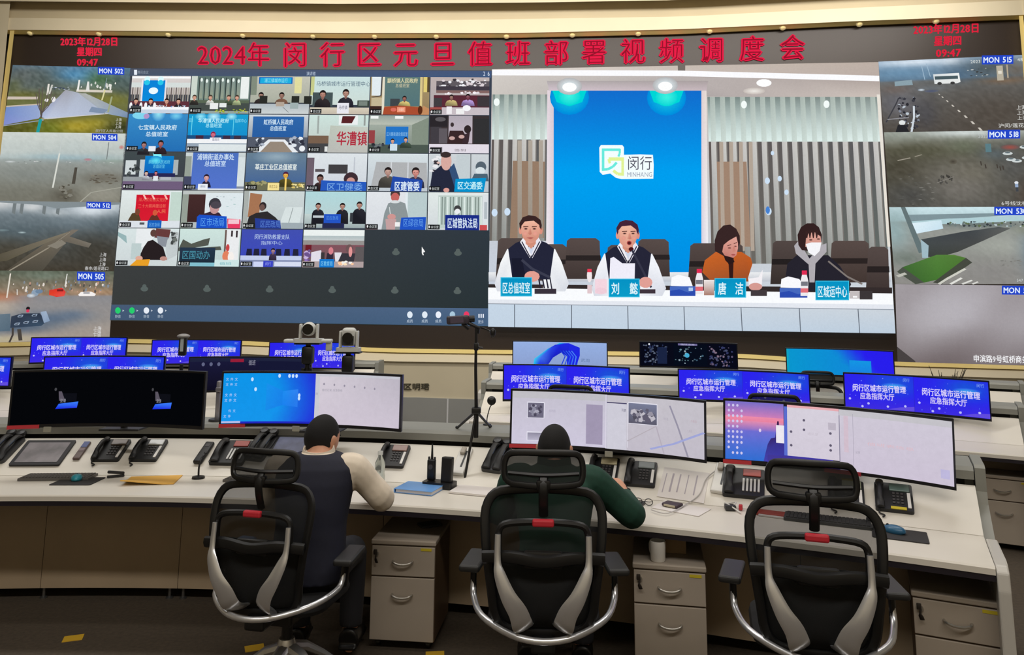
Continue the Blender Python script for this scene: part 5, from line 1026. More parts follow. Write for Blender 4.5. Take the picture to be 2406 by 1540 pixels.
def d_desktop(q):
    q.grid(0, 0, 1, 1, 12, 8, lambda u, v: mix(mix((14, 148, 232), (22, 150, 236), v), (38, 38, 214), max(0, min(1, (u - .5) * 1.9 - .15 * math.sin(v * 3.1)))))
    q.poly([(.63, .36), (.8, .32), (.8, .68), (.63, .64)], [(30, 140, 240), (50, 130, 240), (40, 120, 236), (26, 130, 238)])
    q.poly([(.63, .35), (.45, .2), (.45, .75), (.63, .64)], [(26, 132, 236), (24, 146, 236), (24, 140, 234), (26, 128, 234)])
    R = random.Random(4)
    for k in range(8):
        for j in range(3):
            if R.random() < .75: q.text('文件'[j % 2], .04 + j * .045, .12 + k * .105, .06, (190, 215, 250), w=.03)
    for x, y in ((.3, .12), (.34, .32), (.59, .05), (.7, .05), (.74, .05), (.78, .05), (.82, .44), (.82, .5)): q.ell(x, y, .014, .04, (200, 226, 255))
    q.rect(.01, .95, .2, .985, (190, 190, 230)); q.rect(.2, .96, 1, 1, (34, 40, 190))
    q.grid(1, 0, 2, 1, 6, 6, lambda u, v: mix(mix((214, 206, 216), (186, 180, 192), u), (206, 196, 210), v))
    q.rect(1.0, 0, 1.05, .9, (200, 200, 210)); q.text('目录列表', 1.02, .4, .05, (150, 150, 170), w=.03); q.rect(1.0, 0, 2, .05, (196, 196, 206))
    for k in range(6): q.ell(1.1 + k * .12, .2 + k * .012, .01, .024, (150, 144, 160))
    q.text('值班记录 应急联络', 1.2, .32, .05, (160, 156, 170), w=.24)
def d_map(q):
    q.grid(0, 0, 1, 1, 6, 5, lambda u, v: mix((196, 192, 206), (206, 200, 220), v))
    q.rect(.0, .0, 1, .13, (192, 190, 196)); q.rect(.155, .2, .335, .51, (226, 224, 236)); q.rect(.162, .22, .328, .5, (110, 106, 126)); q.speck(.165, .23, .325, .49, 26, [(76, 72, 90), (140, 138, 156), (90, 86, 104), (170, 168, 184)], .012, .035, .6, 4)
    q.text('现场图', .42, .36, .05, (176, 170, 190), w=.07); q.rect(.16, .76, .32, .93, (226, 224, 236)); q.rect(.168, .78, .32, .92, (140, 136, 156), (184, 180, 200)); q.rect(.78, .2, .955, .94, (160, 150, 176))
    q.rect(.985, 0, 1.0, 1, (216, 212, 226)); q.rect(1.0, 0, 2, 1, (196, 192, 200), (194, 188, 200)); q.rect(.998, .0, 1.002, 1, (130, 126, 150)); q.rect(1.0, .13, 1.21, .15, (70, 66, 100)); q.rect(1.0, .15, 1.21, 1, (206, 204, 216)); q.text('列表', 1.18, .27, .06, (90, 86, 110), w=.05); q.rect(1.215, .12, 1.22, .95, (226, 224, 236))
    q.rect(1.225, .1, 1.53, .5, (226, 224, 236)); q.rect(1.23, .12, 1.525, .49, (120, 124, 150), (90, 88, 104)); q.speck(1.235, .17, 1.52, .48, 40, [(96, 92, 110), (150, 146, 160), (80, 78, 92), (190, 186, 196)], .015, .05, .6, 5)
    q.line([(1.52, .5), (1.22, .82)], .012, (180, 172, 180)); q.line([(1.52, .5), (1.6, .98)], .012, (180, 172, 184)); q.line([(1.66, .1), (1.74, .46), (1.84, .98)], .018, (150, 146, 164)); q.line([(1.46, .92), (1.7, .78), (2, .52)], .03, (160, 166, 216))
    q.text('申长路', 1.62, .35, .05, (176, 170, 184), w=.05); q.text('中春路', 1.9, .34, .05, (190, 170, 180), w=.06); q.text('七莘路', 1.86, .52, .05, (180, 172, 186), w=.05)
def d_sunset(q):
    def sky(u, v):
        a = mix((120, 110, 200), (226, 130, 180), min(1, v * 3.2)) if v < .33 else (mix((226, 140, 176), (116, 106, 206), min(1, (v - .33) * 5)) if v < .5 else mix((110, 110, 210), (50, 110, 210), (v - .5) * 2))
        return a
    q.grid(0, 0, .55, 1, 6, 24, sky); q.rect(0, .25, .55, .33, (236, 140, 170), (232, 130, 160))
    q.poly([(.36, 1), (.38, .84), (.4, .7), (.43, .6), (.47, .58), (.48, .44), (.49, .3), (.505, .3), (.51, .5), (.55, .64), (1, .8), (1, 1)], [(70, 66, 170), (60, 60, 160), (60, 50, 130), (56, 40, 110), (56, 40, 110), (60, 30, 80), (60, 26, 70), (60, 26, 70), (60, 40, 110), (56, 50, 140), (60, 54, 160), (50, 44, 170)])
    R = random.Random(9)
    for k in range(10):
        for j in range(4):
            if R.random() < .8: q.ell(.035 + j * .04, .07 + k * .09, .011, .024, (206, 200, 236))
    q.rect(.48, .36, .56, .66, (236, 232, 240)); q.ell(.33, .47, .012, .03, (226, 206, 236)); q.rect(.555, .03, .585, .86, (90, 110, 206)); q.rect(.585, .03, 1.06, .86, (214, 208, 220), (210, 202, 216)); q.rect(.585, .0, 1.06, .04, (230, 170, 176))
    for x, y in ((.62, .45), (.62, .68), (.74, .24), (.74, .4), (.98, .62), (.98, .7), (.98, .42)): q.ell(x, y, .012, .022, (96, 90, 110))
    q.rect(.96, .24, 1.03, .36, (190, 182, 196)); q.text('通讯录', .82, .46, .05, (196, 188, 200), w=.1); q.rect(.4, .87, 1.06, 1, (66, 56, 150)); q.rect(.94, .9, 1.06, .955, (200, 192, 226))
    q.rect(1.06, 0, 2, 1, (206, 200, 214), (204, 194, 212)); q.rect(1.058, 0, 1.064, 1, (120, 116, 140)); q.rect(1.06, 0, 2, .1, (196, 194, 200)); q.rect(1.18, .06, 1.184, 1, (170, 164, 180)); q.rect(1.1, .1, 1.14, .7, (210, 190, 204)); q.text('值班表信息', 1.5, .52, .05, (220, 186, 196), w=.4); q.text('记录', 1.22, .68, .05, (170, 164, 180), w=.04); q.rect(1.9, .76, 1.97, .9, (190, 184, 220))
def d_bloom(q):
    q.rect(0, 0, 2, 1, (150, 176, 226), (140, 160, 206))
    for k in range(9):
        t = k / 8
        c = mix((30, 190, 236), (30, 40, 226), t)
        q.poly([(.42 + .12 * t, .98), (.44 + .14 * t, .72 - .04 * t), (.72 + .16 * t, .3 - .18 * t), (.98 + .2 * t, .04 - .0 * t), (1.26 + .16 * t, .14 + .08 * t), (1.4 + .02 * t, .5 + .05 * t), (1.36 - .02 * t, 1), (1.2 - .06 * t, 1), (1.22 - .08 * t, .6), (1.02, .34 + .1 * t), (.78 + .06 * t, .6 + .06 * t), (.66 + .06 * t, 1)], [c, mix(c, (120, 220, 250), .4)] + [c] * 6 + [mix(c, (20, 20, 120), .3)] * 4)
    for k in range(5): q.line([(1.02 + k * .07, .98), (1.1 + k * .06, .6), (1.0 + k * .06, .36)], .022, mix((20, 60, 220), (90, 160, 250), k / 5))
    q.text('武周', 1.54, .74, .14, (96, 120, 160), w=.2)
def d_board(q):
    q.rect(0, 0, 2, 1, (8, 10, 24)); q.speck(.05, .05, .6, .96, 60, [(60, 70, 96), (90, 100, 120), (40, 50, 84)], .015, .04, .6, 3); q.rect(.36, .2, .56, .9, (26, 36, 66)); q.rect(.7, .06, 1.4, .94, (6, 12, 26)); q.speck(.72, .12, 1.36, .9, 26, [(96, 130, 140), (150, 170, 180), (60, 90, 110)], .012, .035, .6, 5); q.ell(.98, .52, .05, .1, (70, 170, 210)); q.speck(1.42, .08, 1.95, .96, 56, [(70, 76, 106), (96, 84, 110), (50, 56, 96), (130, 110, 130)], .015, .04, .6, 6); q.rect(.8, .02, 1.2, .1, (110, 104, 150)); q.text('值班态势', 1.0, .06, .07, (190, 190, 220), w=.3); q.ell(.2, .07, .02, .04, (226, 230, 240))
def d_teal(q):
    q.grid(0, 0, 2, 1, 12, 6, lambda u, v: mix(mix((10, 150, 206), (20, 130, 220), u), (40, 30, 236), max(0, min(1, (u - .55 + (.5 - v) * .2) * 4))))
    q.rect(1.2, .4, 1.6, .9, (20, 150, 226), (24, 130, 226)); q.rect(0, 0, .04, 1, (14, 160, 190))
monitor('black wide double screen showing two small blue login bars', 43, 500, 869, 1003, R1 + .55, d_black, None, [(.0, .14)], .18)
monitor('wide monitor with blue desktop on the left and blank white page on the right', 528, 955, 874, 1004, R1 + .55, d_desktop, None, [(0, .13)], .4)
monitor('wide pale monitor with a map and photo windows, before the man in green', 1195, 1656, 923, 1062, R1 + .62, d_map, None, [(0, .15)], .51, roll=.018)
monitor('wide monitor with a purple sunset wallpaper and two white pages', 1682, 2226, 954, 1110, R1 + .62, d_sunset, None, [(0, .13), (.46, .62)], None, roll=.032)
g2 = None
monitor('blue hall wallpaper double screen nearest the aisle, second row', 1183, 1481, 858, 946, R2 + .62, d_hall, g2, desk_z=1.02)
monitor('blue hall wallpaper double screen in the middle of the second row, right of the aisle', 1590, 1901, 870, 948, R2 + .62, d_hall, g2, desk_z=1.02)
monitor('blue hall wallpaper double screen at the right end of the second row', 1974, 2319, 883, 974, R2 + .62, d_hall, g2, roll=.016, desk_z=1.02)
monitor('blue hall wallpaper double screen cut off by the left edge of the photo', -240, 37, 838, 912, R2 + .62, d_hall, g2, desk_z=1.02)
monitor('blue hall wallpaper double screen peeping over the black double screen', 110, 396, 836, 920, R2 + .62, d_hall, g2, desk_z=1.02)
monitor('dim dark double screen behind the blue desktop monitor', 450, 738, 838, 922, R2 + .62, d_hall_dim, g2, desk_z=1.02)
monitor('pale blue screen with a blue flower-like bloom wallpaper, third row', 1205, 1429, 802, 864, R3 + .6, d_bloom, None, desk_z=1.02)
monitor('dark dashboard screen full of small readouts, third row', 1501, 1733, 804, 866, R3 + .6, d_board, None, desk_z=1.02)
monitor('teal to blue gradient screen at the right of the third row', 1843, 2099, 820, 886, R3 + .6, d_teal, None, desk_z=1.02)
monitor('blue hall wallpaper double screen under the street windows at the far left', 77, 305, 792, 854, R3 + .6, d_hall, g2, desk_z=1.02)
monitor('blue hall wallpaper double screen partly behind the small recorder stand', 360, 572, 798, 858, R3 + .6, d_hall, g2, desk_z=1.02)
monitor('blue hall wallpaper double screen behind the two white cameras', 635, 838, 804, 868, R3 + .6, d_hall, g2, desk_z=1.02)
# ================================================================== office chairs
M_mesh = mat('chair_mesh', (26, 28, 28), 0.8, alpha=0.42)
M_frame = mat('chair_black', (17, 17, 18), 0.42)
M_chrome = mat('polished_aluminium', (228, 229, 232), 0.3, 0.8)
M_pad = mat('arm_pad', (38, 38, 38), 0.5)
M_seat = mat('seat_fabric', (24, 24, 26), 0.85, noise=0.2, scale=120)
M_clip = mat('red_clip', (200, 44, 58), 0.45)
def mesh_sheet(bm, outline, y0, sag):
    """woven sheet filling a rounded outline, slightly bowed"""
    n = len(outline)
    c = bm.verts.new((sum(p[0] for p in outline) / n, y0 - sag, sum(p[1] for p in outline) / n))
    prev = None; rings = []
    for f in (.4, .75, 1.0):
        rings.append([bm.verts.new((c.co.x + (x - c.co.x) * f, y0 - sag * (1 - f * f), c.co.z + (z - c.co.z) * f)) for x, z in outline])
    for i in range(n): bm.faces.new((c, rings[0][i], rings[0][(i + 1) % n]))
    for a, b in zip(rings, rings[1:]):
        for i in range(n): bm.faces.new((a[i], b[i], b[(i + 1) % n], a[(i + 1) % n]))
    ext = bmesh.ops.extrude_face_region(bm, geom=bm.faces[:])
    for v in ext['geom']:
        if isinstance(v, bmesh.types.BMVert): v.co.y += .004
    return bm
def make_chair(label, loc, rz):
    t = thing('office_chair', label, 'chair', loc, rz)
    # five-star base, castors
    b = new()
    lathe(b, [(0, .17), (.045, .17), (.05, .27), (.038, .305), (0, .305)], 14)
    for k in range(5):
        a = math.radians(90 + 36 + 72 * k); d = Vector((math.cos(a), math.sin(a), 0))
        tube(b, [d * .02 + Vector((0, 0, .265)), d * .1 + Vector((0, 0, .245)), d * .2 + Vector((0, 0, .18)), d * .31 + Vector((0, 0, .095))], 0, 8, flat=[(.036, .026), (.032, .022), (.026, .017), (.02, .012)])
    obj('star_base', b, M_chrome, t, True)
    for k in range(5):
        a = math.radians(90 + 36 + 72 * k); d = Vector((math.cos(a), math.sin(a), 0)); s = Vector((-d.y, d.x, 0))
        b = new()
        for sg in (-1, 1):
            c = d * .31 + s * (.014 * sg) + Vector((0, 0, .03))
            tube(b, [c - s * .009, c + s * .009], .03, 14)
        tube(b, [d * .31 + Vector((0, 0, .03)), d * .31 + Vector((0, 0, .1))], .009, 8)
        obj('castor', b, M_frame, t, True)
    b = new(); tube(b, [(0, 0, .2), (0, 0, .43)], .027, 12); obj('gas_lift', b, M_frame, t, True)
    b = new(); box(b, (0, -.02, .445), (.2, .28, .06), bev=.015); box(b, (0, -.23, .49), (.1, .2, .06), bev=.012); obj('tilt_mechanism', b, M_frame, t)
    # seat
    b = new()
    rings = []
    for f, z in ((.86, .475), (.97, .485), (1, .505), (.97, .53), (.8, .543)):
        rings.append([Vector((x * f, .03 + y * f, z - .02 * max(0, y - .12))) for x, y in rrect(.5, .48, .12, 6)])
    ring_loft(b, rings); obj('seat', b, M_seat, t, True)
    # backrest: outer loop, woven sheet, inner loop, lumbar bar
    Yb = -.27
    def by(z): return Yb - .05 * math.sin((z - .5) / .56 * math.pi) - .02 * (z - .5)
    half = [(.0, 1.1), (.12, 1.095), (.205, 1.08), (.245, 1.02), (.245, .92), (.232, .82), (.215, .7), (.2, .6), (.15, .54), (.0, .525)]
    loop = half + [(-x, z) for x, z in half[-2:0:-1]]
    lp = smooth_path([(x, by(z), z) for x, z in loop + [loop[0]]], 3)[:-1]
    b = new(); tube(b, lp, 0, 8, closed=True, flat=(.02, .014), up=(0, 1, 0)); obj('back_frame', b, M_frame, t, True)
    b = new(); mesh_sheet(b, [(p.x, p.z) for p in lp], -.265, .055)
    for v in b.verts: v.co.y += by(max(.5, min(1.06, v.co.z))) + .265 + .03
    obj('back_mesh', b, M_mesh, t, True)
    low_ = [(p.x, p.z) for p in lp if p.z < .87]
    b = new(); mesh_sheet(b, [(x * .97, z) for x, z in low_], -.265, .05)
    for v in b.verts: v.co.y += by(max(.5, min(1.06, v.co.z))) + .265 + .018
    obj('lumbar_panel', b, mat('lumbar_mesh', (20, 21, 22), 0.85, alpha=0.88), t, True)
    b = new(); hl = [(x_, z_ + .055) for x_, z_ in [(-.185, .80), (-.185, .89), (-.16, .925), (-.08, .935), (0, .937), (.08, .935), (.16, .925), (.185, .89), (.185, .80)]]
    tube(b, smooth_path([(x, -.375, z) for x, z in hl], 3), .0145, 8); obj('lumbar_loop', b, M_frame, t, True)
    b = new(); tube(b, smooth_path([(-.25, -.36, .845), (-.13, -.385, .855), (0, -.39, .84), (.13, -.385, .855), (.25, -.36, .845)], 4), 0, 8, flat=(.016, .026)); box(b, (0, -.375, .845), (.16, .03, .07), bev=.012); obj('lumbar_bar', b, M_frame, t, True)
    b = new(); box(b, (0, -.39, .992), (.09, .026, .03), bev=.008); obj('clip', b, M_clip, t, label='red clip on the loop behind the back')
    # chrome arms
    for s in (-1, 1):
        b = new()
        pts = smooth_path([(.186 * s, -.395, .945), (.186 * s, -.405, .85), (.176 * s, -.42, .80), (.14 * s, -.43, .72), (.1 * s, -.42, .655), (.08 * s, -.39, .59), (.07 * s, -.30, .555)], 4)
        n = len(pts); fl = []
        for i in range(n):
            f = i / (n - 1); w = interp([(0, .012), (.2, .014), (.35, .024), (.6, .036), (.8, .043), (1, .036)], f); fl.append((w, .008))
        tube(b, pts, 0, 10, flat=fl, up=(0, 1, 0)); obj('back_arm', b, M_chrome, t, True, label='polished strut behind the back')
    b = new(); tube(b, smooth_path([(-.315, -.06, .65), (-.31, -.1, .595), (-.26, -.24, .57), (-.13, -.36, .548), (0, -.395, .54), (.13, -.36, .548), (.26, -.24, .57), (.31, -.1, .595), (.315, -.06, .65)], 4), .0135, 10); obj('arm_tube', b, M_chrome, t, True, label='bent polished tube carrying both armrests')
    for s in (-1, 1):
        b = new(); tube(b, [(.315 * s, -.06, .59), (.318 * s, -.05, .65), (.318 * s, -.04, .70)], 0, 8, flat=(.014, .03)); obj('armrest_post', b, M_frame, t, True)
        b = new(); box(b, (.318 * s, .0, .715), (.095, .25, .03), (0, 0, .12 * s), .012, 3); obj('armrest_pad', b, M_pad, t)
    # headrest
    b = new(); tube(b, smooth_path([(0, -.315, 1.0), (0, -.34, 1.06), (0, -.35, 1.12), (0, -.32, 1.17)], 3), 0, 8, flat=(.02, .01)); box(b, (0, -.335, 1.13), (.06, .03, .04), bev=.008); obj('headrest_stem', b, M_frame, t, True)
    hh = [(-.13, 1.128), (-.163, 1.145), (-.168, 1.2), (-.15, 1.243), (-.1, 1.254), (0, 1.256), (.1, 1.254), (.15, 1.243), (.168, 1.2), (.163, 1.145), (.13, 1.128), (0, 1.124)]
    hy = lambda x, z: -.33 + 1.2 * x * x + .15 * (z - 1.18)
    lp = smooth_path([(x, hy(x, z), z) for x, z in hh + [hh[0]]], 3)[:-1]
    b = new(); tube(b, lp, 0, 8, closed=True, flat=(.014, .011), up=(0, 1, 0)); tube(b, smooth_path([(-.15, hy(.15, 1.17), 1.17), (0, -.335, 1.168), (.15, hy(.15, 1.17), 1.17)], 4), .009, 6); obj('headrest_frame', b, M_frame, t, True)
    b = new(); mesh_sheet(b, [(p.x, p.z) for p in lp], 0, 0)
    for v in b.verts: v.co.y += hy(v.co.x, v.co.z)
    obj('headrest_mesh', b, mat('headrest_cloth', (26, 28, 28), 0.8, alpha=0.66), t, True)
    return t
ch3 = make_chair('empty black mesh office chair with polished struts, at the sunset wallpaper screen', (1.30, 3.46, 0), math.radians(-15))
c = dup(ch3, (-1.06, 3.86, 0), math.radians(-12), 'black mesh office chair under the person in the navy waistcoat'); c.scale = (.96, .96, .96)
dup(ch3, (0.16, 3.64, 0), math.radians(-3), 'black mesh office chair under the person in the dark green jacket')
for px, R_, k, lab, rz in ((1355, 11.9, 1.0, 'black chair with its headrest in front of the blue screen nearest the aisle, second row', -12), (1820, 11.9, 1.0, 'black chair showing its headrest below the middle blue screen of the second row', -20),
                        (1921, 14.85, .94, 'black chair with its headrest against the teal gradient screen, third row', -20), (170, 14.85, .96, 'black chair with just its headrest showing before the far left blue screen', 5)):
    th = th_at(px, 880, 1.2, R_); p = arc(R_, th)
    c = dup(ch3, (p.x, p.y, 0), -th, lab); c.scale = (k, k, k)
# ================================================================== the two people
M_skin = mat('skin', (206, 150, 120), 0.55)
M_hair = mat('black_hair', (12, 10, 10), 0.85, noise=0.3, scale=150)
M_navy = mat('navy_cloth', (24, 26, 44), 0.8, noise=0.1, scale=60)
M_creamcl = mat('cream_shirt', (234, 220, 200), 0.75, noise=0.05, scale=30)
M_green = mat('dark_green_cloth', (20, 62, 48), 0.8, noise=0.12, scale=50)
M_trous = mat('dark_trousers', (26, 26, 32), 0.8)
M_shoe = mat('black_shoe', (18, 17, 17), 0.35)
def ellring(c, rx, ry, n=16, ax=None, sq=2.4):
    """superellipse ring in the plane across axis ax"""
    c = Vector(c)
    ax = Vector(ax or (0, 0, 1)).normalized()
    s = Vector((1, 0, 0)); s = (s - ax * s.dot(ax)).normalized(); u = ax.cross(s)
    out = []
    for k in range(n):
        a = 2 * math.pi * k / n; ca, sa = math.cos(a), math.sin(a)
        out.append(c + s * (rx * math.copysign(abs(ca) ** (2 / sq), ca)) + u * (ry * math.copysign(abs(sa) ** (2 / sq), sa)))
    return out
def blob(bm, c, r, rot=(0, 0, 0), sub=3):
    g = bmesh.ops.create_icosphere(bm, subdivisions=sub, radius=1.0)
    M = mx(c, rot) @ Matrix.Diagonal((r[0], r[1], r[2], 1))
    for v in g['verts']: v.co = M @ v.co
    return list(g['verts'])
def remeshed(bm, vox, smooth=2):
    me = bpy.data.meshes.new('tmp'); bm.to_mesh(me); bm.free()
    o = bpy.data.objects.new('tmp', me); COL.objects.link(o)
    md = o.modifiers.new('r', 'REMESH'); md.mode = 'VOXEL'; md.voxel_size = vox; md.adaptivity = 0
    bpy.context.view_layer.update()
    m2 = bpy.data.meshes.new_from_object(o.evaluated_get(bpy.context.evaluated_depsgraph_get()))
    bpy.data.objects.remove(o); bpy.data.meshes.remove(me)
    b = bmesh.new(); b.from_mesh(m2); bpy.data.meshes.remove(m2)
    for _ in range(smooth): bmesh.ops.smooth_vert(b, verts=b.verts, factor=.5, use_axis_x=True, use_axis_y=True, use_axis_z=True)
    return b
def limb(bm, pts, radii, n=12): tube(bm, smooth_path(pts, 4), [interp(list(zip([i * 4 for i in range(len(radii))], radii)), k) for k in range(4 * (len(pts) - 1) + 1)], n)
def head_mesh(bm, c, yaw, pitch):
    """skull, jaw, brow, nose, lips and ears; the face looks along +y before turning"""
    hb = new(); blob(hb, (0, 0, 0), (1, 1, 1), sub=5)
    for v in hb.verts:
        x, y, z = v.co
        X, Y, Z = x * .078, y * .098, z * .118
        if z < 0:
            t = -z; X *= 1 - .28 * t * t; Y *= 1 - .06 * t
            if y > 0: Y += .012 * t * t
            else: Y *= 1 - .35 * t
        if y > .2:
            f = y
            Y += .026 * math.exp(-((X / .013) ** 2) - ((Z + .018) / .02) ** 2) * f            # nose tip
            Y += .012 * math.exp(-((X / .010) ** 2) - ((Z - .008) / .022) ** 2) * f           # bridge
            for s in (-1, 1): Y -= .011 * math.exp(-(((X - s * .031) / .015) ** 2) - ((Z - .008) / .012) ** 2)   # eye sockets
            Y += .006 * math.exp(-((Z - .03) / .012) ** 2) * f                                # brow
            Y += .007 * math.exp(-((X / .022) ** 2) - ((Z + .055) / .011) ** 2)               # lips
            Y -= .003 * math.exp(-((X / .026) ** 2) - ((Z + .056) / .0025) ** 2)
            Y += .008 * math.exp(-((X / .024) ** 2) - ((Z + .098) / .018) ** 2)               # chin
        v.co = (X, Y, Z)
    for s in (-1, 1):
        blob(hb, (s * .08, -.006, -.008), (.012, .022, .034), (0, s * .25, s * -.35), 3)
    M = Matrix.Translation(Vector(c)) @ Matrix.Rotation(yaw, 4, 'Z') @ Matrix.Rotation(pitch, 4, 'X')
    bmesh.ops.transform(hb, matrix=M, verts=hb.verts)
    me = bpy.data.meshes.new('tmp'); hb.to_mesh(me); hb.free(); bm.from_mesh(me); bpy.data.meshes.remove(me)
    return M
def hand(bm, wrist, fwd, up, side, curl=.5):
    """palm, four fingers of different lengths, thumb from the side of the palm; side = +1 when the thumb is towards +x of the hand"""
    f = Vector(fwd).normalized(); u = Vector(up); u = (u - f * u.dot(f)).normalized(); r = f.cross(u) * 1.0
    w = Vector(wrist)
    rings = []
    for t, a, b in ((-.01, .026, .02), (.02, .032, .017), (.05, .04, .016), (.08, .041, .014), (.095, .036, .011)):
        c = w + f * t
        rings.append([c + r * (a * math.cos(2 * math.pi * k / 12)) + u * (b * math.sin(2 * math.pi * k / 12)) for k in range(12)])
    ring_loft(bm, rings)
    for i, (o, L) in enumerate(((-.03, .060), (-.01, .072), (.011, .078), (.031, .070))):
        if side < 0: o = -o
        p = w + f * .085 + r * o; ang = curl * .35; pts = [p - f * .02, p]
        for k, sl in enumerate((.45, .32, .23)):
            d = f * math.cos(ang) - u * math.sin(ang); p = p + d * (L * sl); pts.append(p); ang += curl * .6 + .05 * i
        tube(bm, pts, [.0095, .0095, .009, .0082, .0065], 8)
    s = 1 if side > 0 else -1
    p = w + f * .025 + r * (.032 * s)
    pts = [p - r * (.02 * s), p, p + f * .025 + r * (.02 * s) - u * .006, p + f * .05 + r * (.024 * s) - u * .012, p + f * .066 + r * (.02 * s) - u * .016]
    tube(bm, pts, [.012, .0125, .011, .010, .0075], 8)
def make_person(label, loc, rz, lean, head_yaw, head_pitch, right, left, top, sleeve, vest=None, lean_x=0.0, puff=1.0, collar=.034):
    """right / left = (shoulder, elbow, wrist, hand direction); y is the way the person faces"""
    root_loc = Vector(loc); dz = loc[2]
    def T(p): # lean of the upper body about the hips
        p = Vector(p); k = max(0, p.z - .55)
        return Vector((p.x + lean_x * k, p.y + lean * k, p.z - .12 * lean * lean * k))
    b = new()
    # trunk
    def trunk(bm, g, zlo=.5, sh=.0):
        prof = [(.50, .165, .115, -.02), (.56, .172, .125, -.03), (.66, .155, .112, -.035), (.74, .150, .108, -.03), (.84, .165, .118, -.02), (.93, .182, .122, -.012), (1.0, .188, .108, -.008), (1.045, .15, .085, -.006), (1.075, .08, .066, .0), (1.09, .062, .06, .004)]
        ring_loft(bm, [ellring(T((0, y, z)), rx + g, ry + g, 24) for z, rx, ry, y in prof if z >= zlo])
    trunk(b, 0)
    nb = T((0, 0, 1.05)); hc = T((0, .07, 1.135)) 
    limb(b, [nb, (nb + hc) / 2 + Vector((0, -.012, -.01)), hc + Vector((0, -.02, -.03))], [.062, .054, .054])
    HM = head_mesh(b, hc, head_yaw, head_pitch)
    arms = []
    for side, (sh, el, wr, hd) in ((1, right), (-1, left)):
        sh = T(sh); arms.append((side, sh, Vector(el), Vector(wr), Vector(hd)))
    for side, sh, el, wr, hd in arms:
        limb(b, [sh + Vector((-.05 * side, 0, .0)), sh, (sh + el) / 2, el, (el * .55 + wr * .45), wr], [.05, .056, .045, .038, .037, .024])
        hand(b, wr + hd.normalized() * .01, hd, (0, 0, 1), -side, .45)
    for s in (-1, 1):
        limb(b, [(.08 * s, -.03, .54), (.11 * s, .18, .535), (.14 * s, .42, .5)], [.085, .08, .056]); limb(b, [(.14 * s, .42, .5), (.14 * s, .42, .3 - dz), (.14 * s, .40, .08 - dz)], [.056, .052, .034])
        limb(b, [(.14 * s, .38, .06 - dz), (.145 * s, .46, .045 - dz), (.15 * s, .56, .03 - dz)], [.03, .03, .02])
    b = remeshed(b, .0065, 2)
    body = obj('person', b, M_skin, None, True)
    body.location = root_loc; body.rotation_euler = (0, 0, rz)
    tag(body, label, 'person')
    # eyes
    for s in (-1, 1):
        e = new(); blob(e, HM @ Vector((s * .031, .080, .008)), (.011, .009, .007), (0, 0, head_yaw), 2); eo = obj('eye', e, mat('eye_white', (225, 220, 214), 0.3), body, True)
        e = new(); blob(e, HM @ Vector((s * .031, .0865, .007)), (.005, .003, .005), (0, 0, head_yaw), 2); obj('iris', e, M_hair, eo, True)
        e = new(); tube(e, [HM @ Vector((s * x_, y_, z_)) for x_, y_, z_ in ((.018, .099, .027), (.032, .095, .031), (.046, .083, .027))], .0035, 6); obj('eyebrow', e, M_hair, body, True)
    # hair: cap over the skull, open at the face
    h = new(); blob(h, (0, 0, 0), (1, 1, 1), sub=4)
    kill = []
    for v in h.verts:
        x, y, z = v.co
        low = -.66 + .1 * abs(x) if y < -.1 else (-.05 + .55 * max(0, y) if y < .5 else .55)
        X, Y, Z = x * .084, y * (.105 if y < 0 else .098) - .003, z * .122 + .003
        if z < 0: X *= 1 - .2 * z * z; Y *= (1 - .28 * -z) if y < 0 else 1
        v.co = HM @ Vector((X, Y, Z))
        if z < low: kill.append(v)
    bmesh.ops.delete(h, geom=kill, context='VERTS')
    ext = bmesh.ops.extrude_face_region(h, geom=h.faces[:])
    hcw = HM @ Vector((0, 0, 0))
    for v in ext['geom']:
        if isinstance(v, bmesh.types.BMVert): v.co = hcw + (v.co - hcw) * .93
    obj('hair', h, M_hair, body, True)
    # clothing
    s_ = new(); trunk(s_, .014)
    for side, sh, el, wr, hd in arms:
        limb(s_, [sh + Vector((-.06 * side, 0, .0)), sh + Vector((0, 0, -.005)), (sh + el) / 2, el, (el * .5 + wr * .5), wr], [.066 * puff, .072 * puff, .064 * puff, .064 * puff, .05 * puff, .034])
    s_ = remeshed(s_, .009, 3); obj('shirt' if vest else 'jacket', s_, sleeve, body, True, 'cream long-sleeved shirt' if vest else 'dark green jacket')
    # collar
    c_ = new(); cr = []
    for g, dz in ((.002, -.012), (.004, collar - .004), (.010, collar), (.018, .0), (.02, -.02)):
        cr.append(ellring(T((0, .004, 1.085)) + Vector((0, 0, dz - .01)), .068 + g, .066 + g, 24, (0, -.25, 1), 2.0))
    ring_loft(c_, cr, True, False); obj('collar', c_, sleeve, body, True)
    if vest:
        v_ = new(); prof = [(.52, .198, .155, -.03), (.57, .192, .148, -.03), (.66, .176, .132, -.035), (.76, .172, .13, -.03), (.86, .186, .14, -.02), (.95, .2, .142, -.012), (1.02, .205, .125, -.008), (1.06, .165, .1, -.006), (1.083, .1, .084, .0)]
        ring_loft(v_, [ellring(T((0, y, z)), rx, ry, 28) for z, rx, ry, y in prof]); v_ = remeshed(v_, .009, 3); obj('waistcoat', v_, vest, body, True, 'navy waistcoat')
    t_ = new(); ring_loft(t_, [ellring((0, -.02, z), rx, ry, 24) for z, rx, ry in ((.47, .15, .11), (.52, .19, .145), (.58, .19, .145), (.62, .178, .135))])
    for s in (-1, 1):
        limb(t_, [(.08 * s, -.04, .54), (.11 * s, .18, .54), (.14 * s, .42, .505)], [.104, .094, .074]); limb(t_, [(.14 * s, .42, .505), (.14 * s, .43, .3 - dz), (.14 * s, .41, .1 - dz)], [.074, .068, .062])
    t_ = remeshed(t_, .01, 3); obj('trousers', t_, M_trous, body, True)
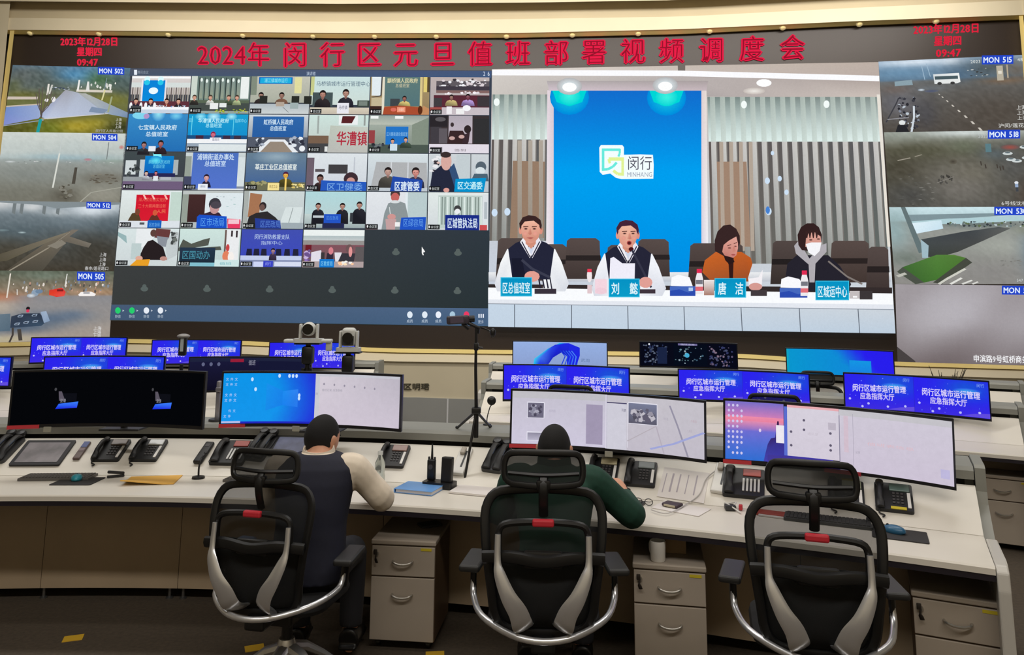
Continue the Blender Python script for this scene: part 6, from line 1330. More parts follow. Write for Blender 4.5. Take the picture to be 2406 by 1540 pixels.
    for s in (-1, 1):
        k = new(); limb(k, [(.14 * s, .35, .05 - dz), (.142 * s, .43, .055 - dz), (.146 * s, .52, .04 - dz), (.15 * s, .595, .03 - dz)], [.054, .058, .054, .038]); box(k, (.145 * s, .47, .013 - dz), (.1, .28, .022), (0, 0, -.05 * s), .01); k = remeshed(k, .007, 2); obj('shoe', k, M_shoe, body, True)
    return body
make_person('seated person in a navy waistcoat over a cream shirt, back turned, elbow on the desk', (-.985, 3.93, 0.035), math.radians(1), .16, math.radians(-29), math.radians(-12),
            ((.19, .0, 1.01), (.325, .15, .84), (.24, .41, .80), (-.25, 1, -.02)), ((-.19, .0, 1.01), (-.27, .2, .83), (-.12, .45, .80), (.35, 1, -.02)), None, M_creamcl, M_navy, 0.0, 1.07)
make_person('seated person in a dark green jacket, back turned, one hand out on the desk', (.215, 3.80, 0.02), math.radians(-4), .1, math.radians(-8), math.radians(-16),
            ((.19, .0, 1.01), (.385, .12, .835), (.372, .36, .872), (-.42, .8, .42)), ((-.19, .0, 1.01), (-.27, .16, .82), (-.1, .42, .80), (.4, 1, -.02)), None, M_green, None, 0.0, 1.08, .058)
# ================================================================== drawer pedestals
M_ped = mat('pedestal_grey', (172, 160, 146), 0.45, noise=0.02, scale=6)
M_pedside = mat('pedestal_side_brown', (96, 74, 54), 0.5)
M_handle = mat('brushed_handle', (190, 186, 178), 0.3, 0.9)
M_yel = mat('yellow_sticker', (206, 186, 40), 0.6)
M_keym = mat('dark_key', (40, 32, 26), 0.5)
def pedestal(label, px, py, z, rz, w=.36, d=.44, h=.57):
    p = on_z(px, py, z)      # middle of the top front edge
    t = thing('drawer_pedestal', label, 'cabinet', (p.x, p.y, 0), rz)
    b = new(); box(b, (0, d / 2, .045 + (h - .07) / 2), (w, d - .02, h - .07), bev=.003); obj('carcass', b, M_pedside, t)
    b = new(); box(b, (0, d / 2 - .006, h - .0125), (w + .008, d + .006, .026), bev=.006); obj('top', b, M_ped, t)
    z1 = h - .032
    for i, (z0, z2) in enumerate(((z1 - .155, z1), (.05, z1 - .163))):
        b = new(); box(b, (0, .002, (z0 + z2) / 2), (w - .004, .018, z2 - z0), bev=.003); f = obj('drawer', b, M_ped, t)
        zh = z2 - .075 if i == 0 else z2 - .085
        b = new(); tube(b, smooth_path([(-.055, -.006, zh), (-.05, -.026, zh - .004), (-.02, -.034, zh - .012), (.02, -.034, zh - .012), (.05, -.026, zh - .004), (.055, -.006, zh)], 3), .006, 8); obj('handle', b, M_handle, f, True)
        if i == 0:
            b = new(); tube(b, [(-w * .41, -.006, z2 - .04), (-w * .41, -.016, z2 - .04)], .012, 12); obj('lock', b, M_handle, f, True)
            b = new(); tube(b, smooth_path([(-w * .41, -.02, z2 - .04), (-w * .42, -.026, z2 - .06), (-w * .4, -.024, z2 - .085)], 3), 0, 8, flat=[(.006, .003)] * 4 + [(.012, .004)] * 3); box(b, (-w * .43, -.02, z2 - .03), (.02, .008, .028), bev=.003); obj('keys', b, M_keym, f, True, 'dark key and tag hanging from the lock')
            b = new(); box(b, (w * .36, -.0078, z2 - .012), (.06, .002, .014)); obj('sticker', b, M_yel, f, label='yellow sticker')
    for x in (-1, 1):
        for y in (.05, d - .05):
            b = new(); tube(b, [(x * (w / 2 - .04) - .01, y, .018), (x * (w / 2 - .04) + .01, y, .018)], .018, 12); box(b, (x * (w / 2 - .04), y, .03), (.03, .03, .012)); obj('castor', b, M_black, t, True)
    return t
pedestal('grey two-drawer pedestal with keys, between the two seated people', 949, 1270, .57, math.radians(-6))
pedestal('grey two-drawer pedestal with a white mug on top', 1572, 1328, .57, math.radians(-10))
pedestal('grey two-drawer pedestal in the corner at the right end of the desk', 2246, 1402, .57, math.radians(-25), .36, .36)
pedestal('grey drawer pedestal under the right end of the second-row desk', 2352, 1118, .56, math.radians(-28), .44, .27, .56)
# mug and box on the middle pedestal
pm = on_z(1546, 1318, .571)
t = thing('mug', 'white mug on the pedestal beside the brown box', 'mug', pm, 1.7)
b = new(); lathe(b, [(0, 0), (.034, 0), (.038, .006), (.041, .1), (.0385, .1), (.036, .012), (0, .01)], 24); obj('cup', b, mat('white_glaze', (235, 232, 226), 0.15), t, True)
b = new(); tube(b, smooth_path([(.037, .012, .082), (.06, .02, .078), (.066, .022, .05), (.058, .02, .026), (.038, .012, .022)], 4), .0055, 8); obj('handle', b, MATS['white_glaze'], t, True)
b = new(); box(b, (0, 0, .055), (.12, .07, .11), (0, 0, -.2), .003); pb_ = on_z(1590, 1304, .571); o = obj('carton', b, mat('brown_card', (150, 124, 92), 0.8), None); o.location = (pb_.x, pb_.y + .05, .571); tag(o, 'small brown carton behind the white mug', 'box')
b = new(); box(b, (0, 0, .008), (.13, .09, .016), (0, 0, .5), .006); pb_ = on_z(1010, 1236, .571); o = obj('wallet', b, M_dark, None); o.location = (pb_.x, pb_.y, .571); tag(o, 'dark flat wallet-like case on the pedestal between the people', 'case')
# ================================================================== things on the near desk
def flat_at(px, py, z=.753): 
    p = on_z(px, py, z); r, th = polar(p); return p, th
def slope_at(px, py):
    z = .84
    for _ in range(40):
        p = on_z(px, py, z); r, th = polar(p)
        z = .6 * z + .4 * (.7535 + max(0, min(SLOPE_R, r - R1 - FLAT)) / SLOPE_R * SLOPE_H)
    return Vector((p.x, p.y, z)), th
def on_flat(name, label, cat, px, py, rz=0.0, group=None, hd=.05):
    p, th = flat_at(px, py); r, _ = polar(p); q = arc(min(r, R1 + FLAT - .012 - hd), th); p = Vector((q.x, q.y, .753)); return thing(name, label, cat, p, -th + rz, group)
def on_slope(name, label, cat, px, py, rz=0.0, group=None):
    p, th = slope_at(px, py)
    t = thing(name, label, cat, p, 0, group)
    t.rotation_mode = 'XYZ'
    M = Matrix.Rotation(-th, 3, 'Z') @ Matrix.Rotation(TILT, 3, 'X') @ Matrix.Rotation(rz, 3, 'Z')
    t.rotation_euler = M.to_euler('XYZ')
    return t
M_phone = mat('phone_black', (22, 22, 24), 0.5)
M_phone2 = mat('phone_keys', (66, 64, 66), 0.5)
M_lcd = mat('lcd_grey', (128, 128, 118), 0.3)
M_strip = mat('white_strip', (232, 230, 226), 0.5)
M_cord = mat('cord_black', (24, 24, 26), 0.6)
def handset(parent, x, y, z, L=.19, m=None, w=.036, name='handset'):
    b = new()
    pts = smooth_path([(x, y - L / 2, z + .012), (x, y - L / 2 + .03, z + .018), (x, y - L * .2, z + .034), (x, y + L * .2, z + .034), (x, y + L / 2 - .03, z + .018), (x, y + L / 2, z + .012)], 3)
    n = len(pts); fl = [(w * .5 * interp([(0, 1.1), (.2, 1.15), (.35, .8), (.65, .8), (.8, 1.15), (1, 1.1)], i / (n - 1)), .014) for i in range(n)]
    tube(b, pts, 0, 10, flat=fl)
    return obj(name, b, m or M_phone, parent, True)
def phone(label, px, py, lcd=None, note=None, rz=0.0, s=1.0):
    t = on_slope('desk_phone', label, 'phone', px, py, rz)
    b = new(); prism(b, [(x, y) for x, y in rrect(.185, .2, .012, 3)], .0, .022); bmesh.ops.transform(b, matrix=Matrix.Translation((0, 0, 0)), verts=b.verts); obj('base', b, M_phone, t)
    handset(t, -.066, 0, .02, .195)
    b = new(); box(b, (.03, .062, .026), (.1, .05, .012), (.1, 0, 0), .004); d = obj('display', b, lcd or M_lcd, t)
    b = new()
    for i in range(4):
        for j in range(3): box(b, (.0 + j * .02, .02 - i * .023, .0245), (.014, .014, .005), bev=.0015, seg=1)
    obj('keypad', b, M_phone2, t)
    b = new(); box(b, (.073, -.026, .0245), (.016, .11, .005)); obj('label_strip', b, M_strip, t, label='white strip beside the keys')
    if note:
        b = new(); box(b, (.02, -.088 if note == 'low' else .104, .024), (.075, .018, .004)); obj('sticky_note', b, M_yel, t, label='yellow sticky note')
    b = new(); tube(b, smooth_path([(-.07, -.1, .012), (-.075, -.118, .008), (-.05, -.13, .006), (-.06, -.145, .006)], 4), .004, 6); obj('cord', b, M_cord, t, True)
    return t
phone('black desk phone next to the slim remote, third item right of the tablet', 262, 1062, mat('lcd_warm', (120, 106, 96), 0.3))
phone('black desk phone with a bright silver display, behind the yellow envelope', 350, 1062, mat('lcd_silver', (180, 182, 180), 0.2))
phone('black desk phone above the water bottle', 925, 1076, mat('lcd_rose', (150, 116, 106), 0.3))
phone('black desk phone with a cream display by the hand of the person in green', 1418, 1108, mat('lcd_cream', (206, 196, 160), 0.3))
phone('black desk phone with a grey display left of the printed sheet', 1506, 1118, mat('lcd_cool', (110, 118, 118), 0.3))
phone('black desk phone with a yellow-edged display right of the empty chair', 1988, 1166, mat('lcd_olive', (146, 150, 130), 0.3), 'top')
phone('black desk phone with a yellow note under its keys, last on the right', 2100, 1174, mat('lcd_teal', (100, 122, 116), 0.3), 'low')
M_keyw = mat('key_white', (214, 214, 212), 0.4)
M_disp = mat('red_display', (170, 70, 60), 0.4)
def big_phone(label, px, py, rz=0.0):
    t = on_slope('dispatch_phone', label, 'phone', px, py, rz)
    b = new(); prism(b, rrect(.23, .22, .014, 3), 0, .026); obj('base', b, M_phone, t)
    handset(t, -.078, 0, .024, .21, w=.05)
    b = new(); box(b, (.045, .07, .029), (.1, .05, .01), (.08, 0, 0), .003); obj('display', b, M_disp, t)
    for i in range(5):
        b = new(); box(b, (.0 + i * .021, -.03, .0295), (.012, .1, .007), bev=.002); obj('key_column', b, M_keyw, t)
    return t
big_phone('black phone with red display and white key columns, beside the flat black handset', 545, 1068)
big_phone('black phone with red display and white keys, left of the empty chair', 1748, 1140)
t = on_slope('cordless_handset', 'flat black cordless handset lying on the slope left of the red-display phone', 'handset', 480, 1068, -.05)
b = new(); box(b, (0, 0, .014), (.06, .2, .028), bev=.01, seg=3); obj('body', b, M_phone, t, True)
b = new(); box(b, (0, .06, .0285), (.03, .03, .002)); obj('earpiece', b, M_phone2, t)
t = on_slope('intercom_remote', 'slim remote with blue top and brown lower half beside the tablet', 'remote', 193, 1062)
b = new(); box(b, (0, 0, .009), (.045, .17, .018), bev=.006); obj('body', b, mat('remote_brown', (96, 78, 74), 0.4), t)
b = new(); box(b, (0, .052, .0185), (.038, .055, .003)); obj('screen', b, mat('remote_blue', (74, 90, 150), 0.3), t)
b = new(); box(b, (0, .002, .0185), (.036, .03, .003)); obj('buttons', b, mat('remote_mauve', (140, 118, 122), 0.4), t)
M_tabf = mat('tablet_frame', (16, 14, 20), 0.5)
def tablet(label, px, py, w, h, col):
    t = on_slope('touch_panel', label, 'tablet', px, py)
    b = new(); prism(b, rrect(w, h, .01, 3), 0, .014); obj('frame', b, M_tabf, t)
    b = new(); prism(b, rrect(w - .05, h - .05, .004, 2), .014, .0152); obj('screen', b, col, t)
    return t
tablet('black-framed touch panel with a dim grey screen, set in the slope at the far left', 102, 1067, .32, .24, mat('dim_screen', (120, 114, 118), 0.35, noise=.35, scale=9))
tablet('black-framed touch panel behind the person in the navy waistcoat', 690, 1050, .30, .2, mat('dim_screen_blue', (90, 96, 130), 0.35, noise=.3, scale=12))
def duo(label, px, py):
    t = on_slope('twin_handset_console', label, 'phone', px, py, -.12)
    b = new(); prism(b, rrect(.14, .24, .02, 4), 0, .024); obj('cradle', b, M_dark, t)
    for i, x in enumerate((-.034, .034)):
        h_ = handset(t, x, .01, .022, .25, M_phone, .05)
        b = new(); box(b, (x, .01, .062), (.036, .055, .006), bev=.002); obj('key_patch', b, mat('blue_keys', (74, 96, 136), 0.4), h_)
        b = new(); lathe(b, [(0, .03), (.03, .03), (.034, .045), (.026, .06), (0, .064)], 16, (x, .125, 0)); obj('ear_cup', b, M_black, h_, True)
    return t
duo('black twin-handset console cut off by the left edge', 12, 1060)
duo('black twin-handset console behind the headrest of the left chair', 614, 1056)
duo('black twin-handset console left of the person in green', 1168, 1082)
# keyboards, pads, mice
M_kb = mat('keyboard_grey', (92, 88, 84), 0.55)
M_kb2 = mat('keyboard_dark', (58, 58, 58), 0.55)
def keyboard(label, px, py, rz=0.0, w=.43, m=None, lift=0.0):
    t = on_flat('keyboard', label, 'keyboard', px, py, rz, None, .075)
    b = new(); prism(b, rrect(w, .14, .008, 3), 0, .014); obj('body', b, m or M_kb, t)
    b = new()
    n = int(w / .019) - 1
    for r in range(5):
        for k in range(n): box(b, (-w / 2 + .02 + k * (w - .04) / (n - 1), .05 - r * .024, .0165), (.0155, .019, .006))
    k = obj('keys', b, m or M_kb, t); k['kind'] = 'stuff'
    return t
keyboard('grey keyboard at the left, in front of the phones', 168, 1111, 0.03)
keyboard('grey keyboard in front of the left chair', 618, 1118, -.05, .36)
keyboard('dark keyboard seen through the back of the empty chair', 1945, 1222, -.02, .43, M_kb2)
def mousepad(label, px, py, w=.25, d=.2, rz=0.0):
    p, th = flat_at(px, py); b = new(); prism(b, rrect(w, d, .012, 3), 0, .004); o = obj('mouse_pad', b, mat('pad_black', (44, 42, 42), 0.8), None); o.location = p; o.rotation_euler = (0, 0, -th + rz); tag(o, label, 'mouse pad'); return o
mousepad('black mouse pad under the teal mouse at the left', 183, 1132)
mousepad('black mouse pad under the blue mouse at the right end', 2114, 1258)
def mouse(label, px, py, col, rz=0.0, cord=None):
    p, th = flat_at(px, py, .76); t = thing('mouse', label, 'mouse', (p.x, p.y, .7575), -th + rz)
    b = new()
    rings = []
    for f, z in ((.9, 0), (1, .008), (.95, .018), (.75, .028), (.4, .034)):
        rings.append([Vector((x * f, y * f - .006 * z / .034, z)) for x, y in [(.033 * math.cos(a), .058 * math.sin(a)) for a in [2 * math.pi * k / 20 for k in range(20)]]])
    ring_loft(b, rings); obj('body', b, col, t, True)
    b = new(); tube(b, [(-.004, .03, .029), (.004, .03, .029)], .007, 10); obj('wheel', b, M_black, t, True)
    return t
mouse('teal computer mouse on the left mouse pad', 180, 1127, mat('teal_mouse', (40, 140, 156), 0.3), .4)
mouse('blue computer mouse on the right mouse pad', 2100, 1250, mat('blue_mouse', (44, 96, 130), 0.3), 1.1)
# papers and folders
M_paper = mat('paper', (226, 220, 216), 0.7)
def sheet(name, label, cat, px, py, w, d, m, rz=0.0, slope=False, th_=.002, curl=0.0, lines=None):
    t = on_slope(name, label, cat, px, py, rz) if slope else on_flat(name, label, cat, px, py, rz, None, d / 2 + .02)
    b = new(); nx, ny = 10, 6
    g = [[b.verts.new((-w / 2 + w * i / nx, -d / 2 + d * j / ny, th_ + curl * max(0, 1 - i / nx - .2) * max(0, .6 - j / ny))) for i in range(nx + 1)] for j in range(ny + 1)]
    for j in range(ny):
        for i in range(nx): b.faces.new((g[j][i], g[j][i + 1], g[j + 1][i + 1], g[j + 1][i]))
    ext = bmesh.ops.extrude_face_region(b, geom=b.faces[:])
    for v in ext['geom']:
        if isinstance(v, bmesh.types.BMVert): v.co.z -= th_ * .9
    obj('sheet', b, m, t)
    if lines:
        for x0, x1, y0, y1 in lines:
            b = new(); box(b, ((x0 + x1) / 2 * w, (y0 + y1) / 2 * d, th_ + .0006), ((x1 - x0) * w, (y1 - y0) * d, .0006)); obj('printed_column', b, mat('print_grey', (176, 168, 176), 0.8), t)
    return t
sheet('envelope', 'yellow kraft envelope with a lifted corner on the left of the desk', 'envelope', 385, 1117, .31, .23, mat('kraft_yellow', (226, 174, 80), 0.7), .2, False, .006, .06)
sheet('printed_sheet', 'printed table sheet on the slope right of the two phones', 'paper', 1606, 1140, .27, .25, M_paper, -.08, True, .003, 0, [(-.42, -.40, -.35, .3), (-.28, -.24, -.3, .32), (-.12, -.09, -.28, .32), (.06, .08, -.3, .34), (.24, .27, -.3, .36)])
sheet('paper', 'blank white sheet lying under the small dark pouch', 'paper', 1600, 1196, .28, .18, M_paper, -.3, False, .003)
sheet('paper', 'stack of white paper left of the person in green', 'paper', 1115, 1156, .26, .18, M_paper, -.12, False, .012)
t = on_flat('folder', 'blue ring folder lying in front of the radio charger', 'folder', 986, 1153, -.14)
b = new(); prism(b, rrect(.25, .2, .006, 2), .001, .003); obj('back_cover', b, mat('folder_blue', (104, 158, 220), 0.4), t)
b = new(); box(b, (.004, .002, .012), (.235, .185, .018)); obj('pages', b, M_paper, t)
b = new(); prism(b, rrect(.25, .2, .006, 2), .0215, .0235); box(b, (-.122, 0, .0122), (.006, .198, .022), bev=.002); obj('front_cover', b, MATS['folder_blue'], t)
t = on_flat('pouch', 'small dark pouch on the blank white sheet', 'pouch', 1580, 1192, -.35)
b = new(); box(b, (0, 0, .014), (.1, .075, .018), bev=.008, seg=3); obj('body', b, mat('plum_leather', (66, 52, 62), 0.5), t, True)
b = new(); box(b, (0, -.036, .013), (.07, .012, .012), bev=.004); obj('clasp', b, mat('beige_clasp', (186, 176, 150), 0.5), t)
# bottle
t = on_flat('water_bottle', 'clear plastic water bottle beside the elbow of the person in navy', 'bottle', 896, 1135)
b = new(); lathe(b, [(0, 0), (.028, 0), (.032, .008), (.032, .05), (.029, .07), (.032, .09), (.031, .13), (.014, .165), (.013, .18), (0, .18)], 20); obj('body', b, mat('clear_plastic', (225, 232, 228), 0.08, trans=.85), t, True)
b = new(); lathe(b, [(0, .178), (.0165, .178), (.0165, .196), (.015, .199), (0, .199)], 16); obj('cap', b, mat('cap_white', (220, 222, 218), 0.4), t, True)
# two-way radio in its charger
t = on_flat('radio_charger', 'black radio charging dock on the desk behind the blue folder', 'charger', 1046, 1134, -.12)
b = new(); prism(b, rrect(.2, .1, .015, 3), 0, .035); obj('base', b, M_black, t)
b = new(); box(b, (.045, .012, .105), (.07, .045, .15), (-.1, 0, 0), .008); obj('tall_slot', b, M_black, t)
t = thing('two_way_radio', 'black two-way radio with antenna standing left of the charging tower', 'radio', t.matrix_basis @ Vector((-.06, .01, .036)), t.rotation_euler.z)
b = new(); box(b, (0, 0, .062), (.052, .034, .124), bev=.009, seg=3); obj('body', b, M_black, t, True)
b = new(); tube(b, [(-.0, .004, .12), (.0, .004, .15), (0, .004, .215)], [.0085, .007, .0045], 8); obj('antenna', b, M_black, t, True)
for x in (-.018, .02):
    b = new(); tube(b, [(x, 0, .122), (x, 0, .138)], .007, 10); obj('knob', b, M_dark, t, True)
b = new(); lathe(b, [(0, -.002), (.016, -.002), (.014, .003), (0, .004)], 14); bmesh.ops.transform(b, matrix=mx((0, -.018, .08), (math.pi / 2, 0, 0)), verts=b.verts); obj('speaker_grille', b, M_phone2, t, True)
# white pocket terminals with a black slot
M_whitep = mat('white_plastic', (222, 220, 214), 0.35)
def terminal(label, px, py, rz=0):
    t = on_slope('desk_terminal', label, 'device', px, py, rz)
    b = new(); box(b, (0, 0, .012), (.085, .24, .024), bev=.006); obj('body', b, M_whitep, t)
    b = new(); box(b, (.012, .01, .0245), (.012, .15, .003)); obj('slot', b, M_black, t)
    b = new(); box(b, (-.01, .075, .034), (.034, .06, .022), bev=.008); obj('grip', b, mat('grip_beige', (176, 168, 156), 0.5), t)
    return t
terminal('white slotted device with a grey grip, left of the black red-display phone on the right', 1694, 1128, -.1)
terminal('white slotted device standing behind the radio charging tower', 1086, 1088, -.05)
# small odds and ends
def lump(name, label, cat, px, py, parts, rz=0.0, slope=False):
    t = (on_slope if slope else on_flat)(name, label, cat, px, py, rz)
    for nm, m, fn in parts:
        b = new(); fn(b); obj(nm, b, m, t, True)
    return t
lump('desk_microphone', 'small black gooseneck microphone on a round foot, right of the envelope', 'microphone', 490, 1112, [('foot', M_black, lambda b: lathe(b, [(0, 0), (.04, 0), (.038, .012), (.01, .018), (0, .018)], 18)), ('gooseneck', M_black, lambda b: tube(b, smooth_path([(0, 0, .015), (0, 0, .07), (.005, .02, .12), (.01, .05, .14)], 4), .006, 8)), ('capsule', M_black, lambda b: blob(b, (.012, .062, .143), (.012, .018, .012)))])
lump('desk_stapler', 'small black stapler in front of the second phone from the left', 'stapler', 318, 1101, [('lower_jaw', M_black, lambda b: box(b, (0, 0, .008), (.1, .03, .012), bev=.004)), ('upper_jaw', M_black, lambda b: box(b, (.0, 0, .03), (.1, .026, .016), (0, .16, 0), .006))], .5)
lump('cable_plug', 'black plug with a tangle of white cable in front of the right white device', 'plug', 1718, 1192, [('body', M_dark, lambda b: box(b, (0, 0, .016), (.06, .045, .03), (0, 0, .3), .008)), ('white_cable', M_whitep, lambda b: tube(b, smooth_path([(.02, .0, .03), (.03, .03, .035), (.01, .05, .03), (-.03, .04, .02), (-.02, .0, .035), (.04, -.03, .01), (.06, -.06, .006)], 5), .004, 6)), ('red_tab', M_red, lambda b: box(b, (.055, .02, .016), (.02, .03, .026), bev=.003))])
lump('phone_plug', 'white block with a black cord in front of the last phone', 'plug', 2058, 1228, [('block', M_whitep, lambda b: box(b, (0, 0, .014), (.05, .06, .028), bev=.006)), ('cord', M_cord, lambda b: tube(b, smooth_path([(-.03, .01, .02), (-.04, .03, .03), (-.035, -.02, .01), (.03, .0, .01), (.06, -.03, .006), (.07, -.05, .006)], 5), .005, 6))])
lump('spectacles', 'thin folded spectacles by the sleeve of the person in green', 'glasses', 1512, 1188, [('frame', M_dark, lambda b: [tube(b, [(x + .022 * math.cos(a), .0, .02 + .018 * math.sin(a)) for a in [2 * math.pi * k / 16 for k in range(16)]], .0022, 6, closed=True) for x in (-.03, .03)]), ('arm', M_dark, lambda b: [tube(b, smooth_path([(-.052, 0, .024), (-.02, .05, .01), (.03, .055, .006)], 4), .0022, 6), tube(b, smooth_path([(.052, 0, .024), (.02, .04, .01), (-.03, .05, .012)], 4), .0022, 6)])])
lump('red_pen', 'dark red pen held by the person in green', 'pen', 1462, 1166, [('barrel', mat('maroon', (84, 26, 30), 0.4), lambda b: tube(b, [(-.0, .03, .1), (.03, -.03, .006)], .006, 8))])
lump('notepad', 'dark grey pad under the hand of the person in green', 'pad', 1487, 1186, [('cover', M_dark, lambda b: box(b, (0, 0, .006), (.12, .09, .012), (0, 0, -.2), .003))])
lump('red_booklet', 'red booklet behind the back of the empty chair', 'booklet', 1805, 1190, [('cover', mat('orange_red', (176, 66, 50), 0.6), lambda b: box(b, (0, 0, .006), (.2, .09, .012), (0, 0, -.08), .003)), ('pages', M_paper, lambda b: box(b, (.03, -.05, .004), (.14, .03, .008), (0, 0, -.08), .002))])
# white lead from the terminal across the printed sheet
pts = [slope_at(1690, 1105)[0], slope_at(1660, 1130)[0], slope_at(1645, 1165)[0], flat_at(1620, 1186)[0], flat_at(1570, 1212)[0], flat_at(1530, 1204)[0]]
b = new(); tube(b, smooth_path([p + Vector((0, 0, .012)) for p in pts], 5), .003, 6); o = obj('white_lead', b, mat('lead_grey', (190, 186, 184), 0.5), None, True); tag(o, 'thin white lead running over the printed sheet from the slotted device', 'cable')
# ================================================================== stands and cameras behind the front row
M_tri = mat('tripod_black', (20, 20, 21), 0.4)
hub = at_y(1119, 965, 5.05)
t = thing('light_stand', 'thin black light stand standing on the desk in the aisle gap', 'stand', (hub.x, hub.y, .755))
H0 = Vector((hub.x, hub.y, .755))
top = at_y(1119, 772, 5.05)
L_ = lambda p: Vector(p) - H0
b = new(); tube(b, [L_((hub.x, hub.y, hub.z - .17)), L_((hub.x, hub.y, hub.z + .02))], .016, 10); tube(b, [L_((hub.x, hub.y, hub.z)), L_((top.x, top.y, 1.45)), L_((top.x, top.y, top.z))], [.012, .010, .0085], 10); obj('pole', b, M_tri, t, True)
b = new(); box(b, L_((hub.x, hub.y, hub.z)), (.06, .06, .04), bev=.008); obj('leg_hub', b, M_tri, t, True)
f1, _ = flat_at(1090, 1137); f2, _ = slope_at(1072, 1040); f2 = arc(R1 + .95, th_at(1073, 1032, 1.02, R1 + .95), 1.022); f3 = arc(R1 + 1.05, th_at(1152, 1004, 1.02, R1 + 1.05), 1.022)
for f in (f1, f2, f3):
    b = new(); tube(b, [L_((hub.x, hub.y, hub.z - .005)), L_(f)], [.009, .008], 8); lg = obj('leg', b, M_tri, t, True)
    b = new(); blob(b, L_(f + Vector((0, 0, .006))), (.012, .012, .01), sub=2); obj('rubber_foot', b, M_tri, lg, True)
b = new(); box(b, L_(at_y(1119, 815, 5.05)), (.03, .03, .05), bev=.006); tube(b, [L_(at_y(1119, 815, 5.05)), L_(at_y(1134, 818, 5.05))], .007, 8); obj('height_clamp', b, M_tri, t, True)
b = new(); tube(b, [L_(at_y(1122, 784, 5.05)), L_(at_y(1126, 772, 5.05)), L_(at_y(1098, 758, 5.05))], .012, 8); obj('swivel_head', b, M_tri, t, True)
b = new(); tube(b, smooth_path([L_(at_y(1130, 770, 5.05)), L_(at_y(1150, 778, 5.0)), L_(at_y(1156, 792, 4.95))], 4), [.006] * 9, 8); blob(b, L_(at_y(1158, 782, 4.95)), (.018, .018, .03)); obj('side_grip', b, M_tri, t, True)
cp = at_y(1076, 752, 5.05)
t = thing('camcorder', 'small dark camcorder on top of the thin light stand', 'camera', (cp.x, cp.y, cp.z - .028), math.radians(8))
b = new(); box(b, (0, 0, .028), (.15, .06, .055), (0, -.06, 0), .012, 3); obj('body', b, mat('camcorder_grey', (62, 56, 66), 0.45), t, True)
b = new(); tube(b, [(.07, 0, .034), (.11, 0, .036)], .022, 12); obj('lens', b, M_black, t, True)
b = new(); box(b, (-.01, -.035, .03), (.09, .008, .045), (0, -.06, 0), .003); obj('flip_screen', b, mat('purple_grey', (84, 74, 92), 0.4), t)
b = new(); tube(b, [(.03, 0, .005), (.075, 0, -.03)], .014, 8); obj('mount', b, M_tri, t, True)
# small lamp on a wire behind the rail
lp_ = at_y(1155, 942, 5.5)
t = thing('mesh_microphone', 'round black microphone on a thin curved wire right of the light stand', 'microphone', (lp_.x, lp_.y, 1.02))
b = new(); blob(b, (0, 0, lp_.z - 1.02), (.032, .03, .032), sub=3); obj('ball', b, M_tri, t, True)
b = new(); tube(b, smooth_path([(0, 0, lp_.z - 1.05), (-.012, .0, .12), (-.03, .0, .05), (-.03, .0, .0)], 4), .004, 6); lathe(b, [(0, 0), (.03, 0), (.028, .008), (0, .01)], 14, (-.03, 0, 0)); obj('wire', b, M_tri, t, True)
# two white pan-tilt cameras on tripods, a recorder on its stand
M_ptz = mat('camera_white', (212, 212, 206), 0.35)
M_lens = mat('lens_black', (8, 8, 10), 0.12)
def ptz(label, px, y_top, y_base, plate_w, Y, yaw, tilt_up):
    b0 = at_y(px, y_base, Y); tp = at_y(px, y_top, Y); h = tp.z - b0.z
    t = thing('conference_camera', label, 'camera', (b0.x, b0.y, b0.z), yaw)
    b = new(); prism(b, rrect(plate_w * .62, .15, .03, 5), 0, .03); obj('base', b, M_ptz, t)
    for s in (-1, 1):
        b = new(); box(b, (s * .066, 0, .03 + h * .36), (.018, .075, h * .72), bev=.008, seg=3); obj('yoke_arm', b, M_ptz, t, True)
    b = new(); R = .055
    if tilt_up:
        blob(b, (0, 0, h - R), (.056, .066, .056), sub=3)
    else:
        box(b, (0, 0, .03 + h * .45), (.11, .09, h * .8), bev=.03, seg=4)
    hd = obj('head', b, M_ptz, t, True)
    b = new(); tube(b, [(0, -.055, h - R - (0 if tilt_up else .02)), (0, -.075, h - R - (0 if tilt_up else .02))], .042, 20); obj('lens', b, M_lens, hd, True)
    if not tilt_up:
        b = new(); box(b, (0, -.048, .03 + h * .3), (.09, .004, h * .4), bev=.001); obj('front_cover', b, M_dark, hd)
    return t, b0
def tripod(label, p, ztop, spread=.15):
    t = thing('tripod', label, 'tripod', (p.x, p.y, 0))
    b = new(); box(b, (0, 0, ztop - .008), (.2, .12, .014), bev=.004); obj('top_plate', b, M_tri, t)
    b = new(); tube(b, [(0, 0, .5), (0, 0, ztop - .01)], .022, 10); box(b, (0, 0, ztop - .1), (.09, .09, .14), bev=.02); obj('column', b, M_tri, t, True)
    for k in range(3):
        a = math.radians(90 + 120 * k); b = new(); tube(b, [(.03 * math.cos(a), .03 * math.sin(a), ztop - .2), (spread * math.cos(a), spread * math.sin(a), .012)], [.017, .012], 8); obj('leg', b, M_tri, t, True)
    return t
c1, p1 = ptz('white round-headed pan camera on the left tripod, lens facing the hall', 725, 757, 805, .37, 6.1, math.radians(6), True)
tripod('black tripod under the round-headed white camera', p1, p1.z)
b = new(); box(b, (0, -.005, .0), (.37, .12, .028), bev=.01, seg=3); o = obj('bracket', b, M_ptz, c1, True); o.location = (0, 0, .012)
b = new(); box(b, (.165, -.03, -.03), (.05, .03, .07), bev=.01); obj('bracket_end', b, M_ptz, c1, True)
c2, p2 = ptz('white upright pan camera with a square yoke on the right tripod', 819, 771, 826, .30, 6.1, math.radians(2), False)
tripod('black tripod under the upright white camera', p2, p2.z)
rp = at_y(426, 866, 6.2); rt_ = at_y(426, 786, 6.2)
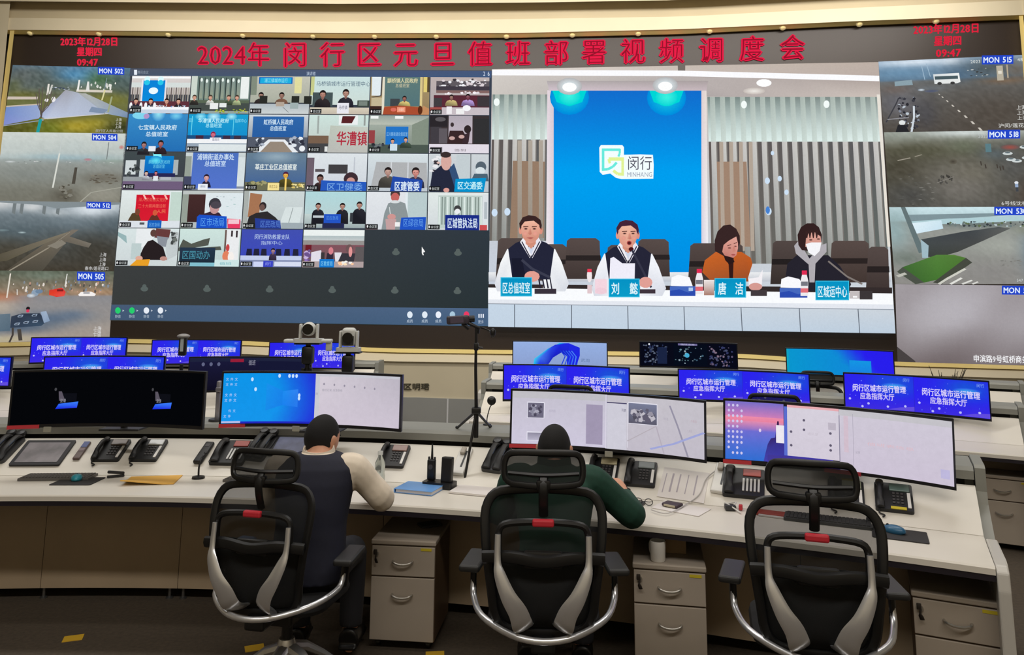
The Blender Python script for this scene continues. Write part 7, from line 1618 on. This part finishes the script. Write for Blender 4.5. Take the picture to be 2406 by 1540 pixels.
t = thing('recorder_stand', 'narrow black recorder with a pale screen standing over the black double screen', 'recorder', (rp.x, rp.y, 0))
b = new(); tube(b, [(0, 0, .02), (0, 0, rp.z + .03)], .014, 10); lathe(b, [(0, 0), (.16, 0), (.155, .015), (.02, .03), (0, .03)], 20); obj('stand', b, M_tri, t, True)
b = new(); box(b, (0, 0, (rt_.z + rp.z) / 2 + .05), (.06, .04, rt_.z - rp.z - .1), bev=.012, seg=3); obj('body', b, M_black, t, True)
b = new(); blob(b, (0, 0, rt_.z - .015), (.05, .05, .02), sub=3); obj('cap', b, mat('grey_cap', (150, 148, 146), 0.4), t, True)
b = new(); box(b, (0, -.021, (rt_.z + rp.z) / 2 + .06), (.026, .004, .12)); obj('screen', b, mat('pale_screen', (190, 200, 205), 0.3), t)
# pale speaker box between the two left monitors, small tower beside the recorder
q_ = arc(R1 + 1.0, th_at(512, 960, 1.05, R1 + 1.0), 1.022)
t = thing('monitor_arm', 'pale grey monitor arm showing between the black screen and the blue desktop', 'bracket', q_, 0)
b = new(); box(b, (0, 0, .14), (.03, .04, .28), bev=.008); obj('upright', b, mat('silver_arm', (170, 168, 176), 0.3, 0.6), t, True)
b = new(); box(b, (.03, -.02, .22), (.09, .03, .035), bev=.008); obj('joint', b, MATS['silver_arm'], t, True)
b = new(); lathe(b, [(0, 0), (.06, 0), (.058, .012), (0, .014)], 16); obj('foot', b, M_dark, t, True)
# dried twigs in a pot at the right of the second row
pp = at_y(2222, 905, 10.2); 
t = thing('potted_twigs', 'dark bare twigs in a pot behind the right blue screen', 'plant', (pp.x, pp.y, 0))
b = new(); lathe(b, [(0, 0), (.1, 0), (.14, .35), (.13, .36), (.12, .33), (0, .33)], 18); obj('pot', b, M_dark, t, True)
b = new(); R_ = random.Random(5); ztop = at_y(2222, 862, 10.2).z
for k in range(16):
    a = R_.uniform(0, 6.28); l = R_.uniform(.4, 1.0); e = Vector((math.cos(a) * .3 * l, math.sin(a) * .3 * l, .33 + (ztop - .33) * (.75 + .25 * l)))
    tube(b, smooth_path([(0, 0, .3), (e.x * .3, e.y * .3, e.z * .6), e], 3), [.008, .007, .007, .006, .005, .004, .003], 5)
obj('twigs', b, mat('twig_brown', (46, 40, 30), 0.8), t, True)
# yellow tape marks on the floor
for px, py, rz, lab in ((172, 1501, .35, 'yellow tape mark on the carpet at the lower left'), (598, 1524, .4, 'yellow tape mark on the carpet beside the left chair base'), (1022, 1540, .1, 'yellow tape mark on the carpet in front of the pedestal between the people')):
    p = on_z(px, py, 0); b = new(); box(b, (0, 0, .0015), (.1, .075, .003)); o = obj('tape_mark', b, mat('tape_yellow', (214, 170, 44), 0.6), None); o.location = (p.x, p.y, 0); o.rotation_euler = (0, 0, rz); tag(o, lab, 'tape mark', 'yellow floor marks')
